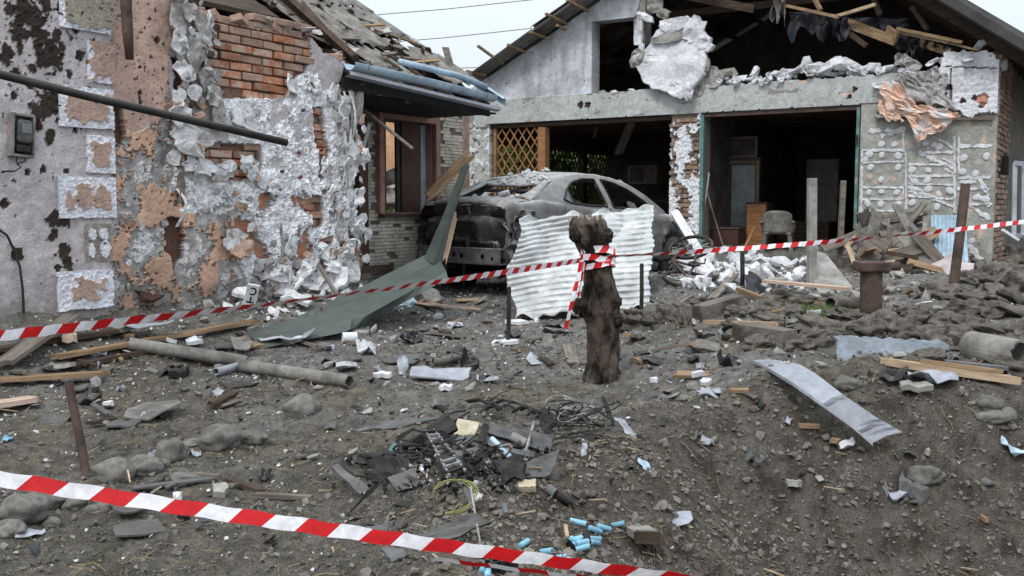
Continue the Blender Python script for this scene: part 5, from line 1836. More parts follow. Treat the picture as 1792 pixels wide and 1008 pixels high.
# leaning battens in the bay
for i, (x0, y0, x1, y1, o0, o1, m_, lb) in enumerate([(1268, 440, 1232, 320, .3, .15, 'wood_grey', 'grey batten leaning inside the teal door frame'), (1222, 430, 1240, 300, .12, .2, 'zinc', 'pale strip of sheet leaning beside the teal door frame'),
                                                      (1300, 440, 1322, 395, .2, .8, 'wood_orange', 'short orange batten leaning against the low cabinet')]):
    p0, p1 = GF.at(x0, y0, o0), GF.at(x1, y1, o1)
    P0, P1 = GF.world(p0[0], o0, p0[1]), GF.world(p1[0], o1, p1[1])
    tag(lay(board_mb((P1 - P0).length, .05 if i != 1 else .12, .02, 90 + i).build('leaning_batten', m_), P0, P1), lb, 'batten')

# greenery behind the garage, seen through the lattices
for i, (x, y, d, rx, rz_, sd_, lb) in enumerate([(985, 300, 23.2, 1.2, 1.5, 31, 'leafy green shrub behind the left half of the rear lattice'), (1048, 300, 25.0, 1.2, 1.5, 32, 'leafy green shrub behind the right half of the rear lattice'), (905, 300, 20.9, 1.0, 1.4, 33, 'leafy shrub behind the garage, seen through the orange lattice')]):
    q = W(x, y, d)
    bush('garden_shrub', lb, (q.x, q.y, .55), rx, .7, rz_, 9000, sd_, .065, group='shrubs behind the garage')
# ================================================================== THE BURNT CAR
CARZ = .32
CARS, CARA = Vector((.92, 1.0, 1.05)), 46
_l = Matrix.Rotation(R(CARA), 3, 'Z') @ Vector((0, .9, 0))
CARP = Vector((.035, 11.25, CARZ)) + _l
car = thing('wrecked_car', 'burnt dust-covered dark saloon car with crushed boot and no glass', 'car', CARP, R(CARA))
car.scale = CARS
M('car_paint', S(110, 109, 109), S(68, 67, 67), scale=3.5, rough=.62, bump=.22, bscale=22, bdist=.01, spec=.4, dust=(S(176, 175, 173), .95), spots=(S(140, 138, 136), 5, .60))
M('car_dark', S(40, 38, 37), S(26, 25, 24), scale=5, rough=.8, bump=.3, bscale=30, dust=(S(100, 96, 92), .5))
M('tyre', S(46, 45, 44), S(34, 33, 33), scale=8, rough=.9, bump=.3, bscale=40, dust=(DUST, .4))

xs_ = lambda pts: ([p_[0] for p_ in pts], [p_[1] for p_ in pts])
I = lambda x, pts: float(np.interp(x, *xs_(pts)))
Wd = [(0, .74), (.08, .80), (.3, .855), (.8, .885), (1.6, .895), (2.8, .895), (3.5, .88), (3.9, .84), (4.2, .74), (4.38, .52)]
Zlo = [(0, .50), (.15, .34), (.4, .24), (1, .20), (3.2, .20), (3.9, .24), (4.2, .22), (4.38, .26)]
Zbelt = [(0, 1.02), (.1, 1.08), (.5, 1.10), (1.0, 1.05), (1.6, 1.00), (2.4, .955), (3.1, .93), (3.5, .90), (3.9, .82), (4.2, .70), (4.38, .50)]
Zdeck = [(0, 1.05), (.06, 1.10), (.3, 1.135), (.75, 1.125), (1.0, 1.1), (3.1, 1.0), (3.4, .99), (3.8, .92), (4.15, .80), (4.38, .54)]
WHEELS = [(.82, .32), (3.50, .32)]
def crump(x, y, z):
    """dents: strongest at the rear corners"""
    k = .012 + .055 * math.exp(-((x - .1) / .45) ** 2) * (1.0 if y < 0 else .6)
    v = Vector((x * 2.3, y * 2.3, z * 2.3))
    f = mnoise.noise(v + Vector((3, 1, 7))) + .6 * mnoise.noise(v * 2.4 + Vector((9, 4, 2)))
    return k * f
side = []
NX = 120
def section(x):
    w_, zl_, zb_, zd_ = I(x, Wd), I(x, Zlo), I(x, Zbelt), I(x, Zdeck)
    pts = []
    for (fy, fz) in ((.90, 0), (.955, .08), (.985, .2), (1.0, .35), (1.0, .5), (.992, .62), (.985, .66), (.97, .72), (.965, .85), (.95, .95), (.925, 1.0)):
        pts.append((w_ * fy, zl_ + (zb_ - zl_) * fz))
    for fy in (.82, .6, .35, 0.0):
        pts.append((w_ * fy, zb_ + (zd_ - zb_) * (1 - (fy / .925) ** 2) ** .6 if fy < .925 else zb_))
    return pts
def body_side(sgn):
    mb = MB()
    NP = 15
    for i in range(NX + 1):
        x = 4.38 * i / NX
        for (y, z) in section(x):
            yy = y * sgn
            c = crump(x, yy, z)
            # wheel wells pushed in
            for (wx, wz_) in WHEELS:
                d = math.hypot(x - wx, z - wz_)
                if d < .375 and y > .6:
                    yy = sgn * (y - .26)
                elif d < .42 and y > .6:
                    # flared lip
                    yy = sgn * (y + .012)
            mb.v.append((x + (c * .8 if x < .6 else 0), yy + c * sgn * (.5 if z < .9 else .3), z + (c * .7 if x < 1 or x > 3 else 0)))
    for i in range(NX):
        x = 4.38 * (i + .5) / NX
        for j in range(NP - 1):
            if j >= 10 and 1.0 < x < 3.22:
                continue
            q = (i * NP + j, (i + 1) * NP + j, (i + 1) * NP + j + 1, i * NP + j + 1)
            mb.f.append(q if sgn < 0 else q[::-1])
    return mb
bd = body_side(-1)
b2 = body_side(1)
bd.add(b2.v, b2.f)
body = bd.build('body', 'car_paint', car, True)
# closing panels: floor and front
MB().bx((.25, -.8, .22), (4.1, .8, .27)).build('floor_pan', 'car_dark', car)
MB().bx((4.15, -.62, .25), (4.32, .62, .62)).build('front_bumper', 'car_dark', car, bevel=.04)

# roof panel, sagging at the rear
ZR = [(.98, 1.34), (1.15, 1.395), (1.5, 1.445), (1.9, 1.455), (2.3, 1.425), (2.6, 1.36)]
P = []
for i in range(25):
    x = .98 + (2.62 - .98) * i / 24
    row = []
    for j in range(21):
        u = j / 10 - 1
        hw_ = I(x, [(.98, .56), (1.5, .60), (2.2, .59), (2.62, .55)])
        z = I(x, ZR) - .055 * abs(u) ** 2.5
        sag = .07 * math.exp(-((x - 1.0) / .3) ** 2) * (1 - u * u)
        row.append((x, u * hw_, z - sag + .012 * mnoise.noise(Vector((x * 3, u * 2, 4)))))
    P.append(row)
MB().grid(P, (0, 0, -.02)).build('roof', 'car_paint', car, True)

# side frames with window openings
RAIL = [(.50, 1.12), (.70, 1.20), (.98, 1.315), (1.25, 1.385), (1.6, 1.415), (1.95, 1.415), (2.3, 1.375), (2.62, 1.30), (2.95, 1.165), (3.25, 1.01), (3.36, .95)]
BELT = [(.5, 1.085), (1.0, 1.04), (1.6, .99), (2.4, .945), (3.36, .915)]
WIN = [[(1.06, 1.10), (1.17, 1.21), (1.36, 1.305), (1.62, 1.35), (1.88, 1.35), (1.96, 1.015), (1.50, 1.035), (1.18, 1.06)],
       [(2.02, 1.348), (2.26, 1.315), (2.54, 1.235), (2.86, 1.09), (3.02, .985), (2.60, .99), (2.10, 1.008)]]
def yside(x, z):
    zb_ = I(x, BELT)
    t = max(0, min(1, (z - zb_) / (1.43 - zb_)))
    return I(x, [(.5, .79), (1.0, .825), (2.6, .825), (3.36, .80)]) * (1 - t) + .575 * t + .02 * math.sin(t * PI)
for sgn in (-1, 1):
    mb = MB()
    nx, nz = 144, 26
    idx = {}
    keep = []
    for i in range(nx + 1):
        x = .5 + 2.86 * i / nx
        zb_, zt = I(x, BELT), max(I(x, RAIL), I(x, BELT) + .005)
        for j in range(nz + 1):
            z = zb_ + (zt - zb_) * j / nz
            c = crump(x, sgn, z)
            mb.v.append((x, sgn * (yside(x, z) + c * .4), z))
    for i in range(nx):
        for j in range(nz):
            q = [i * (nz + 1) + j, (i + 1) * (nz + 1) + j, (i + 1) * (nz + 1) + j + 1, i * (nz + 1) + j + 1]
            cx_ = sum(mb.v[k][0] for k in q) / 4
            cz_ = sum(mb.v[k][2] for k in q) / 4
            if any(bool(inpoly(np.array(cx_), np.array(cz_), w_)) for w_ in WIN):
                continue
            mb.f.append(tuple(q) if sgn < 0 else tuple(q[::-1]))
    sf = mb.build('side_frame', 'car_paint', car, True)
    md = sf.modifiers.new('solid', 'SOLIDIFY')
    md.thickness = .03
    md.offset = -1 if sgn < 0 else -1
    for w_ in WIN:
        pts = [(x, sgn * (yside(x, z) + .006), z) for x, z in w_]
        pts = [tuple(Vector(pts[k]).lerp(Vector(pts[(k + 1) % len(pts)]), t)) for k in range(len(pts)) for t in (0, .34, .67)] + [pts[0]]
        MB().tube(pts, .013, 6, False).build('window_trim', 'car_dark', car, True)
    # dark shut lines between the doors
    for (x0, x1) in ((1.99, 2.03), (1.12, .98)):
        pts = [(x0 + (x1 - x0) * t, sgn * (I(x0, Wd) * (.93 + .065 * math.sin(t * PI)) + .002), 1.0 - .7 * t) for t in (0, .2, .4, .6, .8, 1)]
        MB().tube(pts, .006, 5, False).build('door_gap', 'black', car)
    # door handles, mirror stubs
    MB().box((1.32, sgn * .885, .90), (.16, .03, .028)).build('door_handle', 'car_paint', car, bevel=.008)
    MB().box((2.22, sgn * .885, .86), (.16, .03, .028)).build('door_handle', 'car_paint', car, bevel=.008)
# quarter-light bar and a sliver of glass
MB().tube([(1.24, -yside(1.24, 1.05) - .004, 1.06), (1.20, -yside(1.2, 1.2) - .004, 1.22)], .010, 6).build('quarter_bar', 'car_dark', car)
MB().grid([[(1.08, -yside(1.08, 1.09), 1.10), (1.20, -yside(1.2, 1.2), 1.22)], [(1.10, -yside(1.1, 1.08), 1.085), (1.235, -yside(1.23, 1.07), 1.07)]], (0, .004, 0)).build('quarter_glass', 'glass_dirty', car)
# jagged remnant of front door glass
plate_mb(.36, .10, .004, 77, 12, .5).build('glass_remnant', 'glass_dirty', car, False, (2.55, -.77, 1.04), (R(80), R(14), 0))
# rear screen surround: C-posts sweeping to the boot, a crumpled parcel shelf
for sgn in (-1, 1):
    P = []
    for i in range(9):
        t = i / 8
        x = 1.02 + (.42 - 1.02) * t
        z = 1.325 + (1.115 - 1.325) * t ** .9
        P.append([(x, sgn * (.46 + .10 * t), z - .005), (x - .01, sgn * (.53 + .13 * t), z + .015), (x, sgn * (.575 + .19 * t), z - .02), (x, sgn * (.585 + .20 * t), z - .06)])
    MB().grid(P, (0, 0, -.012)).build('rear_pillar', 'car_paint', car, True)
    P = []
    for i in range(9):
        t = i / 8
        x = 2.58 + (3.32 - 2.58) * t
        z = 1.35 + (.955 - 1.35) * t
        P.append([(x, sgn * (.50 + .14 * t), z), (x, sgn * (.56 + .16 * t), z + .01), (x, sgn * (.585 + .20 * t), z - .03)])
    MB().grid(P, (0, 0, -.02)).build('windscreen_pillar', 'car_paint', car, True)
MB().bx((.62, -.72, 1.02), (1.5, .72, 1.06)).build('parcel_shelf', 'car_dark', car)
P = [[(.98 + .015 * math.sin(u * 9), u * .56, 1.30 - .07 * (1 - u * u) - .05 * u * u), (.95, u * .57, 1.27 - .07 * (1 - u * u) - .05 * u * u)] for u in np.linspace(-1, 1, 15)]
MB().grid(P, (0, 0, -.015)).build('roof_lip', 'car_dark', car)

# boot lid: dished top over a crumpled rear skin
P = []
for i in range(41):
    u = i / 20 - 1
    row = []
    prof = [(.70, 1.12), (.40, 1.135), (.16, 1.125), (.03, 1.10), (-.02, 1.06), (-.01, 1.00), (.03, .93), (.015, .90), (-.01, .84), (-.005, .76), (.02, .69), (.05, .645), (.035, .625), (.06, .60)]
    prof = [tuple(np.array(prof[k]) * (1 - t) + np.array(prof[k + 1]) * t) for k in range(len(prof) - 1) for t in (0, .5)] + [prof[-1]]
    for (x, z) in prof:
        n_ = mnoise.noise(Vector((u * 2.2, z * 3.5, 1.5))) + .6 * mnoise.noise(Vector((u * 5.5, z * 9, 3.0)))
        k = .045 if z < 1.08 else .012
        x2 = x + k * n_ + .10 * u * u * u * u + (.05 * abs(mnoise.noise(Vector((u * 3, z * 6, 8)))) if z < .95 else 0)
        wv = .02 * math.sin(u * 5 + 1) * (1 if .55 < z < .72 else .25)
        hw_ = .76 if z > .7 else .70
        row.append((x2, u * hw_, z + wv + .02 * n_ * (z < 1.08) - .05 * u ** 4))
    P.append(row)
M('car_rear', S(78, 76, 75), S(40, 39, 38), scale=4.5, rough=.6, bump=.35, bscale=18, bdist=.015, spec=.4, dust=(S(158, 156, 154), .9), spots=(S(112, 108, 104), 6, .62))
MB().grid(P).build('boot_lid', 'car_rear', car, True)
# tail light sockets, empty and dark; number-plate recess
for sgn in (-1, 1):
    MB().box((.03, sgn * .60, .955), (.05, .26, .085), Matrix.Rotation(R(8) * sgn, 3, 'Z')).build('tail_light_socket', 'black', car, bevel=.02)
obj('plate_recess', MB().box((0, 0, 0), (.03, .50, .13)).mesh('plate_recess', 'car_dark'), car, (-.012, 0, .79), (0, R(-5), 0))
# chrome script remnant on the left of the lid
MB().box((-.045, .48, .865), (.008, .13, .018)).build('lid_script', 'concrete', car, bevel=.003)
# inner rear panel and exposed bumper beam with its holes
MB().bx((.10, -.72, .34), (.16, .72, 1.0)).build('rear_panel', 'car_dark', car)
bmb = MB()
def holed(y0, y1, z0, z1, holes, x):
    """a flat bar with round holes, as quads round each hole"""
    ny, nz = 84, 12
    for i in range(ny):
        for j in range(nz):
            ya, yb = y0 + (y1 - y0) * i / ny, y0 + (y1 - y0) * (i + 1) / ny
            za, zb_ = z0 + (z1 - z0) * j / nz, z0 + (z1 - z0) * (j + 1) / nz
            cy, cz = (ya + yb) / 2, (za + zb_) / 2
            if any(math.hypot(cy - hy, cz - hz) < hr for hy, hz, hr in holes):
                continue
            bmb.add([(x, ya, za), (x, yb, za), (x, yb, zb_), (x, ya, zb_)], [(3, 2, 1, 0)])
holed(-.72, .72, .38, .54, [(.50, .46, .035), (.22, .47, .028), (.08, .47, .03), (-.06, .46, .028), (-.42, .46, .03), (-.58, .44, .02), (.62, .44, .02)], -.06)
bmb.bx((-.055, -.72, .535), (.08, .72, .55))
bmb.bx((-.055, -.72, .37), (.08, .72, .385))
bmb.bx((.06, -.72, .385), (.08, .72, .535))
bmb.build('bumper_beam', 'car_paint', car)
# torn skins below and beside the lid
for i, (x, y, z, w_, h_, rx, ry, rz_) in enumerate([(.02, -.1, .60, 1.1, .10, 0, 80, 90), (-.02, .2, .57, .8, .08, 0, 70, 95), (.06, -.70, .66, .26, .42, 80, 0, 60), (.16, -.80, .78, .36, .34, 85, 10, 20), (.10, -.84, .52, .42, .30, 88, -8, 15), (.30, -.87, .92, .5, .16, 86, 4, 4), (.12, .76, .62, .3, .5, 84, 0, -60), (.03, -.55, .50, .3, .16, 0, 85, 80)]):
    plate_mb(w_, h_, .006, 3000 + i, 18, .3, .3, .07, .6).build('torn_skin', 'car_rear', car, True, (x, y, z), (R(rx), R(ry), R(rz_)))
# bent flap of rear wing hanging out on the far side
plate_mb(.30, .46, .008, 3055, 16, .25, .5, .04, .6).build('hanging_flap', 'car_dark', car, True, (.02, 1.0, .72), (R(70), R(30), R(-50)))
# wheels
def wheel(x, sgn):
    w_ = thing_part('wheel', car, (x, sgn * .80, .30), (0, 0, 0))
    return w_
def thing_part(name, parent, loc, rot):
    tm = MB()
    tm.lathe([(-.10, .20), (-.105, .25), (-.095, .30), (-.07, .318), (0, .322), (.07, .318), (.095, .30), (.105, .25), (.10, .20)], 40, 'y')
    ty = tm.build(name, 'tyre', parent, True, loc, rot)
    rm = MB()
    rm.lathe([(-.085, .205), (-.095, .215), (-.09, .195), (-.06, .185), (.06, .18), (.08, .2)], 32, 'y')
    rm.lathe([(-.07, 0.0), (-.07, .05), (-.05, .06), (.0, .06)], 16, 'y')
    for k in range(10):
        a = 2 * PI * k / 10 + (.12 if k % 2 else -.12)
        a2 = 2 * PI * (k // 2) / 5
        rm.beam((math.cos(a2) * .05, -.07, math.sin(a2) * .05), (math.cos(a) * .19, -.075, math.sin(a) * .19), .028, .02, (0, 1, 0))
    if loc[1] > 0:
        rm.v = [(v[0], -v[1], v[2]) for v in rm.v]
        rm.f = [f_[::-1] for f_ in rm.f]
    rm.build('rim', 'aluminium', ty)
    dk = MB()
    dk.lathe([(-.02, .0), (-.02, .15), (.0, .15), (.0, 0)], 24, 'y')
    dk.build('brake_disc', 'rust', ty)
    return ty
for x in (.82, 3.50):
    for sgn in (-1, 1):
        wheel(x, sgn)
# inside: seats, steering wheel, dashboard
for (x, y) in ((1.75, .36), (1.75, -.36), (1.1, 0)):
    w_ = .5 if y else 1.25
    s_ = MB().box((x + .25, y, .48), (.5, w_, .16))
    so = s_.build('seat', 'car_dark', car, bevel=.05)
    MB().box((x - .05, y, .80), (.12, w_, .60), Matrix.Rotation(R(-14), 3, 'Y')).build('backrest', 'car_dark', so, bevel=.05)
    if y:
        MB().box((x - .14, y, 1.16), (.08, .22, .16)).build('headrest', 'car_dark', so, bevel=.03)
MB().bx((2.75, -.7, .62), (3.15, .7, .94)).build('dashboard', 'car_dark', car, bevel=.05)
tb = MB()
tb.tube([(2.55 + .06 * math.sin(2 * PI * k / 20), .36 + .18 * math.cos(2 * PI * k / 20), .90 + .17 * math.sin(2 * PI * k / 20)) for k in range(21)], .014, 6, False)
tb.beam((2.55, .36, .90), (2.8, .36, .84), .05, .05)
tb.build('steering_wheel', 'black', car)
# bonnet gap and wiper cowl
MB().bx((3.14, -.66, .955), (3.24, .66, .975)).build('cowl', 'car_dark', car)

# rubble lying on the car: each lump its own
CR = [hull_mesh('plaster_lump', 'plaster_white', 340 + i, 14, .5, .6) for i in range(4)]
CRG = [hull_mesh('plaster_lump', 'concrete', 350 + i, 14, .5, .6) for i in range(3)]
cw = lambda x, y, z: CARP + Matrix.Rotation(R(CARA), 3, 'Z') @ Vector((x * CARS.x, y, z * CARS.z))
cp_, cs_ = [], []
for i in range(60):
    x, y = .98 + abs(rnd.gauss(0, .25)), rnd.uniform(-.48, .45)
    z = I(x, ZR) - .07 * math.exp(-((x - 1.0) / .3) ** 2) * (1 - (y / .57) ** 2) - .055 * abs(y / .58) ** 2.5
    cp_.append(tuple(cw(x, y, z)))
    cs_.append(rnd.uniform(.02, .055) + .07 * rnd.random() ** 3)
scatter('roof_rubble', 'broken plaster crumbs lying on the caved-in rear roof of the car', 'rubble', 'plaster_white', CR, np.array(cp_), np.array(cs_), 41, .2, tilt=.3)
cl_ = ['largest white plaster lump lying in the empty rear window of the car', 'plaster lump at the right corner of the empty rear window', 'small plaster lump just left of the right-corner one in the rear window', 'plaster lump near the middle of the empty rear window', 'smallest plaster lump on the right rear pillar foot', 'plaster lump behind the largest one in the rear window', 'plaster lump at the left half of the rear window', 'plaster lump at the far left corner of the rear window']
for i, (x, y, s_) in enumerate([(.60, -.2, .20), (.72, -.42, .12), (.74, -.30, .10), (.78, .1, .10), (.68, -.5, .09), (.82, -.1, .14), (.8, .3, .12), (.7, .45, .1)]):
    z = 1.135 if x < .75 else 1.11
    o = obj('plaster_lump', rnd.choice(CR), None, cw(x, y, z + s_ * .15), (rnd.random() * .3, rnd.random() * .3, rnd.random() * 6), (s_, s_ * .7, s_ * .8))
    tag(o, cl_[i], 'rubble', 'plaster lumps in the rear window')
# ================================================================== THE YARD
def plank(label, x0, y0, x1, y1, wd, th, mat, name='plank', l0=.03, l1=.03, roll=0.0, cat='plank', jag=.05, seed=None, d0=None, d1=None):
    p = (W(x0, y0, d0) if d0 else G(x0, y0, l0))
    q = (W(x1, y1, d1) if d1 else G(x1, y1, l1))
    sd_ = seed if seed is not None else int(x0 * 7 + y0 * 3)
    o = board_mb((q - p).length, wd, th, sd_, min(jag, (q - p).length * .2)).build(name, mat)
    return tag(lay(o, p, q, roll), label, cat)

def slab(label, x, y, w_px, h_px, mat, name, cat, rz_=0.0, tx=0.0, ty=0.0, th=.012, amp=.01, bend=0.0, jag=.2, sq=.75, seed=None, lift=.02, n=14, group=None, h3=None):
    """a broken plate lying on the ground; h_px is its drawn height, so its real depth is longer"""
    c = G(x, y, lift)
    k = c.y / FPX
    real_h = h3 if h3 else h_px * k * 2.3
    sd_ = seed if seed is not None else int(x * 5 + y * 11)
    o = plate_mb(w_px * k, real_h, th, sd_, n, jag, bend, amp, sq).build(name, mat, None, False, c, (tx, ty, rz_))
    return tag(o, label, cat, group)

def GS(px, py, up=0.0):
    """as G, on the ground without its fine roughness"""
    x, y, z = ray(px, py)
    d = np.arange(1.2, 32, .02)
    s_ = d / y
    k = np.where(CAMZ + z * s_ - gz(x * s_, d, False) <= 0)[0]
    lo = d[int(k[0]) - 1] if len(k) else d[-1]
    return Vector((x * lo / y, lo, float(gz(x * lo / y, lo, False)) + up))

# ---- tree stump with the tape tied round it
base = G(1052, 664, -.05)
TD = base.y
prof = [(664, 1053, 36), (640, 1054, 31), (600, 1056, 28), (570, 1054, 31), (545, 1050, 36), (520, 1048, 34), (500, 1047, 31), (475, 1046, 28), (455, 1044, 27), (440, 1040, 29), (425, 1036, 33), (405, 1032, 36), (392, 1030, 35), (384, 1030, 28)]
py_ = [q[0] for q in prof]
V, F = [], []
NR, NS = 150, 84
for i in range(NR):
    y = 670 - (670 - 384) * i / (NR - 1)
    cxp = np.interp(-y, [-q for q in py_], [q[1] for q in prof])
    rp = np.interp(-y, [-q for q in py_], [q[2] for q in prof]) * .93 * TD / FPX
    c = W(cxp, y, TD)
    for k in range(NS):
        a = 2 * PI * k / NS
        d = Vector((math.cos(a), math.sin(a), 0))
        p3 = Vector((math.cos(a) * .9, math.sin(a) * .9, c.z * 3.2))
        r_ = rp * (1 + .22 * mnoise.noise(p3 * 1.7) + .22 * abs(mnoise.noise(Vector((math.cos(a) * 3.0, math.sin(a) * 3.0, c.z * 4 + 3)))) + .16 * abs(mnoise.noise(Vector((math.cos(a + c.z * 2) * 5.5, math.sin(a + c.z * 2) * 5.5, c.z * 7)))) - .10)
        top = max(0, (i - NR * .9) / (NR * .1))
        V.append(tuple(c + d * r_ + Vector((0, 0, .05 * top * mnoise.noise(Vector((math.cos(a) * 4, math.sin(a) * 4, 2)))))))
for i in range(NR - 1):
    for k in range(NS):
        k2 = (k + 1) % NS
        F.append((i * NS + k, i * NS + k2, (i + 1) * NS + k2, (i + 1) * NS + k))
tc_ = len(V)
V.append(tuple(W(1030, 392, TD)))
F += [((NR - 1) * NS + k, (NR - 1) * NS + (k + 1) % NS, tc_) for k in range(NS)]
stump = thing('tree_stump', 'gnarled sawn-off tree trunk with tape tied round it, centre of the yard', 'tree', base)
ts = MB().add(V, F).build('trunk', 'bark', stump, True)
ts.matrix_parent_inverse = Matrix.Translation(-base)
# splintered top
for i in range(26):
    a = rnd.random() * 6.28
    r_ = rnd.uniform(.02, .12)
    c = W(1032, 388, TD) + Vector((math.cos(a) * r_, math.sin(a) * r_, 0))
    o = MB().beam(c - Vector((0, 0, .04)), c + Vector((rnd.gauss(0, .02), rnd.gauss(0, .02), rnd.uniform(.01, .05))), .014, .010).build('splinter', 'wood_pale' if i % 3 == 0 else 'wood_grey', stump)
    o.matrix_parent_inverse = Matrix.Translation(-base)
for i, (x, y, r_) in enumerate([(1010, 408, .055), (1060, 412, .05), (1015, 535, .055), (1075, 528, .05), (1080, 560, .045)]):
    c = W(x, y, TD - .06)
    o = obj('knot', rock_mesh('knot', 'bark', 40 + i, 3, .25, 2.5), stump, c, (0, 0, i), (r_ * 2, r_ * 2, r_ * 2.2))
    o.matrix_parent_inverse = Matrix.Translation(-base)

# ---- barrier tape: stripes are printed on it
def tape_strip(mb, path, wd, pitch, mats_idx, phase=0.0, slant=.5, tw=None):
    """ribbon along a fine path; returns faces with their stripe index"""
    s = [0]
    for i in range(1, len(path)):
        s.append(s[-1] + (path[i] - path[i - 1]).length)
    L_ = s[-1]
    def at(t):
        t = max(0, min(L_ - 1e-6, t))
        i = max(0, int(np.searchsorted(s, t)) - 1)
        f_ = (t - s[i]) / max(1e-9, s[i + 1] - s[i])
        d = (path[i + 1] - path[i]).normalized()
        return path[i].lerp(path[i + 1], f_), d
    n = int(L_ / (pitch / 2)) + 2
    for k in range(-1, n):
        sub = 4
        for q in range(sub):
            V = []
            for (tq, side_) in ((q, -1), (q, 1), (q + 1, 1), (q + 1, -1)):
                t = (k + tq / sub) * pitch / 2 + phase * pitch + side_ * slant * wd / 2
                c, d = at(t)
                ang = tw(t / L_) if tw else 0
                u = Vector((0, 0, 1))
                u = (u - d * u.dot(d)).normalized()
                v_ = d.cross(u)
                uu = u * math.cos(ang) + v_ * math.sin(ang)
                V.append(tuple(c + uu * side_ * wd / 2 + Vector((0, 0, .0015 * math.sin(t * 60)))))
            if (Vector(V[0]) - Vector(V[3])).length < 1e-5 and (Vector(V[1]) - Vector(V[2])).length < 1e-5:
                continue
            o = len(mb.v)
            mb.v += V
            mb.f.append((o, o + 1, o + 2, o + 3))
            mats_idx.append(k % 2)
def tape_obj(name, label, strips):
    mb, mi = MB(), []
    for s_ in strips:
        tape_strip(mb, *s_[:3], mi, *s_[3:])
    me = mb.mesh(name, 'tape_red')
    me.materials.append(mt('tape_white'))
    me.polygons.foreach_set('material_index', mi)
    o = obj(name, me)
    return tag(o, label, 'tape')
def hang(p, q, sag, n=60, ext=0.0):
    if ext:
        p = p + (p - q).normalized() * ext
    return [p.lerp(q, i / n) - Vector((0, 0, sag * 4 * (i / n) * (1 - i / n))) for i in range(n + 1)]
pa, pb = W(-40, 566, 3.15), W(1020, 455, TD - .12)
tape_obj('barrier_tape', 'red and white barrier tape from the left edge to the stump', [(hang(pa, pb, .05, 60, 3.0), .036, .137, 0, .7, lambda t: .35 + .75 * math.sin(t * 9 + 2) * math.sin(t * 3.1))])
pc, pd = W(1060, 449, TD - .1), W(1900, 374, 8.4)
tape_obj('barrier_tape', 'red and white barrier tape from the stump to the right edge', [(hang(pc, pd, .04, 60), .036, .137, .2, .7, lambda t: .3 + .8 * math.sin(t * 13 + 1))])
pe, pf = W(-60, 790, 1.88), W(1330, 1030, 2.25)
tape_obj('barrier_tape', 'red and white barrier tape slanting across the bottom foreground', [(hang(pe, pf, .045, 70, 2.5), .030, .137, .1, .8, lambda t: .25 + .5 * math.sin(t * 7)),
        (hang(W(760, 978, 2.12), W(1330, 1050, 2.26), .0, 50), .013, .137, .42, -.8, lambda t: .5)])
wr, wr2 = [], []
for z_, wd_, ph in ((438, .05, 0), (452, .045, .3), (462, .04, .6)):
    cy_ = W(1046, z_, TD)
    ring = [cy_ + Vector((math.cos(a) * .122, math.sin(a) * .125, .015 * math.sin(a * 2 + z_))) for a in np.linspace(0, 2 * PI, 37)]
    wr.append((ring, wd_, .12, ph, .7, lambda t: .3 * math.sin(t * 12)))
tail = [W(x, y, TD - .16) for x, y in ((1018, 455), (1014, 475), (1008, 500), (1002, 525), (996, 550), (990, 575))]
wr2.append((tail, .03, .137, .1, .5, lambda t: .6 * math.sin(t * 6)))
tail2 = [W(x, y, TD - .15) for x, y in ((1022, 458), (1018, 490), (1012, 520))]
wr2.append((tail2, .025, .137, .5, .5, lambda t: 1.0))
tape_obj('tape_wrap', 'red and white tape wound round the neck of the stump', wr)
tape_obj('tape_tail', 'loose end of red and white tape hanging down the left of the stump', wr2[:1])
tape_obj('tape_tail', 'short second tape end hanging close to the stump bark', wr2[1:])

# ---- white corrugated sheet leaning by the car
TLc, TRc = W(905, 384, 10.75), W(1142, 362, 11.7)
BLc, BRc = G(898, 556, .01), G(1132, 541, .01)
P = []
nu, nv = 46, 180
for i in range(nu + 1):
    u = i / nu
    row = []
    for j in range(nv + 1):
        v = j / nv
        ed = 1 + 0
        p = (TLc.lerp(TRc, u)).lerp(BLc.lerp(BRc, u), v)
        ph = v * 18 + .7 * u + .45 * math.sin(u * 5)
        fr_ = ph % 1.0
        wv = .026 * (1 if fr_ < .5 else -1) * min(1, 6 * min(fr_ % .5, .5 - fr_ % .5)) * (.72 + .28 * math.sin(u * 6 + v * 4))
        dent = .14 * mnoise.noise(Vector((u * 3.1, v * 2.3, 1))) + .20 * abs(mnoise.noise(Vector((u * 4.2, v * 3.0, 4)))) + .03 * mnoise.noise(Vector((u * 11, v * 8, 7)))
        fold_ = .16 * max(0, .22 - u) * (1 + math.sin(v * 6)) + .25 * max(0, .10 - u) * math.sin(v * 9)
        p = p + Vector((.12, -.95, .15)) * (wv + dent) + Vector((.5 * fold_, -fold_, 0))
        p.x += -.10 * math.exp(-((v - .55) / .22) ** 2) * max(0, .25 - u) * 4 + .05 * mnoise.noise(Vector((v * 6, 3, 1))) * (1 if u in (0, 1) else 0)
        p.z += .035 * mnoise.noise(Vector((u * 9, 7, 1))) * (v < .02 or v > .98) * 2
        row.append(p)
    P.append(row)
tag(MB().grid(P, (.0, .003, 0)).build('corrugated_sheet', 'white_sheet'), 'crumpled white corrugated metal sheet propped against the side of the car', 'sheet')

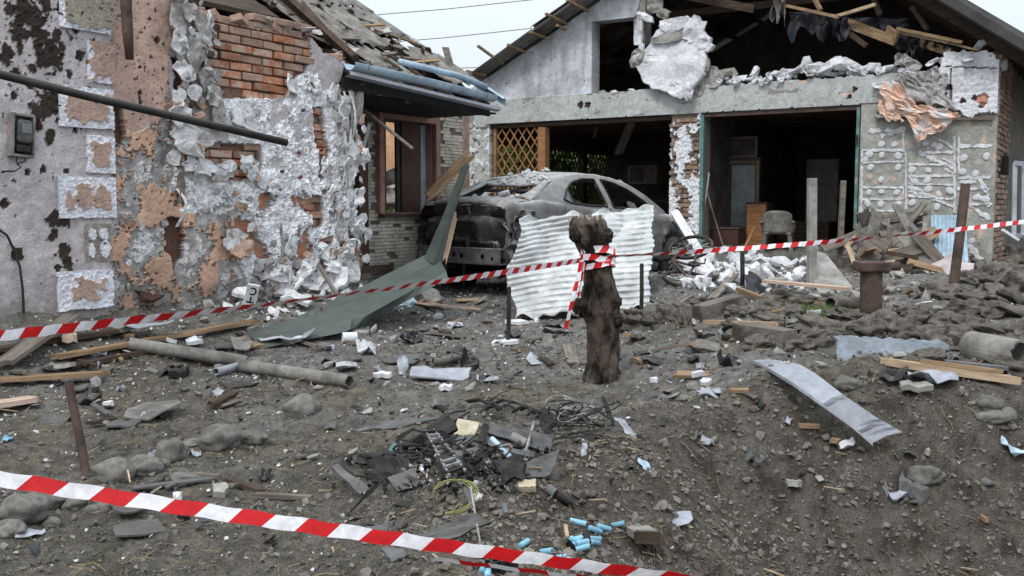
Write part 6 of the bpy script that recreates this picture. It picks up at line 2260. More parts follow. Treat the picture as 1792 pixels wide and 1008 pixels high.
# ---- long green-grey folded flashing in front of the house
def polyd(pts, ds, n=16):
    out = []
    for i in range(n + 1):
        t = i / n * (len(pts) - 1)
        k = min(int(t), len(pts) - 2)
        f_ = t - k
        d = ds[0] + (ds[1] - ds[0]) * i / n
        out.append(W(pts[k][0] * (1 - f_) + pts[k + 1][0] * f_, pts[k][1] * (1 - f_) + pts[k + 1][1] * f_, d))
    return out
fl = thing('metal_flashing', 'long twisted green-grey sheet metal flashing lying before the house', 'sheet metal', G(520, 600))
def at_root(o, root):
    o.parent = root
    o.matrix_parent_inverse = Matrix.Translation(-root.location)
    return o
d0 = G(456, 610).y
eA = polyd([(500, 563), (620, 508), (764, 436)], (d0 + .75, 9.9))
eB = polyd([(434, 581), (620, 530), (775, 464)], (d0 + .35, 9.55))
eC = polyd([(445, 596), (640, 553), (781, 475)], (d0 + .12, 9.3))
eD = polyd([(456, 610), (600, 582), (640, 566), (784, 487)], (d0 + .0, 9.2))
eA2 = [a.lerp(b, .5) - Vector((0, 0, .03)) for a, b in zip(eA, eB)]
P = [[a, a2, b, c, d] for a, a2, b, c, d in zip(eA, eA2, eB, eC, eD)]
at_root(MB().grid(P, (0, .004, -.002)).build('flashing', 'green_sheet'), fl)
arm0 = polyd([(742, 452), (774, 380), (808, 292)], (9.75, 9.9), 10)
arm1 = polyd([(758, 462), (784, 385), (818, 286)], (9.6, 9.8), 10)
arm2 = polyd([(772, 468), (790, 390), (820, 292)], (9.7, 9.9), 10)
at_root(MB().grid([[a, b, c] for a, b, c in zip(arm0, arm1, arm2)], (0, .006, 0)).build('twisted_arm', 'green_sheet'), fl)
p_, q_ = W(776, 462, 9.72), W(799, 368, 9.85)
tag(lay(board_mb((q_ - p_).length, .05, .02, 812, .09).build('split_lath', 'wood_pale'), p_, q_, 1.2), 'pale split lath standing along the twisted metal arm', 'lath')
p_, q_ = W(742, 350, 11.2), W(826, 268, 11.3)
tag(lay(board_mb((q_ - p_).length + .02, .11, .05, 813, .12).build('splintered_plank', 'wood'), p_, q_, .5, (0, -1, .2)), 'brown splintered plank rising behind the boot of the car', 'plank')

# ---- dark bar jutting in at the top left (its fixed end is out of view)
p_, q_ = W(-260, 65, 5.6), W(503, 250, 6.6)
p0_ = p_ + (p_ - q_).normalized() * 3.0
tag(MB().tube([p0_, p_, p_.lerp(q_, .5) - Vector((0, 0, .012)), q_], [.030, .028, .026, .024], 14).build('steel_bar', 'steel_dark', smooth=True), 'long dark steel bar jutting in front of the house wall from the left', 'bar')
p_, q_ = HF.world(*((lambda q: (q[0], .25, q[1]))(HF.at(622, 180, .25)))), HF.world(*((lambda q: (q[0], -.5, q[1]))(HF.at(722, 260, -.5))))
tag(MB().tube([p_, q_], .017, 10).build('thin_pole', 'wood_grey'), 'thin grey pole sticking out from the broken house corner before the window', 'pole')

# ---- pipes
p_, q_ = G(228, 612, .05), G(432, 645, .05)
tag(MB().pipe(p_, q_, .046, .009, 24, .015, 3).build('asbestos_pipe', 'asbestos', smooth=False), 'left half of the snapped grey asbestos pipe beside the planks', 'pipe')
p_, q_ = G(424, 650, .05), G(612, 680, .05)
tag(MB().pipe(p_, q_, .046, .009, 24, .006, 4).build('asbestos_pipe', 'asbestos'), 'right half of the snapped grey asbestos pipe with its open end showing', 'pipe')
p_, q_ = G(376, 658, .03), G(420, 648, .04)
tag(MB().pipe(p_, q_, .028, .006, 16, .02, 5).build('pipe_scrap', 'zinc'), 'short pale pipe scrap at the break of the asbestos pipe', 'pipe')
p_, q_ = G(758, 640, .03), G(800, 636, .03)
tag(MB().pipe(p_, q_, .028, .005, 18, .01, 6).build('pipe_scrap', 'concrete_dark'), 'short grey pipe stub behind the black scrap left of the stump', 'pipe')
p_ = G(612, 598, .04)
tag(MB().lathe([(-.06, .034), (-.06, .045), (.06, .045), (.06, .034), (-.06, .034)], 18, 'x').build('pipe_ring', 'plaster_white', loc=p_, rot=(0, 0, .3)), 'white pipe coupling on the ground below the green flashing', 'pipe')
p_, q_ = G(1452, 545, .07), W(1500, 532, G(1452, 545).y + .35)
tag(MB().pipe(p_, q_, .065, .014, 22, .012, 7).build('clay_pipe', 'stone_dark'), 'broken clay pipe lying beside the grass tuft', 'pipe')
c_ = G(1732, 640, .085)
tag(MB().pipe(c_ + Vector((.10, -.13, 0)), c_ + Vector((-.07, .12, .02)), .10, .014, 28, .008, 8).build('concrete_pipe', 'asbestos'), 'wide grey broken drain pipe lying open at the right edge', 'pipe')

# ---- stakes and posts
def post(label, xb, yb, xt, yt, r_, mat, name='stake', cat='stake', seg=10, lean=0.0, square=False, cap=None):
    b = G(xb, yb, -.1)
    t = W(xt, yt, b.y + lean)
    mb = MB()
    if square:
        mb.beam(b, t, r_ * 2, r_ * 2)
    else:
        mb.tube([b, b.lerp(t, .5) + Vector((.004, 0, 0)), t], [r_, r_, r_ * .95], seg)
    return tag(mb.build(name, mat, bevel=.004 if square else 0), label, cat)
post('thin dark stake standing in front of the left end of the corrugated sheet', 888, 604, 891, 502, .018, 'steel_dark')
post('thin dark stake standing in front of the right end of the corrugated sheet', 1122, 542, 1123, 461, .020, 'steel_dark')
post('short dark stake among the white rubble right of the bicycle', 1299, 508, 1299, 440, .024, 'steel_dark')
post('dark leaning stake among the round stones in the left foreground', 157, 835, 120, 670, .022, 'rust', lean=.1)
post('tall grey square concrete post before the right garage bay', 1421, 505, 1421, 312, .043, 'concrete', 'concrete_post', 'post', square=True)
post('slimmer grey wooden post beside the debris heap', 1468, 470, 1476, 316, .034, 'wood_grey', 'wooden_post', 'post', square=True)
post('tall rusty steel post leaning at the right, behind the tape', 1664, 522, 1690, 322, .046, 'rust', 'steel_post', 'post', 14, .05)
b_ = G(1524, 548, -.05)
cp = thing('capped_pipe_post', 'thick dark pipe stub with a wide flat cap, right of centre', 'post', b_)
at_root(MB().tube([b_, W(1525, 470, b_.y)], .093, 22).build('pipe', 'rust', smooth=False), cp)
t_ = W(1525, 466, b_.y)
at_root(MB().box(t_, (.26, .24, .085)).build('cap', 'rust', bevel=.012), cp)
at_root(MB().tube([t_ + Vector((.1, 0, 0)), t_ + Vector((.25, .02, .0))], .04, 14).build('side_arm', 'rust'), cp)

# ---- planks and boards on the left
plank('wide weathered grey plank lying at the left edge below the tape', 0, 652, 132, 588, .13, .03, 'wood_grey', l0=.05, l1=.16)
plank('second weathered plank crossing under the wide grey one', -20, 625, 210, 590, .09, .03, 'wood_dark', l0=.05, l1=.06)
plank('long brown plank running from the left planks to the green flashing', 95, 640, 452, 572, .09, .03, 'wood', l0=.06, l1=.06)
plank('dark broken plank under the long brown one', 118, 650, 300, 612, .07, .03, 'wood_dark', l0=.03, l1=.03)
plank('weathered plank with a pale split end at the left edge', -30, 680, 208, 662, .10, .025, 'wood', l0=.05, l1=.05, jag=.12)
plank('pale sawn plank end cut off by the left edge', -40, 724, 68, 706, .11, .03, 'tan_board', l0=.04, l1=.04)
plank('thin grey lath lying behind the leaning stake', 75, 648, 122, 640, .04, .015, 'wood_grey', cat='lath')
plank('dark metal strip lying behind the round stones', 232, 860, 374, 842, .05, .008, 'slate', 'metal_strip', .02, .02, cat='strip', jag=.01)
plank('small dark slat leaning beside the slate tile', 162, 714, 194, 736, .035, .012, 'slate', 'slat', cat='slat')
plank('dark slat lying left of the slate tile', 150, 750, 204, 738, .05, .02, 'wood_dark', 'slat', cat='slat')
slab('grey strip of sheet metal lying on the long brown plank', 258, 596, 100, 16, 'zinc', 'metal_sheet', 'sheet metal', .35, 0, -.05, .004, .02, .25, .1, .9, lift=.12)
slab('large curled grey roofing slate in the left foreground', 268, 728, 98, 42, 'asbestos', 'roof_slate', 'slate', -.1, .12, -.1, .012, .012, .5, .12, .8, lift=.04)
slab('dark flat shard under the curled roofing slate', 215, 745, 60, 18, 'slate', 'slate_shard', 'slate', .3, .05, .05, lift=.015)
slab('dented dark plate lying by the left edge plank', 98, 738, 60, 22, 'slate', 'bent_plate', 'plate', 0, .05, 0, .006, .03, .3, .15, .3)
slab('curved grey roof tile piece on the middle of the asbestos pipe', 422, 618, 40, 30, 'asbestos', 'tile_fragment', 'tile', .4, .2, .1, .012, .01, 1.4, .12, .8, lift=.08)
slab('flat dark shard left of the curved tile piece', 395, 612, 40, 14, 'slate', 'slate_shard', 'slate', .2, .1, 0, lift=.03)
slab('dark bent bracket piece lying on the pipe side of the yard', 420, 678, 70, 10, 'steel_dark', 'bracket_piece', 'scrap', .15, .2, 0, .01, .02, .3, .2, .8)
slab('burnt black block with pale end left of the pipe', 312, 660, 40, 14, 'char', 'burnt_block', 'scrap', .3, .1, 0, .05, .03, 0, .25, .7, lift=.03)
slab('grey crumpled sheet scrap under the tape near the wall foot', 500, 600, 112, 26, 'zinc', 'metal_sheet', 'sheet metal', .25, .12, -.08, .004, .04, .3, .25, .7, lift=.05)
slab('grey slab fragment below the green flashing', 630, 582, 36, 18, 'concrete', 'concrete_fragment', 'slab', .2, .1, .1, .02)
slab('dark roof tile fragment lying against the flashing', 590, 560, 60, 30, 'slate', 'tile_fragment', 'tile', .8, .5, .1, .012, .01, .2, lift=.06)
slab('first of two overlapping dark slates below the tape, upper one', 228, 902, 62, 30, 'slate', 'roof_slate', 'slate', .2, .05, .06, .008, .004, 0, .25, .6, lift=.04)
slab('lower and larger of two overlapping dark slates below the tape', 245, 924, 92, 38, 'slate', 'roof_slate', 'slate', .5, .02, .02, .008, .004, 0, .2, .6, lift=.015)
slab('thin bent metal offcut at the left edge below the big stone', 55, 935, 60, 14, 'zinc', 'metal_offcut', 'scrap', .6, .1, .1, .003, .02, .5, .3, .7)
slab('small blue plastic scrap at the left edge', 12, 772, 18, 8, 'cell_blue', 'plastic_scrap', 'scrap', .3, .2, 0, .006, .01)
slab('broken pale orange brick piece on the grey plank', 122, 608, 26, 14, 'tan_board', 'brick_piece', 'brick', .2, .1, 0, .05, .01, lift=.08)
# white label board leaning in the rubble at the wall, two letters on it
sg = thing('letter_board', 'small white board with two dark letters, lying askew at the wall foot', 'board', W(440, 516, 8.15), R(40))
sg.rotation_euler = (R(25), R(12), R(20))
MB().box((0, 0, 0), (.10, .02, .20)).build('panel', 'plaster_white', sg, bevel=.004)
lt_ = MB()
lt_.bx((-.03, -.014, -.070), (.03, -.011, -.058))       # T, upside down as it lies
lt_.bx((-.006, -.014, -.058), (.006, -.011, -.012))
lt_.build('lettering', 'black', sg)
lc = MB()
for k in range(9):
    a0_, a1_ = R(-130 + 260 * k / 9), R(-130 + 260 * (k + 1) / 9)
    q = [(math.cos(a) * r_, -.0125, .04 + math.sin(a) * r_ * 1.15) for a, r_ in ((a0_, .022), (a1_, .022), (a1_, .034), (a0_, .034))]
    lc.add(q, [(0, 1, 2, 3)])
lc.build('lettering', 'black', sg)

# ---- round border stones in the left foreground
STN = [rock_mesh('boulder', 'stone', 10 + i, 4, .17, 1.25, (1, .8, .62)) for i in range(5)]
stl = [(32, 895, 84, 52, 'largest round border stone, at the left edge above the lower tape'), (78, 868, 70, 34, 'rough stone half behind the lower tape at the left'), (195, 826, 62, 42, 'round grey stone right beside the leaning stake'), (250, 816, 56, 34, 'flat-topped stone next to the one beside the leaning stake'),
       (294, 792, 48, 40, 'upright round stone with a small yellow pebble before it'), (383, 767, 66, 46, 'big smooth round stone on the trodden path, mid left'), (440, 764, 50, 24, 'long low stone right of the big smooth one'), (526, 712, 58, 40, 'lone round stone below the open end of the asbestos pipe'),
       (287, 812, 18, 16, 'small yellow pebble in the row of border stones'), (320, 832, 44, 14, 'low half-buried stone right of the yellow pebble'), (130, 880, 40, 26, 'dark stone half buried under the lower tape'), (172, 888, 36, 22, 'small dark stone right under the lower tape'), (12, 925, 60, 26, 'flat stone below the largest border stone'),
       (90, 915, 30, 18, 'small stone right of the largest border stone'), (340, 772, 50, 12, 'low broken stone left of the big smooth one'), (1735, 700, 44, 28, 'grey round stone at the right edge of the crater'), (1742, 722, 50, 22, 'pale flat stone below the grey one at the right edge'), (1765, 722, 36, 24, 'rounded stone at the far right edge of the crater'),
       (1486, 672, 50, 24, 'brown rounded stone right of the curved metal strip'), (1620, 830, 56, 32, 'big clay-covered stone on the crater slope'), (1240, 606, 60, 18, 'low stone beyond the stump beside the pale lath')]
for i, (x, y, w_, h_, lb) in enumerate(stl):
    c = G(x, y + h_ * .42)
    k = c.y / FPX
    o = obj('boulder', STN[i % 5], None, c + Vector((0, h_ * k * .3, h_ * k * .36)), (rnd.uniform(-.2, .2), rnd.uniform(-.15, .15), rnd.uniform(-.5, .5)), (w_ * k * 1.15, w_ * k * .9, h_ * k * 1.85))
    if w_ == 18:
        o = o
    tag(o, lb, 'stone')
# ---- collapsed rockery and kerb on the right
RK = [rock_mesh('rockery_stone', 'stone_dark', 70 + i, 4, .27, 2.0, (1, .85, .7), False) for i in range(6)]
RK2 = [hull_mesh('rockery_stone', 'stone_dark', 380 + i, 16, .6, .55) for i in range(5)]
rkg = {}
rk = [(1110, 553, 50, 22), (1100, 568, 60, 24), (1150, 545, 50, 20), (1172, 556, 46, 26), (1198, 560, 30, 30), (1185, 540, 60, 14), (1240, 535, 60, 14), (1280, 528, 50, 14), (1290, 548, 40, 20), (1140, 562, 36, 22), (1330, 600, 50, 22), (1300, 590, 60, 20),
      (1400, 575, 60, 24), (1440, 575, 70, 28), (1480, 578, 60, 24), (1420, 590, 50, 18), (1520, 580, 60, 28), (1560, 572, 60, 36), (1590, 588, 50, 36), (1620, 580, 56, 26), (1640, 596, 46, 30), (1680, 590, 50, 36), (1660, 565, 60, 26), (1700, 570, 70, 22), (1750, 575, 80, 24), (1610, 560, 50, 24),
      (1640, 540, 70, 24), (1690, 545, 60, 24), (1730, 550, 60, 20), (1770, 545, 60, 26), (1650, 515, 60, 26), (1700, 520, 50, 22), (1740, 515, 60, 26), (1780, 500, 60, 40), (1730, 495, 50, 26), (1765, 480, 70, 26), (1750, 462, 70, 20), (1720, 465, 50, 26), (1780, 450, 60, 26), (1740, 440, 60, 22), (1725, 480, 40, 30),
      (1770, 605, 70, 26), (1720, 605, 50, 22), (1690, 612, 50, 14), (1790, 580, 50, 26), (1480, 552, 60, 20), (1540, 555, 60, 20), (1590, 545, 50, 18), (1380, 590, 50, 26), (1360, 575, 40, 20), (1350, 560, 50, 16), (1320, 545, 40, 18), (1280, 570, 40, 18), (1230, 575, 40, 14),
      (1390, 545, 44, 20), (1410, 530, 60, 24), (1350, 535, 50, 22), (1370, 520, 40, 18), (1440, 600, 40, 18), (1400, 608, 50, 18), (1560, 600, 40, 14), (1630, 620, 50, 14), (1770, 640, 60, 20), (1775, 520, 50, 30), (1700, 490, 40, 22), (1680, 505, 40, 20)]
for i, (x, y, w_, h_) in enumerate(rk):
    c = G(x, y + h_ * .35)
    k = c.y / FPX
    o = obj('rockery_stone', (RK + RK + RK2)[(i * 7) % 17], None, c + Vector((0, w_ * k * .15, h_ * k * .30)), (rnd.uniform(-.5, .5), rnd.uniform(-.35, .35), rnd.uniform(-.8, .8)), (w_ * k * rnd.uniform(1.0, 1.35), w_ * k * .9, h_ * k * rnd.uniform(1.7, 2.4)))
    where = ('between stump and kerb', 'between kerb and grass tuft', 'before the pale basin', 'just above the pale basin', 'right of the capped post', 'beside the drain pipe', 'in the heap below the brick wall')
    wi = 0 if x < 1300 else 1 if x < 1400 else 2 if (x < 1680 and y > 596) else 3 if (x < 1600 and y > 545) else 6 if (x > 1690 and y < 530) else 5 if x > 1690 else 4
    tag(o, 'rough dark soil-covered stone ' + where[wi], 'stone', 'rockery stones ' + where[wi])
    rkg.setdefault(where[wi], []).append(o)
for w__, os_ in rkg.items():
    rank_labels(os_, 'soil-covered rockery stone ' + w__)
plank('long dark kerb edging between the border stones, right of the stump', 1222, 560, 1292, 543, .14, .16, 'stone_dark', 'kerb_stone', .06, .06, cat='kerb', jag=.01)
plank('broken kerb stone under the rockery, left of the basin', 1290, 592, 1385, 606, .16, .14, 'stone_dark', 'kerb_stone', .05, .05, cat='kerb', jag=.02)
# sunken basin with a pale blue-grey liner
def basin():
    d_ = GS(1560, 624).y
    P = []
    for i in range(41):
        u = i / 40
        x = 1466 + 196 * u
        yt = 594 + 10 * u + 1.2 * math.sin(u * 31) + 1.2 * math.sin(u * 57)
        yb = 632 - 8 * u
        t_, b_ = W(x, yt, d_ + .10 + .05 * math.sin(u * 4)), W(x, yb, d_ - .06 + .03 * math.sin(u * 5))
        w_ = .004 * math.sin(u * 23)
        P.append([b_ + Vector((0, -.05, -.05)), b_ + Vector((0, w_, 0)), b_.lerp(t_, .5) + Vector((0, .02 - w_, 0)), t_, t_ + Vector((0, .12, .01))])
    M('basin_liner', S(128, 137, 146), S(88, 94, 100), scale=5, rough=.5, bump=.3, bscale=20, spots=(S(84, 76, 68), 4, .58), spec=.4)
    tag(MB().grid(P, (0, .006, 0)).build('pond_liner', 'basin_liner'), 'pale blue-grey sheet of a buried basin showing in the rockery', 'basin')
basin()

# ---- curved strip of pale metal at the crater lip
Lf = [(1318, 630), (1352, 648), (1388, 670), (1440, 706), (1490, 742), (1527, 774)]
Rt = [(1378, 632), (1400, 638), (1425, 652), (1475, 690), (1530, 728), (1577, 755)]
la, lb_ = [.015, .06, .10, .10, .06, .015], [.02, .07, .11, .11, .07, .02]
P = []
for i in range(31):
    t = i / 30 * 5
    k = min(int(t), 4)
    f_ = t - k
    mixp = lambda A_: (A_[k][0] * (1 - f_) + A_[k + 1][0] * f_, A_[k][1] * (1 - f_) + A_[k + 1][1] * f_)
    l_ = la[k] * (1 - f_) + la[k + 1] * f_
    xl, yl = mixp(Lf)
    xr, yr = mixp(Rt)
    gl = GS(xl, yl, .03)
    dl = gl.y - .08 - l_ * 2.0
    gr_ = GS(xr, yr, .03)
    a_ = W(xl, yl, dl)
    b_ = W(xr, yr, dl + (gr_.y - gl.y) * .75)
    lip = a_ + Vector((0, -.004, -.014))
    P.append([lip, a_, a_.lerp(b_, .5) + Vector((0, 0, .008)), b_])
tag(MB().grid(P, (0, 0, -.004)).build('metal_strip', 'zinc'), 'long curved pale grey metal strip lying on the crater lip', 'metal strip')

# ---- more scraps on the right
plank('pale yellow plank lying before the kerb right of the stump', 1228, 575, 1362, 596, .055, .03, 'wood_pale', l0=.06, l1=.12, jag=.08)
plank('grey weathered lath lying right of the stump base', 1112, 624, 1262, 600, .045, .02, 'wood_grey', cat='lath')
plank('long split tan pole lying at the right behind the metal strip', 1535, 642, 1800, 694, .05, .04, 'wood_pale', 'split_pole', .05, .08, cat='pole', jag=.15)
plank('thin split sliver lying along the tan pole', 1600, 652, 1760, 680, .025, .02, 'wood', 'split_pole', .08, .09, cat='pole', jag=.12)
plank('flat pinkish board lying in front of the white rubble', 1338, 508, 1488, 522, .12, .03, 'tan_board', 'board', .10, .10, cat='board', jag=.01)
plank('pale block of wood lying against the short dark stake', 1290, 516, 1336, 530, .06, .04, 'wood', l0=.06, l1=.04)
plank('grey board leaning in the rubble beside the bicycle', 1245, 528, 1288, 498, .08, .02, 'wood_grey', 'board', .03, .12, cat='board')
slab('crumpled dark membrane piece below the short stake', 1320, 512, 46, 34, 'membrane', 'membrane_piece', 'scrap', .3, .6, .2, .006, .08, .4, .3, .5, lift=.08)
slab('blue-grey sheet piece lying right of the curved strip, larger', 1630, 672, 100, 26, 'zinc', 'metal_sheet', 'sheet metal', -.15, .08, .12, .004, .03, .2, .25, .7, lift=.05)
slab('grey slab piece lying against the blue-grey sheet', 1602, 684, 54, 16, 'concrete', 'concrete_fragment', 'slab', .1, .1, 0, .03, .01, lift=.03)
slab('black bent sheet left of the blue-grey sheet', 1565, 668, 50, 18, 'plastic_black', 'black_sheet', 'scrap', .3, .1, -.2, .006, .04, .4, lift=.04)
plank('dark grey slat lying before the drain pipe', 1652, 644, 1765, 652, .07, .02, 'slate', 'slat', .04, .04, cat='slat', jag=.01)
slab('small bright zinc plate at the right edge of the crater', 1774, 792, 40, 26, 'zinc_blue', 'zinc_plate', 'plate', .5, .3, .2, .004, .03, .3, .3, .5, lift=.03)
slab('grey bent plate with a white edge on the crater slope', 1566, 870, 44, 12, 'zinc', 'bent_plate', 'plate', -.2, -.3, .1, .005, .03, .6, .2, .6, lift=.03)
slab('grey rag-like sheet hanging on the crater slope', 1598, 858, 44, 40, 'slate', 'torn_sheet', 'scrap', .2, .7, .1, .006, .06, .3, .35, .4, lift=.03)
slab('lilac-grey metal diamond in the crater foreground', 1188, 914, 40, 26, 'zinc', 'metal_offcut', 'scrap', -.9, .25, .3, .003, .01, 0, .12, .3, lift=.02, n=8)
slab('pale grey plate lying right of the stump on the soil', 1244, 692, 56, 22, 'zinc', 'metal_offcut', 'scrap', -.2, .1, .1, .005, .03, .3, .3, .6, lift=.02)
slab('thin grey shard left of the pale plate by the stump', 1215, 680, 32, 14, 'asbestos', 'slate_shard', 'slate', -.3, .15, .1, lift=.02)
slab('crumpled dark plastic piece behind the pale plate', 1274, 640, 46, 16, 'plastic_black', 'plastic_scrap', 'scrap', .2, .2, .1, .008, .05, .4, .3, .5, lift=.03)
slab('small blue-black lump on the crater slope', 1316, 800, 30, 22, 'slate', 'plastic_lump', 'scrap', .3, .5, .2, .02, .05, .3, .3, .4, lift=.02)
slab('dark chip lying on the bare slope', 1330, 710, 18, 10, 'plastic_black', 'plastic_chip', 'scrap', .3, .2, 0, .006, .02)
slab('small blue-grey plate on the slope right of the wreck', 1127, 815, 20, 16, 'zinc_blue', 'metal_chip', 'scrap', .3, .4, .2, .004, .01)
slab('second small plate upright in the soil right of the wreck', 1022, 794, 12, 26, 'zinc', 'metal_chip', 'scrap', .1, 1.1, .2, .004, .01, h3=.08)
slab('grey paint flake left of the wreck by the lone stone', 578, 748, 22, 14, 'slate', 'metal_chip', 'scrap', .2, .3, .1, .006, .01)
# black scrap heap left of the stump
slab('long pale panel with black scrap on it, left of the stump', 770, 662, 110, 22, 'zinc', 'sheet_metal_piece', 'sheet metal', -.08, .2, .05, .012, .02, .2, .12, .85, lift=.05)
slab('crumpled black plastic on the end of the pale panel', 815, 645, 46, 30, 'plastic_black', 'plastic_scrap', 'scrap', .4, .8, .1, .01, .07, .4, .3, .5, lift=.09)
slab('small upright zinc offcut left of the pale panel', 705, 652, 22, 36, 'zinc', 'metal_offcut', 'scrap', .3, 1.0, .1, .004, .02, .2, .2, .7, lift=.07, h3=.17)
slab('tangled black cable and plate below the rear of the car', 720, 598, 56, 20, 'plastic_black', 'plastic_scrap', 'scrap', .3, .3, .2, .008, .07, .5, .3, .5, lift=.05)
slab('white crumpled foil scrap in the middle of the yard', 640, 618, 42, 20, 'plaster_white', 'foil_scrap', 'scrap', .3, .3, .1, .006, .08, .3, .3, .4, lift=.05)
slab('pale broken panel leaning in the soil before the stake', 958, 612, 24, 34, 'asbestos', 'concrete_fragment', 'slab', .3, .9, .2, .012, .01, 0, .25, .7, lift=.08, h3=.16)
slab('blue-white torn sheet below the flashing end', 702, 532, 60, 30, 'zinc_blue', 'torn_sheet', 'scrap', .5, .7, .1, .004, .06, .4, .3, .5, lift=.08)
slab('grey concrete chunk below the car bumper', 752, 530, 40, 24, 'concrete', 'concrete_chunk', 'rubble', .3, .3, .1, .10, .03, lift=.05)
slab('white plank piece lying below the corrugated sheet', 905, 567, 50, 8, 'plaster_white', 'board', 'board', .1, .05, 0, .03, .01, lift=.02)
slab('orange board scrap lying below the car', 818, 528, 46, 8, 'wood_pale', 'board', 'board', .1, .05, 0, .02, .01, lift=.03)
plank('thin pale lath pointing away below the car bumper', 728, 534, 846, 545, .03, .02, 'tan_board', cat='lath')

# ---- rubble before the garage and along the house wall: white lumps
LW = [hull_mesh('rubble_lump', 'plaster_white', 360 + i, 15, .7, .6) for i in range(5)] + [hull_mesh('rubble_lump', 'foam', 370 + i, 13, .6, .7) for i in range(3)]
LC = [hull_mesh('rubble_lump', 'concrete', 390 + i, 14, .7, .6) for i in range(4)]
def lumps(n, label, name, xr_, yr_, s0, s1, seed, mat='plaster_white'):
    rg = random.Random(seed)
    P_, S_ = [], []
    for i in range(n):
        x, y = rg.uniform(*xr_), rg.uniform(*yr_)
        c = G(x, y)
        w_ = rg.uniform(s0, s1) * (rg.random() * .7 + .3) * c.y / FPX
        P_.append((c.x, c.y, c.z))
        S_.append((w_ * 1.2, w_ * .9, w_ * .85))
    scatter(name, label, 'rubble', mat, LW if mat != 'concrete' else LC, np.array(P_), np.array(S_), seed, .2, tilt=.7)
lumps(120, 'white broken plaster rubble heaped before the right garage bay', 'plaster_rubble', (1192, 1415), (455, 512), 14, 46, 21)
lumps(46, 'white plaster rubble by the bicycle and the car front wheel', 'plaster_rubble', (1175, 1290), (440, 500), 8, 30, 22)
lumps(90, 'pale foam and plaster rubble heaped at the foot of the house wall', 'foam_rubble', (395, 640), (470, 562), 8, 34, 23, 'foam')
lumps(70, 'grey mortar rubble at the foot of the house wall', 'mortar_rubble', (40, 640), (500, 600), 6, 26, 24, 'concrete')
lumps(50, 'white rubble scattered under the green flashing', 'plaster_rubble', (590, 790), (490, 590), 6, 24, 25)
lumps(60, 'grey rubble under the debris heap at the garage pier', 'mortar_rubble', (1420, 1640), (440, 530), 10, 40, 26, 'concrete')
lumps(60, 'small white lumps scattered over the open yard', 'plaster_rubble', (60, 1300), (560, 780), 4, 15, 27)
lumps(60, 'grey rubble strewn between the car and the stump', 'mortar_rubble', (600, 1300), (500, 640), 5, 22, 28, 'concrete')
fbo, fpo = [], []
# broken foam boards and slabs lying on the white rubble
rgb = random.Random(31)
for i in range(16):
    x, y = rgb.uniform(1205, 1410), rgb.uniform(462, 508)
    c = G(x, y, .10)
    o = plate_mb(rgb.uniform(.15, .38), rgb.uniform(.12, .26), .05, 640 + i, 10, .3, 0, .01, .7).build('foam_board', rgb.choice(['plaster_white', 'foam', 'foam', 'concrete']), None, False, c, (rgb.uniform(-.9, .9), rgb.uniform(-.7, .7), rgb.random() * 6))
    tag(o, 'broken white foam board piece on the rubble before the right garage bay', 'foam', 'foam boards before the garage')
    fbo.append(o)
rank_labels(fbo, 'broken white foam board on the rubble before the right bay')
# foam slabs at the wall foot
for i, (x, y, w_, h_, rz_, t_) in enumerate([(470, 505, 60, 30, .5, .7), (505, 520, 50, 26, -.4, .6), (545, 500, 56, 30, .3, .8), (585, 510, 46, 30, -.2, .7), (430, 535, 50, 20, .2, .4), (615, 490, 40, 26, .4, .8), (520, 540, 60, 18, .1, .3), (470, 480, 22, 56, .9, 1.1)]):
    fpo.append(slab('jagged white foam board piece leaning in the rubble at the house wall', x, y, w_, h_, 'foam', 'foam_piece', 'foam', rz_, t_, .2, .035, .03, 0, .3, .6, 500 + i, .10, group='foam pieces at the house wall'))
rank_labels(fpo, 'jagged white foam piece leaning in the rubble at the house wall')
plank('dark brown board lying at the foot of the wall right of the quoins', 246, 540, 332, 518, .16, .03, 'brown_paint', 'board', .10, .16, .6, cat='board')
plank('grey board bridging the rubble before the recess', 600, 470, 720, 462, .16, .03, 'wood_grey', 'board', .14, .16, cat='board')
plank('dark beam lying across the recess floor', 598, 486, 742, 474, .10, .08, 'wood_dark', 'timber', .06, .1, cat='beam')
plank('thin grey lath leaning in the foam at the house corner', 556, 505, 602, 540, .04, .015, 'wood_grey', cat='lath', l0=.25)
slab('dark framed pane leaning in the recess rubble', 640, 488, 60, 34, 'glass_dirty', 'glass_sheet', 'pane', .2, 1.0, .1, .02, .005, 0, .1, .9, lift=.18, h3=.35)

# ---- debris heap against the pier on the right
def gpl(label, x0, y0, x1, y1, o0, o1, wd, th, mat, name='board', cat='board', roll=0.0, seed=0, jag=.03):
    """a board standing or leaning, given on the garage's own depth axis"""
    a_, b_ = GF.at(x0, y0, o0), GF.at(x1, y1, o1)
    p_, q_ = GF.world(a_[0], o0, a_[1]), GF.world(b_[0], o1, b_[1])
    o = board_mb((q_ - p_).length, wd, th, seed or int(x0 + y0 * 3), min(jag, .1)).build(name, mat)
    nrm = Vector((-GF.ay[0], -GF.ay[1], .25))
    return tag(lay(o, p_, q_, roll, nrm), label, cat)
gpl('wide grey board leaning steeply in the debris heap', 1578, 450, 1572, 385, -1.0, -.35, .28, .03, 'wood_grey')
gpl('narrow pale post standing in the debris heap', 1620, 490, 1622, 362, -1.3, -.25, .09, .06, 'asbestos', 'lath', 'lath')
gpl('tilted square board thrown on the debris heap', 1508, 428, 1546, 452, -1.5, -1.6, .36, .03, 'wood_grey', roll=.2)
gpl('long board lying level across the debris heap', 1536, 456, 1624, 430, -1.4, -1.2, .14, .03, 'wood_grey', roll=.1)
gpl('board propped from the right bay onto the heap', 1438, 436, 1524, 402, -.9, -.5, .14, .03, 'wood_grey')
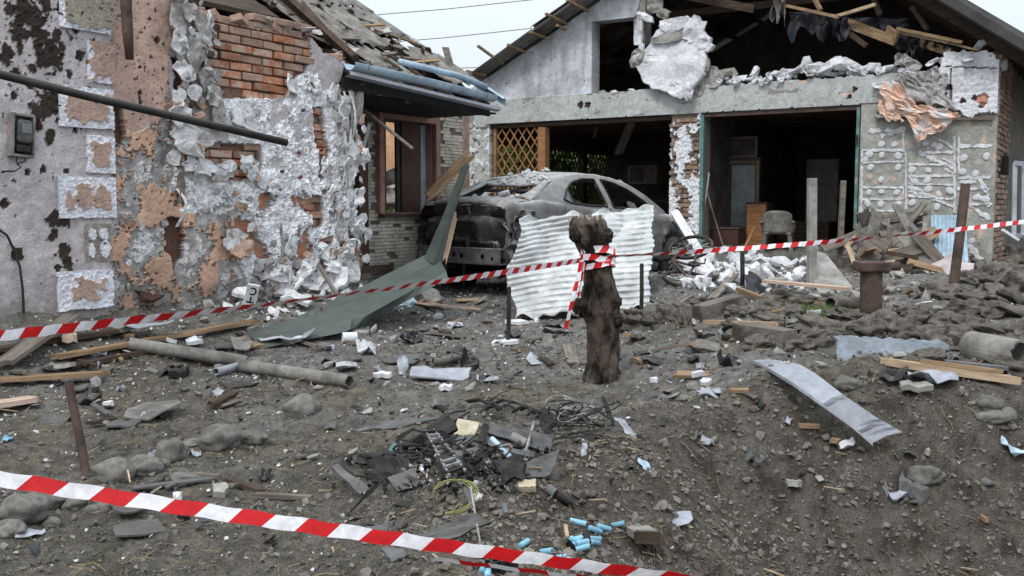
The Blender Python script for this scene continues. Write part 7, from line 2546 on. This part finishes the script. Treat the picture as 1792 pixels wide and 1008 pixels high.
gpl('short pale batten leaning on the slim wooden post', 1478, 436, 1504, 408, -1.0, -.9, .06, .03, 'wood_pale', 'batten', 'batten')
gpl('upper grey board lying under the adhesive dots', 1505, 388, 1612, 376, -.45, -.4, .12, .03, 'wood_grey')
gpl('lower grey board lying under the upper one', 1500, 398, 1560, 392, -.5, -.5, .16, .03, 'asbestos')
gpl('grey board standing behind the heap', 1600, 470, 1610, 390, -.8, -.3, .30, .02, 'asbestos')
gpl('corner plank sticking up from the heap', 1590, 392, 1625, 376, -.4, -.42, .07, .03, 'wood_dark')
gpl('second pale lath standing right of the narrow post', 1612, 480, 1618, 400, -1.2, -.5, .06, .04, 'wood_pale', 'lath', 'lath')
gpl('lilac chipboard panel leaning right of the heap', 1660, 486, 1645, 448, -1.5, -1.1, .46, .03, 'lilac_board', 'panel', 'panel', .1, jag=.05)
gpl('second lilac chipboard panel behind the rusty post', 1685, 488, 1690, 460, -1.7, -1.4, .40, .03, 'lilac_board', 'panel', 'panel', .2, jag=.05)
gpl('white door panel lying flat before the rusty post', 1600, 512, 1655, 510, -2.0, -2.1, .30, .05, 'plaster_white', 'panel', 'panel', 1.2)
gpl('grey plank leaning at a slant behind the tilted square board', 1490, 440, 1530, 380, -1.0, -.4, .12, .03, 'asbestos')
gpl('thin dark lath lying on top of the heap', 1540, 440, 1610, 452, -1.6, -1.5, .05, .03, 'wood_dark', 'lath', 'lath')
gpl('small pale board lying at the foot of the heap', 1520, 470, 1570, 462, -1.9, -1.8, .12, .03, 'wood_pale', 'board', 'board')
gpl('short dark beam under the heap', 1545, 480, 1600, 470, -1.8, -1.7, .12, .10, 'wood_dark', 'timber', 'timber')
gpl('splintered plank pointing up left out of the heap', 1500, 408, 1560, 430, -.9, -1.2, .10, .03, 'wood_grey')
gpl('pale lath leaning across the tilted square board', 1484, 430, 1500, 476, -1.4, -1.8, .05, .03, 'wood_pale', 'lath', 'lath')
gpl('grey board edge-on at the right of the heap', 1640, 500, 1632, 470, -1.7, -1.4, .10, .04, 'wood_grey')
rgh = random.Random(57)
hb_ = []
for i in range(16):
    x, y = rgh.uniform(1505, 1640), rgh.uniform(390, 492)
    o_ = -.45 - 1.5 * (y - 390) / 102 + rgh.uniform(-.1, .1)
    a_, z_ = GF.at(x, y, o_)
    p_ = GF.world(a_, o_, z_)
    d_ = Vector((rgh.uniform(-1, 1), rgh.uniform(-.6, .3), rgh.uniform(-.5, .9))).normalized() * rgh.uniform(.15, .45)
    o = board_mb(d_.length * 2, rgh.uniform(.05, .2), .025, 4000 + i, .05).build('broken_board', rgh.choice(['wood_grey', 'asbestos', 'wood_grey', 'wood', 'concrete', 'wood_pale']))
    tag(lay(o, p_ - d_, p_ + d_, rgh.uniform(-.6, .6), (0, -1, .6)), 'board', 'board', 'broken boards in the debris heap')
    hb_.append(o)
rank_labels(hb_, 'small broken board jumbled in the debris heap by the pier')
# corrugated pale blue sheet standing behind
a_, b_ = GF.at(1630, 470, -.9), GF.at(1694, 470, -.9)
P = []
for i in range(61):
    u = i / 60
    row = []
    for j in range(7):
        v = j / 6
        x = 1628 + 62 * u + 8 * v * (u - .3)
        y = 376 + 94 * v
        o_ = -.25 - .75 * v
        a2, z2 = GF.at(x, y, o_)
        row.append(GF.world(a2, o_ - .018 * math.sin(u * 9 * 2 * PI), z2))
    P.append(row)
tag(MB().grid(P, (0, .004, 0)).build('corrugated_sheet', 'zinc_blue', smooth=True), 'pale blue corrugated metal panel standing against the garage pier', 'sheet')
# big tilted grey slab by the concrete post
V = [(1408, 452), (1432, 440), (1446, 444), (1492, 502), (1480, 516), (1432, 512)]
dd = [10.9, 11.0, 10.95, 10.2, 9.95, 10.0]
Pt = [W(x, y, d) for (x, y), d in zip(V, dd)]
n_ = len(Pt)
back = Vector((.01, .05, -.02))
mb = MB().add(Pt + [p + back for p in Pt], [tuple(range(n_)), tuple(reversed(range(n_, 2 * n_)))] + [(i, n_ + i, n_ + (i + 1) % n_, (i + 1) % n_) for i in range(n_)])
tag(mb.build('tilted_flagstone', 'concrete', bevel=.006), 'big pale grey slab tilted up beside the concrete post', 'slab')
# white plank leaning past the car front
p_, q_ = W(1248, 480, 11.9), W(1180, 370, 13.0)
tag(lay(board_mb((q_ - p_).length, .11, .03, 814, .01).build('white_plank', 'plaster_white'), p_, q_, 0, (0, -1, .3)), 'long white plank leaning up past the front wheel of the car', 'plank')
# window frame and glass leaning at the far right edge
wf_ = thing('leaning_casement', 'pale window frame standing against the brick side wall at the right edge', 'window frame', W(1784, 420, 11.6))
for (x0, y0, x1, y1) in ((1776, 285, 1774, 412), (1792, 285, 1790, 412), (1776, 285, 1792, 287), (1774, 412, 1790, 412)):
    at_root(MB().beam(W(x0, y0, 11.6), W(x1, y1, 11.5), .045, .05).build('rail', 'zinc'), wf_)
at_root(MB().beam(W(1754, 402, 11.4), W(1782, 420, 11.4), .04, .03).build('loose_rail', 'plaster_white'), wf_)

# ---- bicycle lying on its side
bc = G(1196, 494, .06)
bike = thing('bicycle', 'small bicycle lying on its side before the car front wheel', 'bicycle', bc)
bike.rotation_euler = (R(16), R(-6), R(28))
def bwheel(x, y, z, r_, tilt):
    m = Matrix.Translation((x, y, z)) @ Matrix.Rotation(tilt, 4, 'Y')
    mb = MB()
    mb.tube([(math.cos(2 * PI * k / 28) * r_, math.sin(2 * PI * k / 28) * r_, 0) for k in range(29)], .022, 8, False)
    mb.v = [tuple(m @ Vector(v)) for v in mb.v]
    w_ = mb.build('wheel', 'tyre', bike, True)
    sp_ = MB()
    for k in range(14):
        a = 2 * PI * k / 14
        sp_.tube([(0, 0, .03 * (-1) ** k), (math.cos(a) * r_ * .97, math.sin(a) * r_ * .97, 0)], .003, 4, False)
    sp_.tube([(0, 0, -.05), (0, 0, .05)], .022, 10)
    sp_.v = [tuple(m @ Vector(v)) for v in sp_.v]
    sp_.build('spokes', 'aluminium', w_)
bwheel(-.02, -.08, 0, .25, .05)
bwheel(.52, .55, .10, .25, -.3)
fb_ = MB()
for (p, q) in (((-.02, -.08, .03), (.22, .10, .06)), ((.22, .10, .06), (.50, .42, .08)), ((.22, .10, .06), (.10, .36, .06)), ((.10, .36, .06), (.44, .58, .09)), ((-.02, -.08, .03), (.10, .36, .06)), ((.44, .58, .09), (.52, .55, .10))):
    fb_.tube([p, q], .016, 8)
fb_.build('frame', 'rust', bike)
MB().tube([(.38, .68, .02), (.44, .66, .08), (.5, .74, .10), (.50, .80, .26), (.44, .84, .34)], .012, 8).build('handlebar', 'steel_dark', bike)
MB().box((.02, .42, .07), (.22, .10, .05)).build('saddle', 'black', bike, bevel=.02)
MB().lathe([(-.01, .03), (-.01, .07), (.01, .07), (.01, .03)], 18, 'z', (.22, .10, .09)).build('chainring', 'steel_dark', bike)
MB().tube([(.22, .10, .09), (.30, .02, .11), (.30, .02, .17)], .01, 6).build('pedal', 'steel_dark', bike)

# ---- power lines over the roofs
for (x0, y0, x1, y1, lb) in ((560, 34, 1000, -8, 'upper thin power line crossing the sky between the roofs'), (560, 84, 1000, 42, 'lower thin power line crossing the sky between the roofs'), (700, 122, 1000, 108, 'faint lowest power line just above the gutter')):
    tag(MB().tube([W(x0, y0, 45), W((x0 + x1) / 2, (y0 + y1) / 2 + 3, 45), W(x1, y1, 45)], .018, 5).build('power_line', 'slate'), lb, 'cable')

# ---- loose scraps littering the ground, told apart by kind, place and order
KIND = {'slate shard': ('slate', 'slate_shard', 'slate', .010, .008), 'wood scrap': ('wood', 'wood_scrap', 'wood', .022, .0), 'pale plaster slab': ('plaster_white', 'plaster_chunk', 'plaster', .03, .01), 'black plastic scrap': ('plastic_black', 'plastic_scrap', 'scrap', .006, .03),
        'bent zinc scrap': ('zinc', 'zinc_scrap', 'scrap', .004, .03), 'grey slab piece': ('concrete', 'concrete_fragment', 'slab', .03, .006), 'grey board scrap': ('wood_grey', 'board_scrap', 'board', .02, .0)}
ZON = [('left of the asbestos pipe', (10, 430), (640, 735), 17, (14, 44)), ('between pipe and stump', (560, 1000), (575, 700), 26, (12, 46)), ('before the house wall', (140, 600), (555, 650), 26, (12, 46)), ('right of the stump', (1090, 1330), (585, 700), 16, (12, 40)),
       ('on the crater slope', (1150, 1740), (720, 960), 12, (10, 30)), ('above the lower tape', (260, 640), (770, 905), 14, (12, 36)), ('before the debris heap', (1310, 1650), (505, 575), 18, (12, 40)), ('between car and flashing', (700, 1000), (520, 590), 16, (12, 36)), ('near the corrugated sheet', (1130, 1330), (500, 590), 12, (10, 34))]
rgz = random.Random(123)
for zn, xr_, yr_, n, sr in ZON:
    got = {}
    for i in range(n):
        kd = rgz.choice(list(KIND))
        m_, nm, ct, th, am = KIND[kd]
        x, y = rgz.uniform(*xr_), rgz.uniform(*yr_)
        c = G(x, y, .012 + th * .5)
        w_ = rgz.uniform(*sr) * c.y / FPX
        rot = (rgz.gauss(0, .18), rgz.gauss(0, .18), rgz.random() * 6)
        if 'board' in kd or 'wood' in kd:
            o = board_mb(w_ * rgz.uniform(1.5, 3.2), w_ * rgz.uniform(.3, .6), th, 5000 + i, w_ * .3).build(nm, m_ if rgz.random() < .7 else 'wood_dark', None, False, c, rot)
        else:
            o = plate_mb(w_ * 1.3, w_ * rgz.uniform(.7, 1.2), th, 5100 + i + int(x), 10, .32, rgz.choice([0, 0, .5]), am, .6).build(nm, m_, None, False, c, rot)
        tag(o, kd, ct, 'loose scraps ' + zn)
        got.setdefault(kd, []).append(o)
    for kd, os_ in got.items():
        if len(os_) == 1:
            os_[0]['label'] = 'only loose ' + kd + ' ' + zn
        else:
            rank_labels(os_, 'loose ' + kd + ' ' + zn)
# ================================================================== THE BURNT WRECKAGE IN THE FOREGROUND
zz = lambda x, y: (540 + x / 2.897, 660 + y / 2.897)
def quad(label, pts, lifts, th, mat, name='wreck_panel', cat='wreckage', sub=5, amp=.006, group=None):
    """a bent panel given by its corners as they lie over the ground, each lifted by a height"""
    C = []
    low = max(pts, key=lambda q: q[1])
    b_ = G(*zz(*low), .035)
    ml = max(lifts)
    phi = R(58 if ml >= .19 else 46 if ml >= .12 else 32 if ml >= .09 else 24 if ml >= .05 else 16)
    nrm = Vector((.06 * math.sin(pts[0][0]), -math.sin(phi), math.cos(phi))).normalized()
    for (x, y) in pts:
        r_ = Vector(ray(*zz(x, y)))
        o_ = Vector((0, 0, CAMZ))
        p_ = o_ + r_ * ((b_ - o_).dot(nrm) / r_.dot(nrm))
        C.append(p_)
    P = []
    sd_ = pts[0][0] * .13
    for i in range(sub + 1):
        u = i / sub
        row = []
        for j in range(sub + 1):
            v = j / sub
            p_ = C[0].lerp(C[1], u).lerp(C[3].lerp(C[2], u), v)
            n_ = mnoise.noise(Vector((u * 2.2 + sd_, v * 2.2, 1)))
            e = (i in (0, sub)) + (j in (0, sub))
            p_ = p_ + Vector((0, -.3, 1)) * amp * n_ * 2 + (Vector((mnoise.noise(Vector((u * 9 + sd_, v * 9, 3))), 0, mnoise.noise(Vector((u * 9, v * 9 + sd_, 5))))) * amp * 1.2 if e else Vector())
            row.append(p_)
        P.append(row)
    nrm = (C[1] - C[0]).cross(C[3] - C[0]).normalized()
    return tag(MB().grid(P, nrm * th).build(name, mat), label, cat, group)
M('wreck_grey', S(104, 105, 106), S(70, 70, 71), scale=7, rough=.7, bump=.3, bscale=40, spots=(S(40, 38, 37), 8, .60), dust=(S(112, 108, 102), .35))
M('wreck_black', S(44, 42, 42), S(24, 23, 23), scale=7, rough=.6, bump=.3, bscale=40, spots=(S(84, 80, 76), 10, .66), dust=(S(80, 77, 74), .12))
quad('black tray-like panel tilted up at the top of the wreckage', [(470, 352), (702, 180), (756, 252), (592, 366)], [.06, .24, .18, .05], .045, 'wreck_black')
quad('long dark grey box panel at the right of the wreckage', [(905, 228), (1242, 300), (1222, 384), (905, 280)], [.20, .17, .05, .10], .05, 'wreck_grey')
quad('light grey torn panel at the right end of the wreckage', [(1112, 425), (1276, 365), (1222, 498), (1090, 512)], [.12, .13, .03, .03], .012, 'wreck_grey')
quad('black flat panel at the left of the wreckage', [(232, 430), (252, 380), (440, 378), (440, 442)], [.04, .09, .10, .05], .012, 'wreck_black')
quad('angular grey panel below the black flat one', [(395, 510), (548, 455), (558, 560), (452, 572)], [.03, .12, .05, .02], .012, 'wreck_grey')
quad('dark strip with a round end lying left of the wreckage', [(116, 455), (150, 438), (305, 560), (262, 595)], [.03, .03, .03, .02], .012, 'wreck_grey')
quad('thin black blade curving out at the lower left of the wreckage', [(182, 712), (300, 575), (398, 500), (310, 590)], [.01, .10, .10, .05], .006, 'wreck_black')
quad('broad grey folded panel just above the lower tape', [(512, 806), (838, 688), (934, 744), (660, 838)], [.02, .14, .10, .02], .012, 'wreck_grey', amp=.012)
quad('grey panel piece cut off by the lower tape', [(362, 872), (522, 858), (520, 900), (420, 932)], [.03, .06, .03, .02], .012, 'wreck_grey')
quad('grey crumpled plate left of the broad folded panel', [(272, 745), (425, 742), (440, 795), (300, 800)], [.03, .04, .02, .02], .012, 'wreck_grey', amp=.015)
quad('long slim grey spar behind the wreckage, pointing left', [(215, 268), (420, 215), (660, 205), (420, 262)], [.03, .06, .06, .02], .012, 'wreck_grey')
quad('dark curled lip at the top of the long spar', [(606, 140), (712, 135), (695, 190), (660, 160)], [.10, .12, .08, .08], .006, 'wreck_black', amp=.02)
quad('grey panel in the middle below the cream board', [(600, 360), (740, 300), (850, 290), (740, 370)], [.06, .10, .10, .04], .010, 'wreck_grey')
quad('second grey panel in the middle of the wreckage', [(720, 370), (870, 360), (830, 415), (740, 400)], [.08, .10, .04, .04], .010, 'wreck_grey')
quad('cream board scrap between the dark panels', [(755, 210), (868, 228), (838, 295), (735, 290)], [.18, .18, .10, .10], .03, 'cream_board', cat='wreckage')
quad('pale green plastic scrap behind the wreckage', [(405, 375), (420, 335), (470, 330), (440, 372)], [.02, .06, .06, .02], .004, 'teal_paint')
quad('dark angular bracket standing below the black flat panel', [(440, 380), (520, 420), (500, 470), (470, 475)], [.14, .12, .04, .04], .010, 'wreck_black')
quad('dark flat shard lying lower left under the wreckage', [(430, 640), (590, 620), (620, 655), (480, 660)], [.03, .05, .03, .02], .010, 'wreck_black')
quad('grey vertical plate inside the wreckage', [(880, 240), (910, 235), (900, 390), (870, 390)], [.22, .22, .05, .05], .008, 'wreck_black')
quad('grey plate lying behind the dark box panel', [(1080, 230), (1255, 205), (1260, 230), (1120, 245)], [.10, .10, .08, .08], .010, 'wreck_grey')
quad('long grey inner rail under the dark box panel', [(905, 310), (1150, 380), (1140, 410), (905, 345)], [.10, .08, .05, .08], .012, 'wreck_grey')
quad('charred folded sheet at the back of the wreckage', [(520, 330), (640, 270), (760, 300), (640, 400)], [.1, .2, .2, .05], .008, 'wreck_black', amp=.02)
quad('charred ribbed cover in the centre of the wreckage', [(640, 400), (860, 400), (880, 500), (680, 520)], [.1, .15, .1, .05], .015, 'wreck_black', amp=.02)
quad('torn black skin at the left flank of the wreckage', [(300, 440), (450, 400), (470, 520), (340, 540)], [.1, .12, .05, .03], .008, 'wreck_black', amp=.025)
quad('dark casing half at the right flank of the wreckage', [(940, 420), (1100, 400), (1090, 520), (980, 545)], [.1, .12, .05, .03], .02, 'wreck_black', amp=.02)
quad('upright charred fin at the back right of the wreckage', [(1160, 210), (1200, 160), (1250, 240), (1210, 300)], [.15, .2, .2, .05], .008, 'wreck_black', amp=.01)
quad('thin dark strut at the far right of the wire tangle', [(1480, 100), (1500, 95), (1540, 190), (1520, 200)], [.15, .2, .1, .05], .008, 'wreck_black', amp=.004)
quad('grey bent foil at the far right of the wire tangle', [(1550, 190), (1600, 220), (1690, 300), (1600, 290)], [.1, .12, .05, .03], .004, 'zinc', amp=.015)
# silvery finned strip
A0, A1 = W(*zz(600, 425), 4.95), W(*zz(785, 560), 4.55)
hs = thing('finned_strip', 'silver slotted metal strip in the middle of the wreckage', 'wreckage', G(*zz(700, 560)))
a0, a1, b0, b1 = G(*zz(590, 425), .16), G(*zz(712, 578), .07), G(*zz(640, 420), .16), G(*zz(800, 545), .07)
for s0, s1, e0_, e1_ in ((a0, a1, .0, .12), (a0, a1, .88, 1.0)):
    L_ = [[a0.lerp(b0, e0_), a0.lerp(b0, e1_)], [a1.lerp(b1, e0_), a1.lerp(b1, e1_)]]
    at_root(MB().grid(L_, (0, 0, -.008)).build('rail', 'aluminium'), hs)
for k in range(10):
    t = .06 + k * .098
    p_, q_ = a0.lerp(a1, t), b0.lerp(b1, t)
    at_root(MB().beam(p_, q_, .018, .012).build('fin', 'aluminium' if k % 3 else 'wreck_black'), hs)
# white rod, cylinders, small metal parts
def rod(label, x0, y0, x1, y1, r_, mat, l0=.02, l1=.02, name='rod', cat='wreckage', seg=10):
    return tag(MB().tube([G(*zz(x0, y0), l0), G(*zz(x1, y1), l1)], r_, seg).build(name, mat), label, cat)
rod('thin white rod standing over the lower tape', 822, 735, 872, 880, .004, 'concrete', .14, .02)
rod('chrome rod sticking out of the right side of the wreckage', 1100, 440, 1142, 350, .007, 'aluminium', .06, .12)
rod('scorched grey cylinder right of the wreckage, upper', 1212, 590, 1250, 615, .020, 'wreck_grey', .025, .025, 'metal_tube')
rod('scorched cylinder with a pale end right of the wreckage, lower', 1255, 612, 1335, 650, .018, 'wreck_black', .022, .02, 'metal_tube')
rod('small grey cylinder standing in the soil below the wreckage', 990, 668, 1002, 712, .012, 'wreck_grey', .02, .02, 'metal_tube')
rod('pale cylinder inside the wreckage', 1030, 380, 1100, 410, .022, 'concrete', .08, .07, 'metal_tube')
rod('blue-grey tube in the heart of the wreckage', 930, 420, 1040, 485, .012, 'zinc_blue', .10, .06, 'metal_tube')
quad('yellowish foam block at the right foot of the wreckage', [(1060, 525), (1150, 515), (1150, 550), (1065, 560)], [.05, .05, .01, .01], .03, 'cream_board')
quad('small slotted connector below the finned strip', [(830, 590), (870, 582), (882, 605), (845, 622)], [.03, .03, .02, .02], .012, 'plaster_white')
quad('small grey hook plate below the finned strip', [(785, 560), (810, 560), (855, 650), (820, 665)], [.05, .05, .02, .02], .008, 'wreck_grey')
# tangled wires: one mass of loops
wm = MB()
rg = random.Random(77)
for i in range(34):
    cx_, cy_ = rg.choice([(1200, 230), (1350, 260), (1450, 230), (1300, 300), (870, 160), (1000, 190), (1420, 290), (950, 420), (800, 440), (560, 420), (380, 480), (620, 600), (1050, 470)])
    x, y = cx_ + rg.gauss(0, 60), cy_ + rg.gauss(0, 28)
    c = G(*zz(x, y), rg.uniform(.01, .09))
    r_ = rg.uniform(.03, .11)
    a0_ = rg.random() * 6.28
    tl, ph = rg.uniform(-.9, .9), rg.random() * 6
    path = []
    for k in range(14):
        a = a0_ + k * rg.uniform(.25, .5)
        path.append(c + Vector((math.cos(a) * r_ * 1.3, math.sin(a) * r_, math.sin(a + ph) * r_ * tl + .01 * rg.random())))
    path = [Vector((p.x, p.y, max(p.z, float(gz(p.x, p.y)) + .004))) for p in path]
    wm.tube(path, rg.choice([.003, .004, .006]), 5, False)
for i in range(16):
    p_ = G(*zz(820 + i * 36 + rg.gauss(0, 10), 165 + i * 6 + rg.gauss(0, 16)), .03)
    q_ = G(*zz(900 + i * 36 + rg.gauss(0, 20), 185 + i * 6 + rg.gauss(0, 18)), .05)
    wm.tube([p_, p_.lerp(q_, .5) + Vector((0, 0, .03)), q_], rg.choice([.006, .009, .013]), 6)
tag(wm.build('wire_tangle', 'wreck_black'), 'tangle of burnt black wires and tubes trailing from the wreckage', 'wires', kind='stuff')
wm2 = MB()
for i in range(4):
    c = G(*zz(1330 + rg.gauss(0, 70), 250 + rg.gauss(0, 25)), rg.uniform(.04, .10))
    r_ = rg.uniform(.05, .10)
    wm2.tube([c + Vector((math.cos(.5 * k) * r_, math.sin(.5 * k) * r_ * .8, math.sin(.5 * k + i) * .04)) for k in range(11)], .002, 5, False)
tag(wm2.build('bare_wire', 'aluminium'), 'loops of bare silvery wire at the right of the wreckage', 'wires', kind='stuff')
# fine burnt fragments under and between
fp = []
for i in range(420):
    x, y = rg.gauss(780, 240), rg.gauss(470, 75)
    c = G(*zz(x, y))
    fp.append((c.x, c.y, c.z + rg.random() ** 2 * .03))
fp = np.array(fp)
rsf = np.random.RandomState(8)
scatter('burnt_fragments', 'small burnt black fragments heaped in the wreckage', 'fragments', 'wreck_black', _fl + _cl[:3], fp, .010 + .035 * rsf.rand(len(fp)) ** 2, 33, 0, tilt=.8)
fp2 = fp[::2] + np.array([.01, .0, .012])
scatter('silver_fragments', 'small silvery metal fragments in the wreckage', 'fragments', 'aluminium', _fl + _cl[:3], fp2, .006 + .026 * rsf.rand(len(fp2)) ** 2, 34, 0, tilt=.8)
lp = np.array([tuple(G(*zz(x, y), .02)) for x, y in [(900, 370), (860, 450), (760, 450), (960, 470), (530, 400), (360, 470), (1020, 540), (640, 500), (600, 560), (720, 620), (930, 330), (820, 500), (700, 480), (560, 480), (480, 440), (1000, 420)] + [(rg.gauss(760, 190), rg.gauss(440, 60)) for _ in range(24)]])
scatter('crushed_lumps', 'burnt lumps of crushed metal and casing in the heart of the wreckage', 'wreckage', 'char', [hull_mesh('crush_proto', 'char', 290 + i, 10, .7, .8) for i in range(5)], lp, .025 + .05 * rsf.rand(len(lp)) ** 2, 35, .2, tilt=.8)
# yellow cable loop
c = G(*zz(730, 690), .02)
yl = MB()
for dr in (0, .006, -.006, .012):
    path = []
    for k in range(22):
        a = R(150) - R(250) * k / 21
        path.append(c + Vector((math.cos(a) * (.085 + dr), math.sin(a) * (.16 + dr), .05 + .02 * math.sin(a + dr * 90))))
    yl.tube(path, .0021, 6)
tag(yl.build('yellow_cable', 'yellow_cable'), 'loop of yellow-green cable below the silver strip', 'cable')

# ---- battery cells
z6 = lambda x, y: (820 + x / 4.267, 860 + y / 4.267)
cellm = MB()
cellm.lathe([(-.5, 0), (-.5, .92), (-.485, 1.0), (.46, 1.0), (.475, .93), (.475, .0)], 16, 'x')
cell_me = cellm.mesh('sleeve', 'cell_blue', True)
capm = MB()
capm.lathe([(.474, .0), (.474, .72), (.482, .72), (.482, .45), (.50, .45), (.50, 0)], 14, 'x')
cap_me = capm.mesh('terminal', 'cell_metal')
CELL = [(760, 232, 874, 258), (1080, 242, 1150, 298), (892, 308, 1000, 328), (952, 304, 1070, 326), (872, 368, 1000, 364), (886, 392, 1000, 414), (366, 432, 465, 372), (562, 446, 602, 494), (648, 488, 776, 478), (458, 476, 530, 506), (738, 516, 800, 542), (96, 625, 132, 548), (140, 640, 150, 560), (770, 400, 850, 430), (790, 440, 870, 420)]
CLAB = ['lying alone above the main cluster of cells', 'farthest right, apart from the cluster', 'at the upper left of the main cluster', 'lying on top at the upper right of the main cluster', 'in the middle row of the main cluster', 'lowest in the main cluster', 'lying apart at the far left', 'end-on, left of the cell nearest the tape', 'lying level, left of the scorched bundle', 'half hidden behind the lower tape, left one', 'half hidden behind the lower tape, right one', 'at the bottom edge, leftmost before the burnt holder', 'at the bottom edge, touching the burnt holder', 'on the scorched bundle, upper', 'on the scorched bundle, lower']
for i, (x0, y0, x1, y1) in enumerate(CELL):
    p_, q_ = G(*z6(x0, y0), .012), G(*z6(x1, y1), .012)
    d = (q_ - p_)
    d = d.normalized()
    if abs(d.z) > .5:
        d.z = .3
        d.normalize()
    mid = (p_ + q_) / 2
    if i in (3, 13):
        mid.z += .016
    mid.z = max(mid.z, float(gz(mid.x, mid.y)) + .010)
    t_ = thing('battery_cell', 'light blue battery cell ' + CLAB[i], 'battery', mid, 0, 'loose blue battery cells')
    t_.rotation_euler = d.to_track_quat('X', 'Z').to_euler()
    for me in (cell_me, cap_me):
        o = obj(me.name, me, t_)
        o.scale = (.066, .0112, .0112)
# burnt battery holder: a honeycomb of black cups, and a scorched bundle
bh = thing('battery_holder', 'burnt black battery holder with round sockets at the bottom edge', 'battery holder', G(*z6(235, 610), .0))
for i in range(4):
    for j in range(3):
        MB().pipe((-.04 + i * .025 + (.012 if j % 2 else 0), .0 + j * .022, .0), (-.04 + i * .025 + (.012 if j % 2 else 0), -.012 + j * .022, .045 + .004 * i), .013, .003, 14).build('socket', 'plastic_black', bh)
sb_ = thing('scorched_cells', 'scorched bundle of blue cells beside the pale splinter', 'battery', G(*z6(810, 425), .012))
sb_.rotation_euler = (0, 0, .5)
for i in range(5):
    o = obj('cell', cell_me, sb_, (.012 * (i % 2), -.04 + i * .021, .008 + .012 * (i % 2)), (0, .2 * (i % 3 - 1), .3 * (i % 3 - 1)), (.055, .0108, .0108))
obj('burnt_wrap', plate_mb(.12, .09, .004, 61, 14, .4, .6, .03, .4).mesh('burnt_wrap', 'char'), sb_, (0, 0, .014), (.2, .1, 0))
tag(lay(board_mb(.11, .014, .008, 5, .02).build('splinter', 'wood_pale'), G(*z6(718, 292), .05), G(*z6(742, 382), .01)), 'pale wood splinter stuck upright beside the scorched cells', 'splinter')
# grey board offcut with a dark end, right foreground
bo = thing('board_offcut', 'grey board offcut with a dark end in the right foreground', 'board', G(*z6(1280, 330), .03))
bo.rotation_euler = (R(-8), R(4), R(8))
board_mb(.20, .105, .03, 9, .05).build('board', 'asbestos', bo, rot=(0, 0, R(90)))
MB().box((0, -.11, -.005), (.10, .03, .05)).build('dark_end', 'wood_dark', bo, bevel=.004)
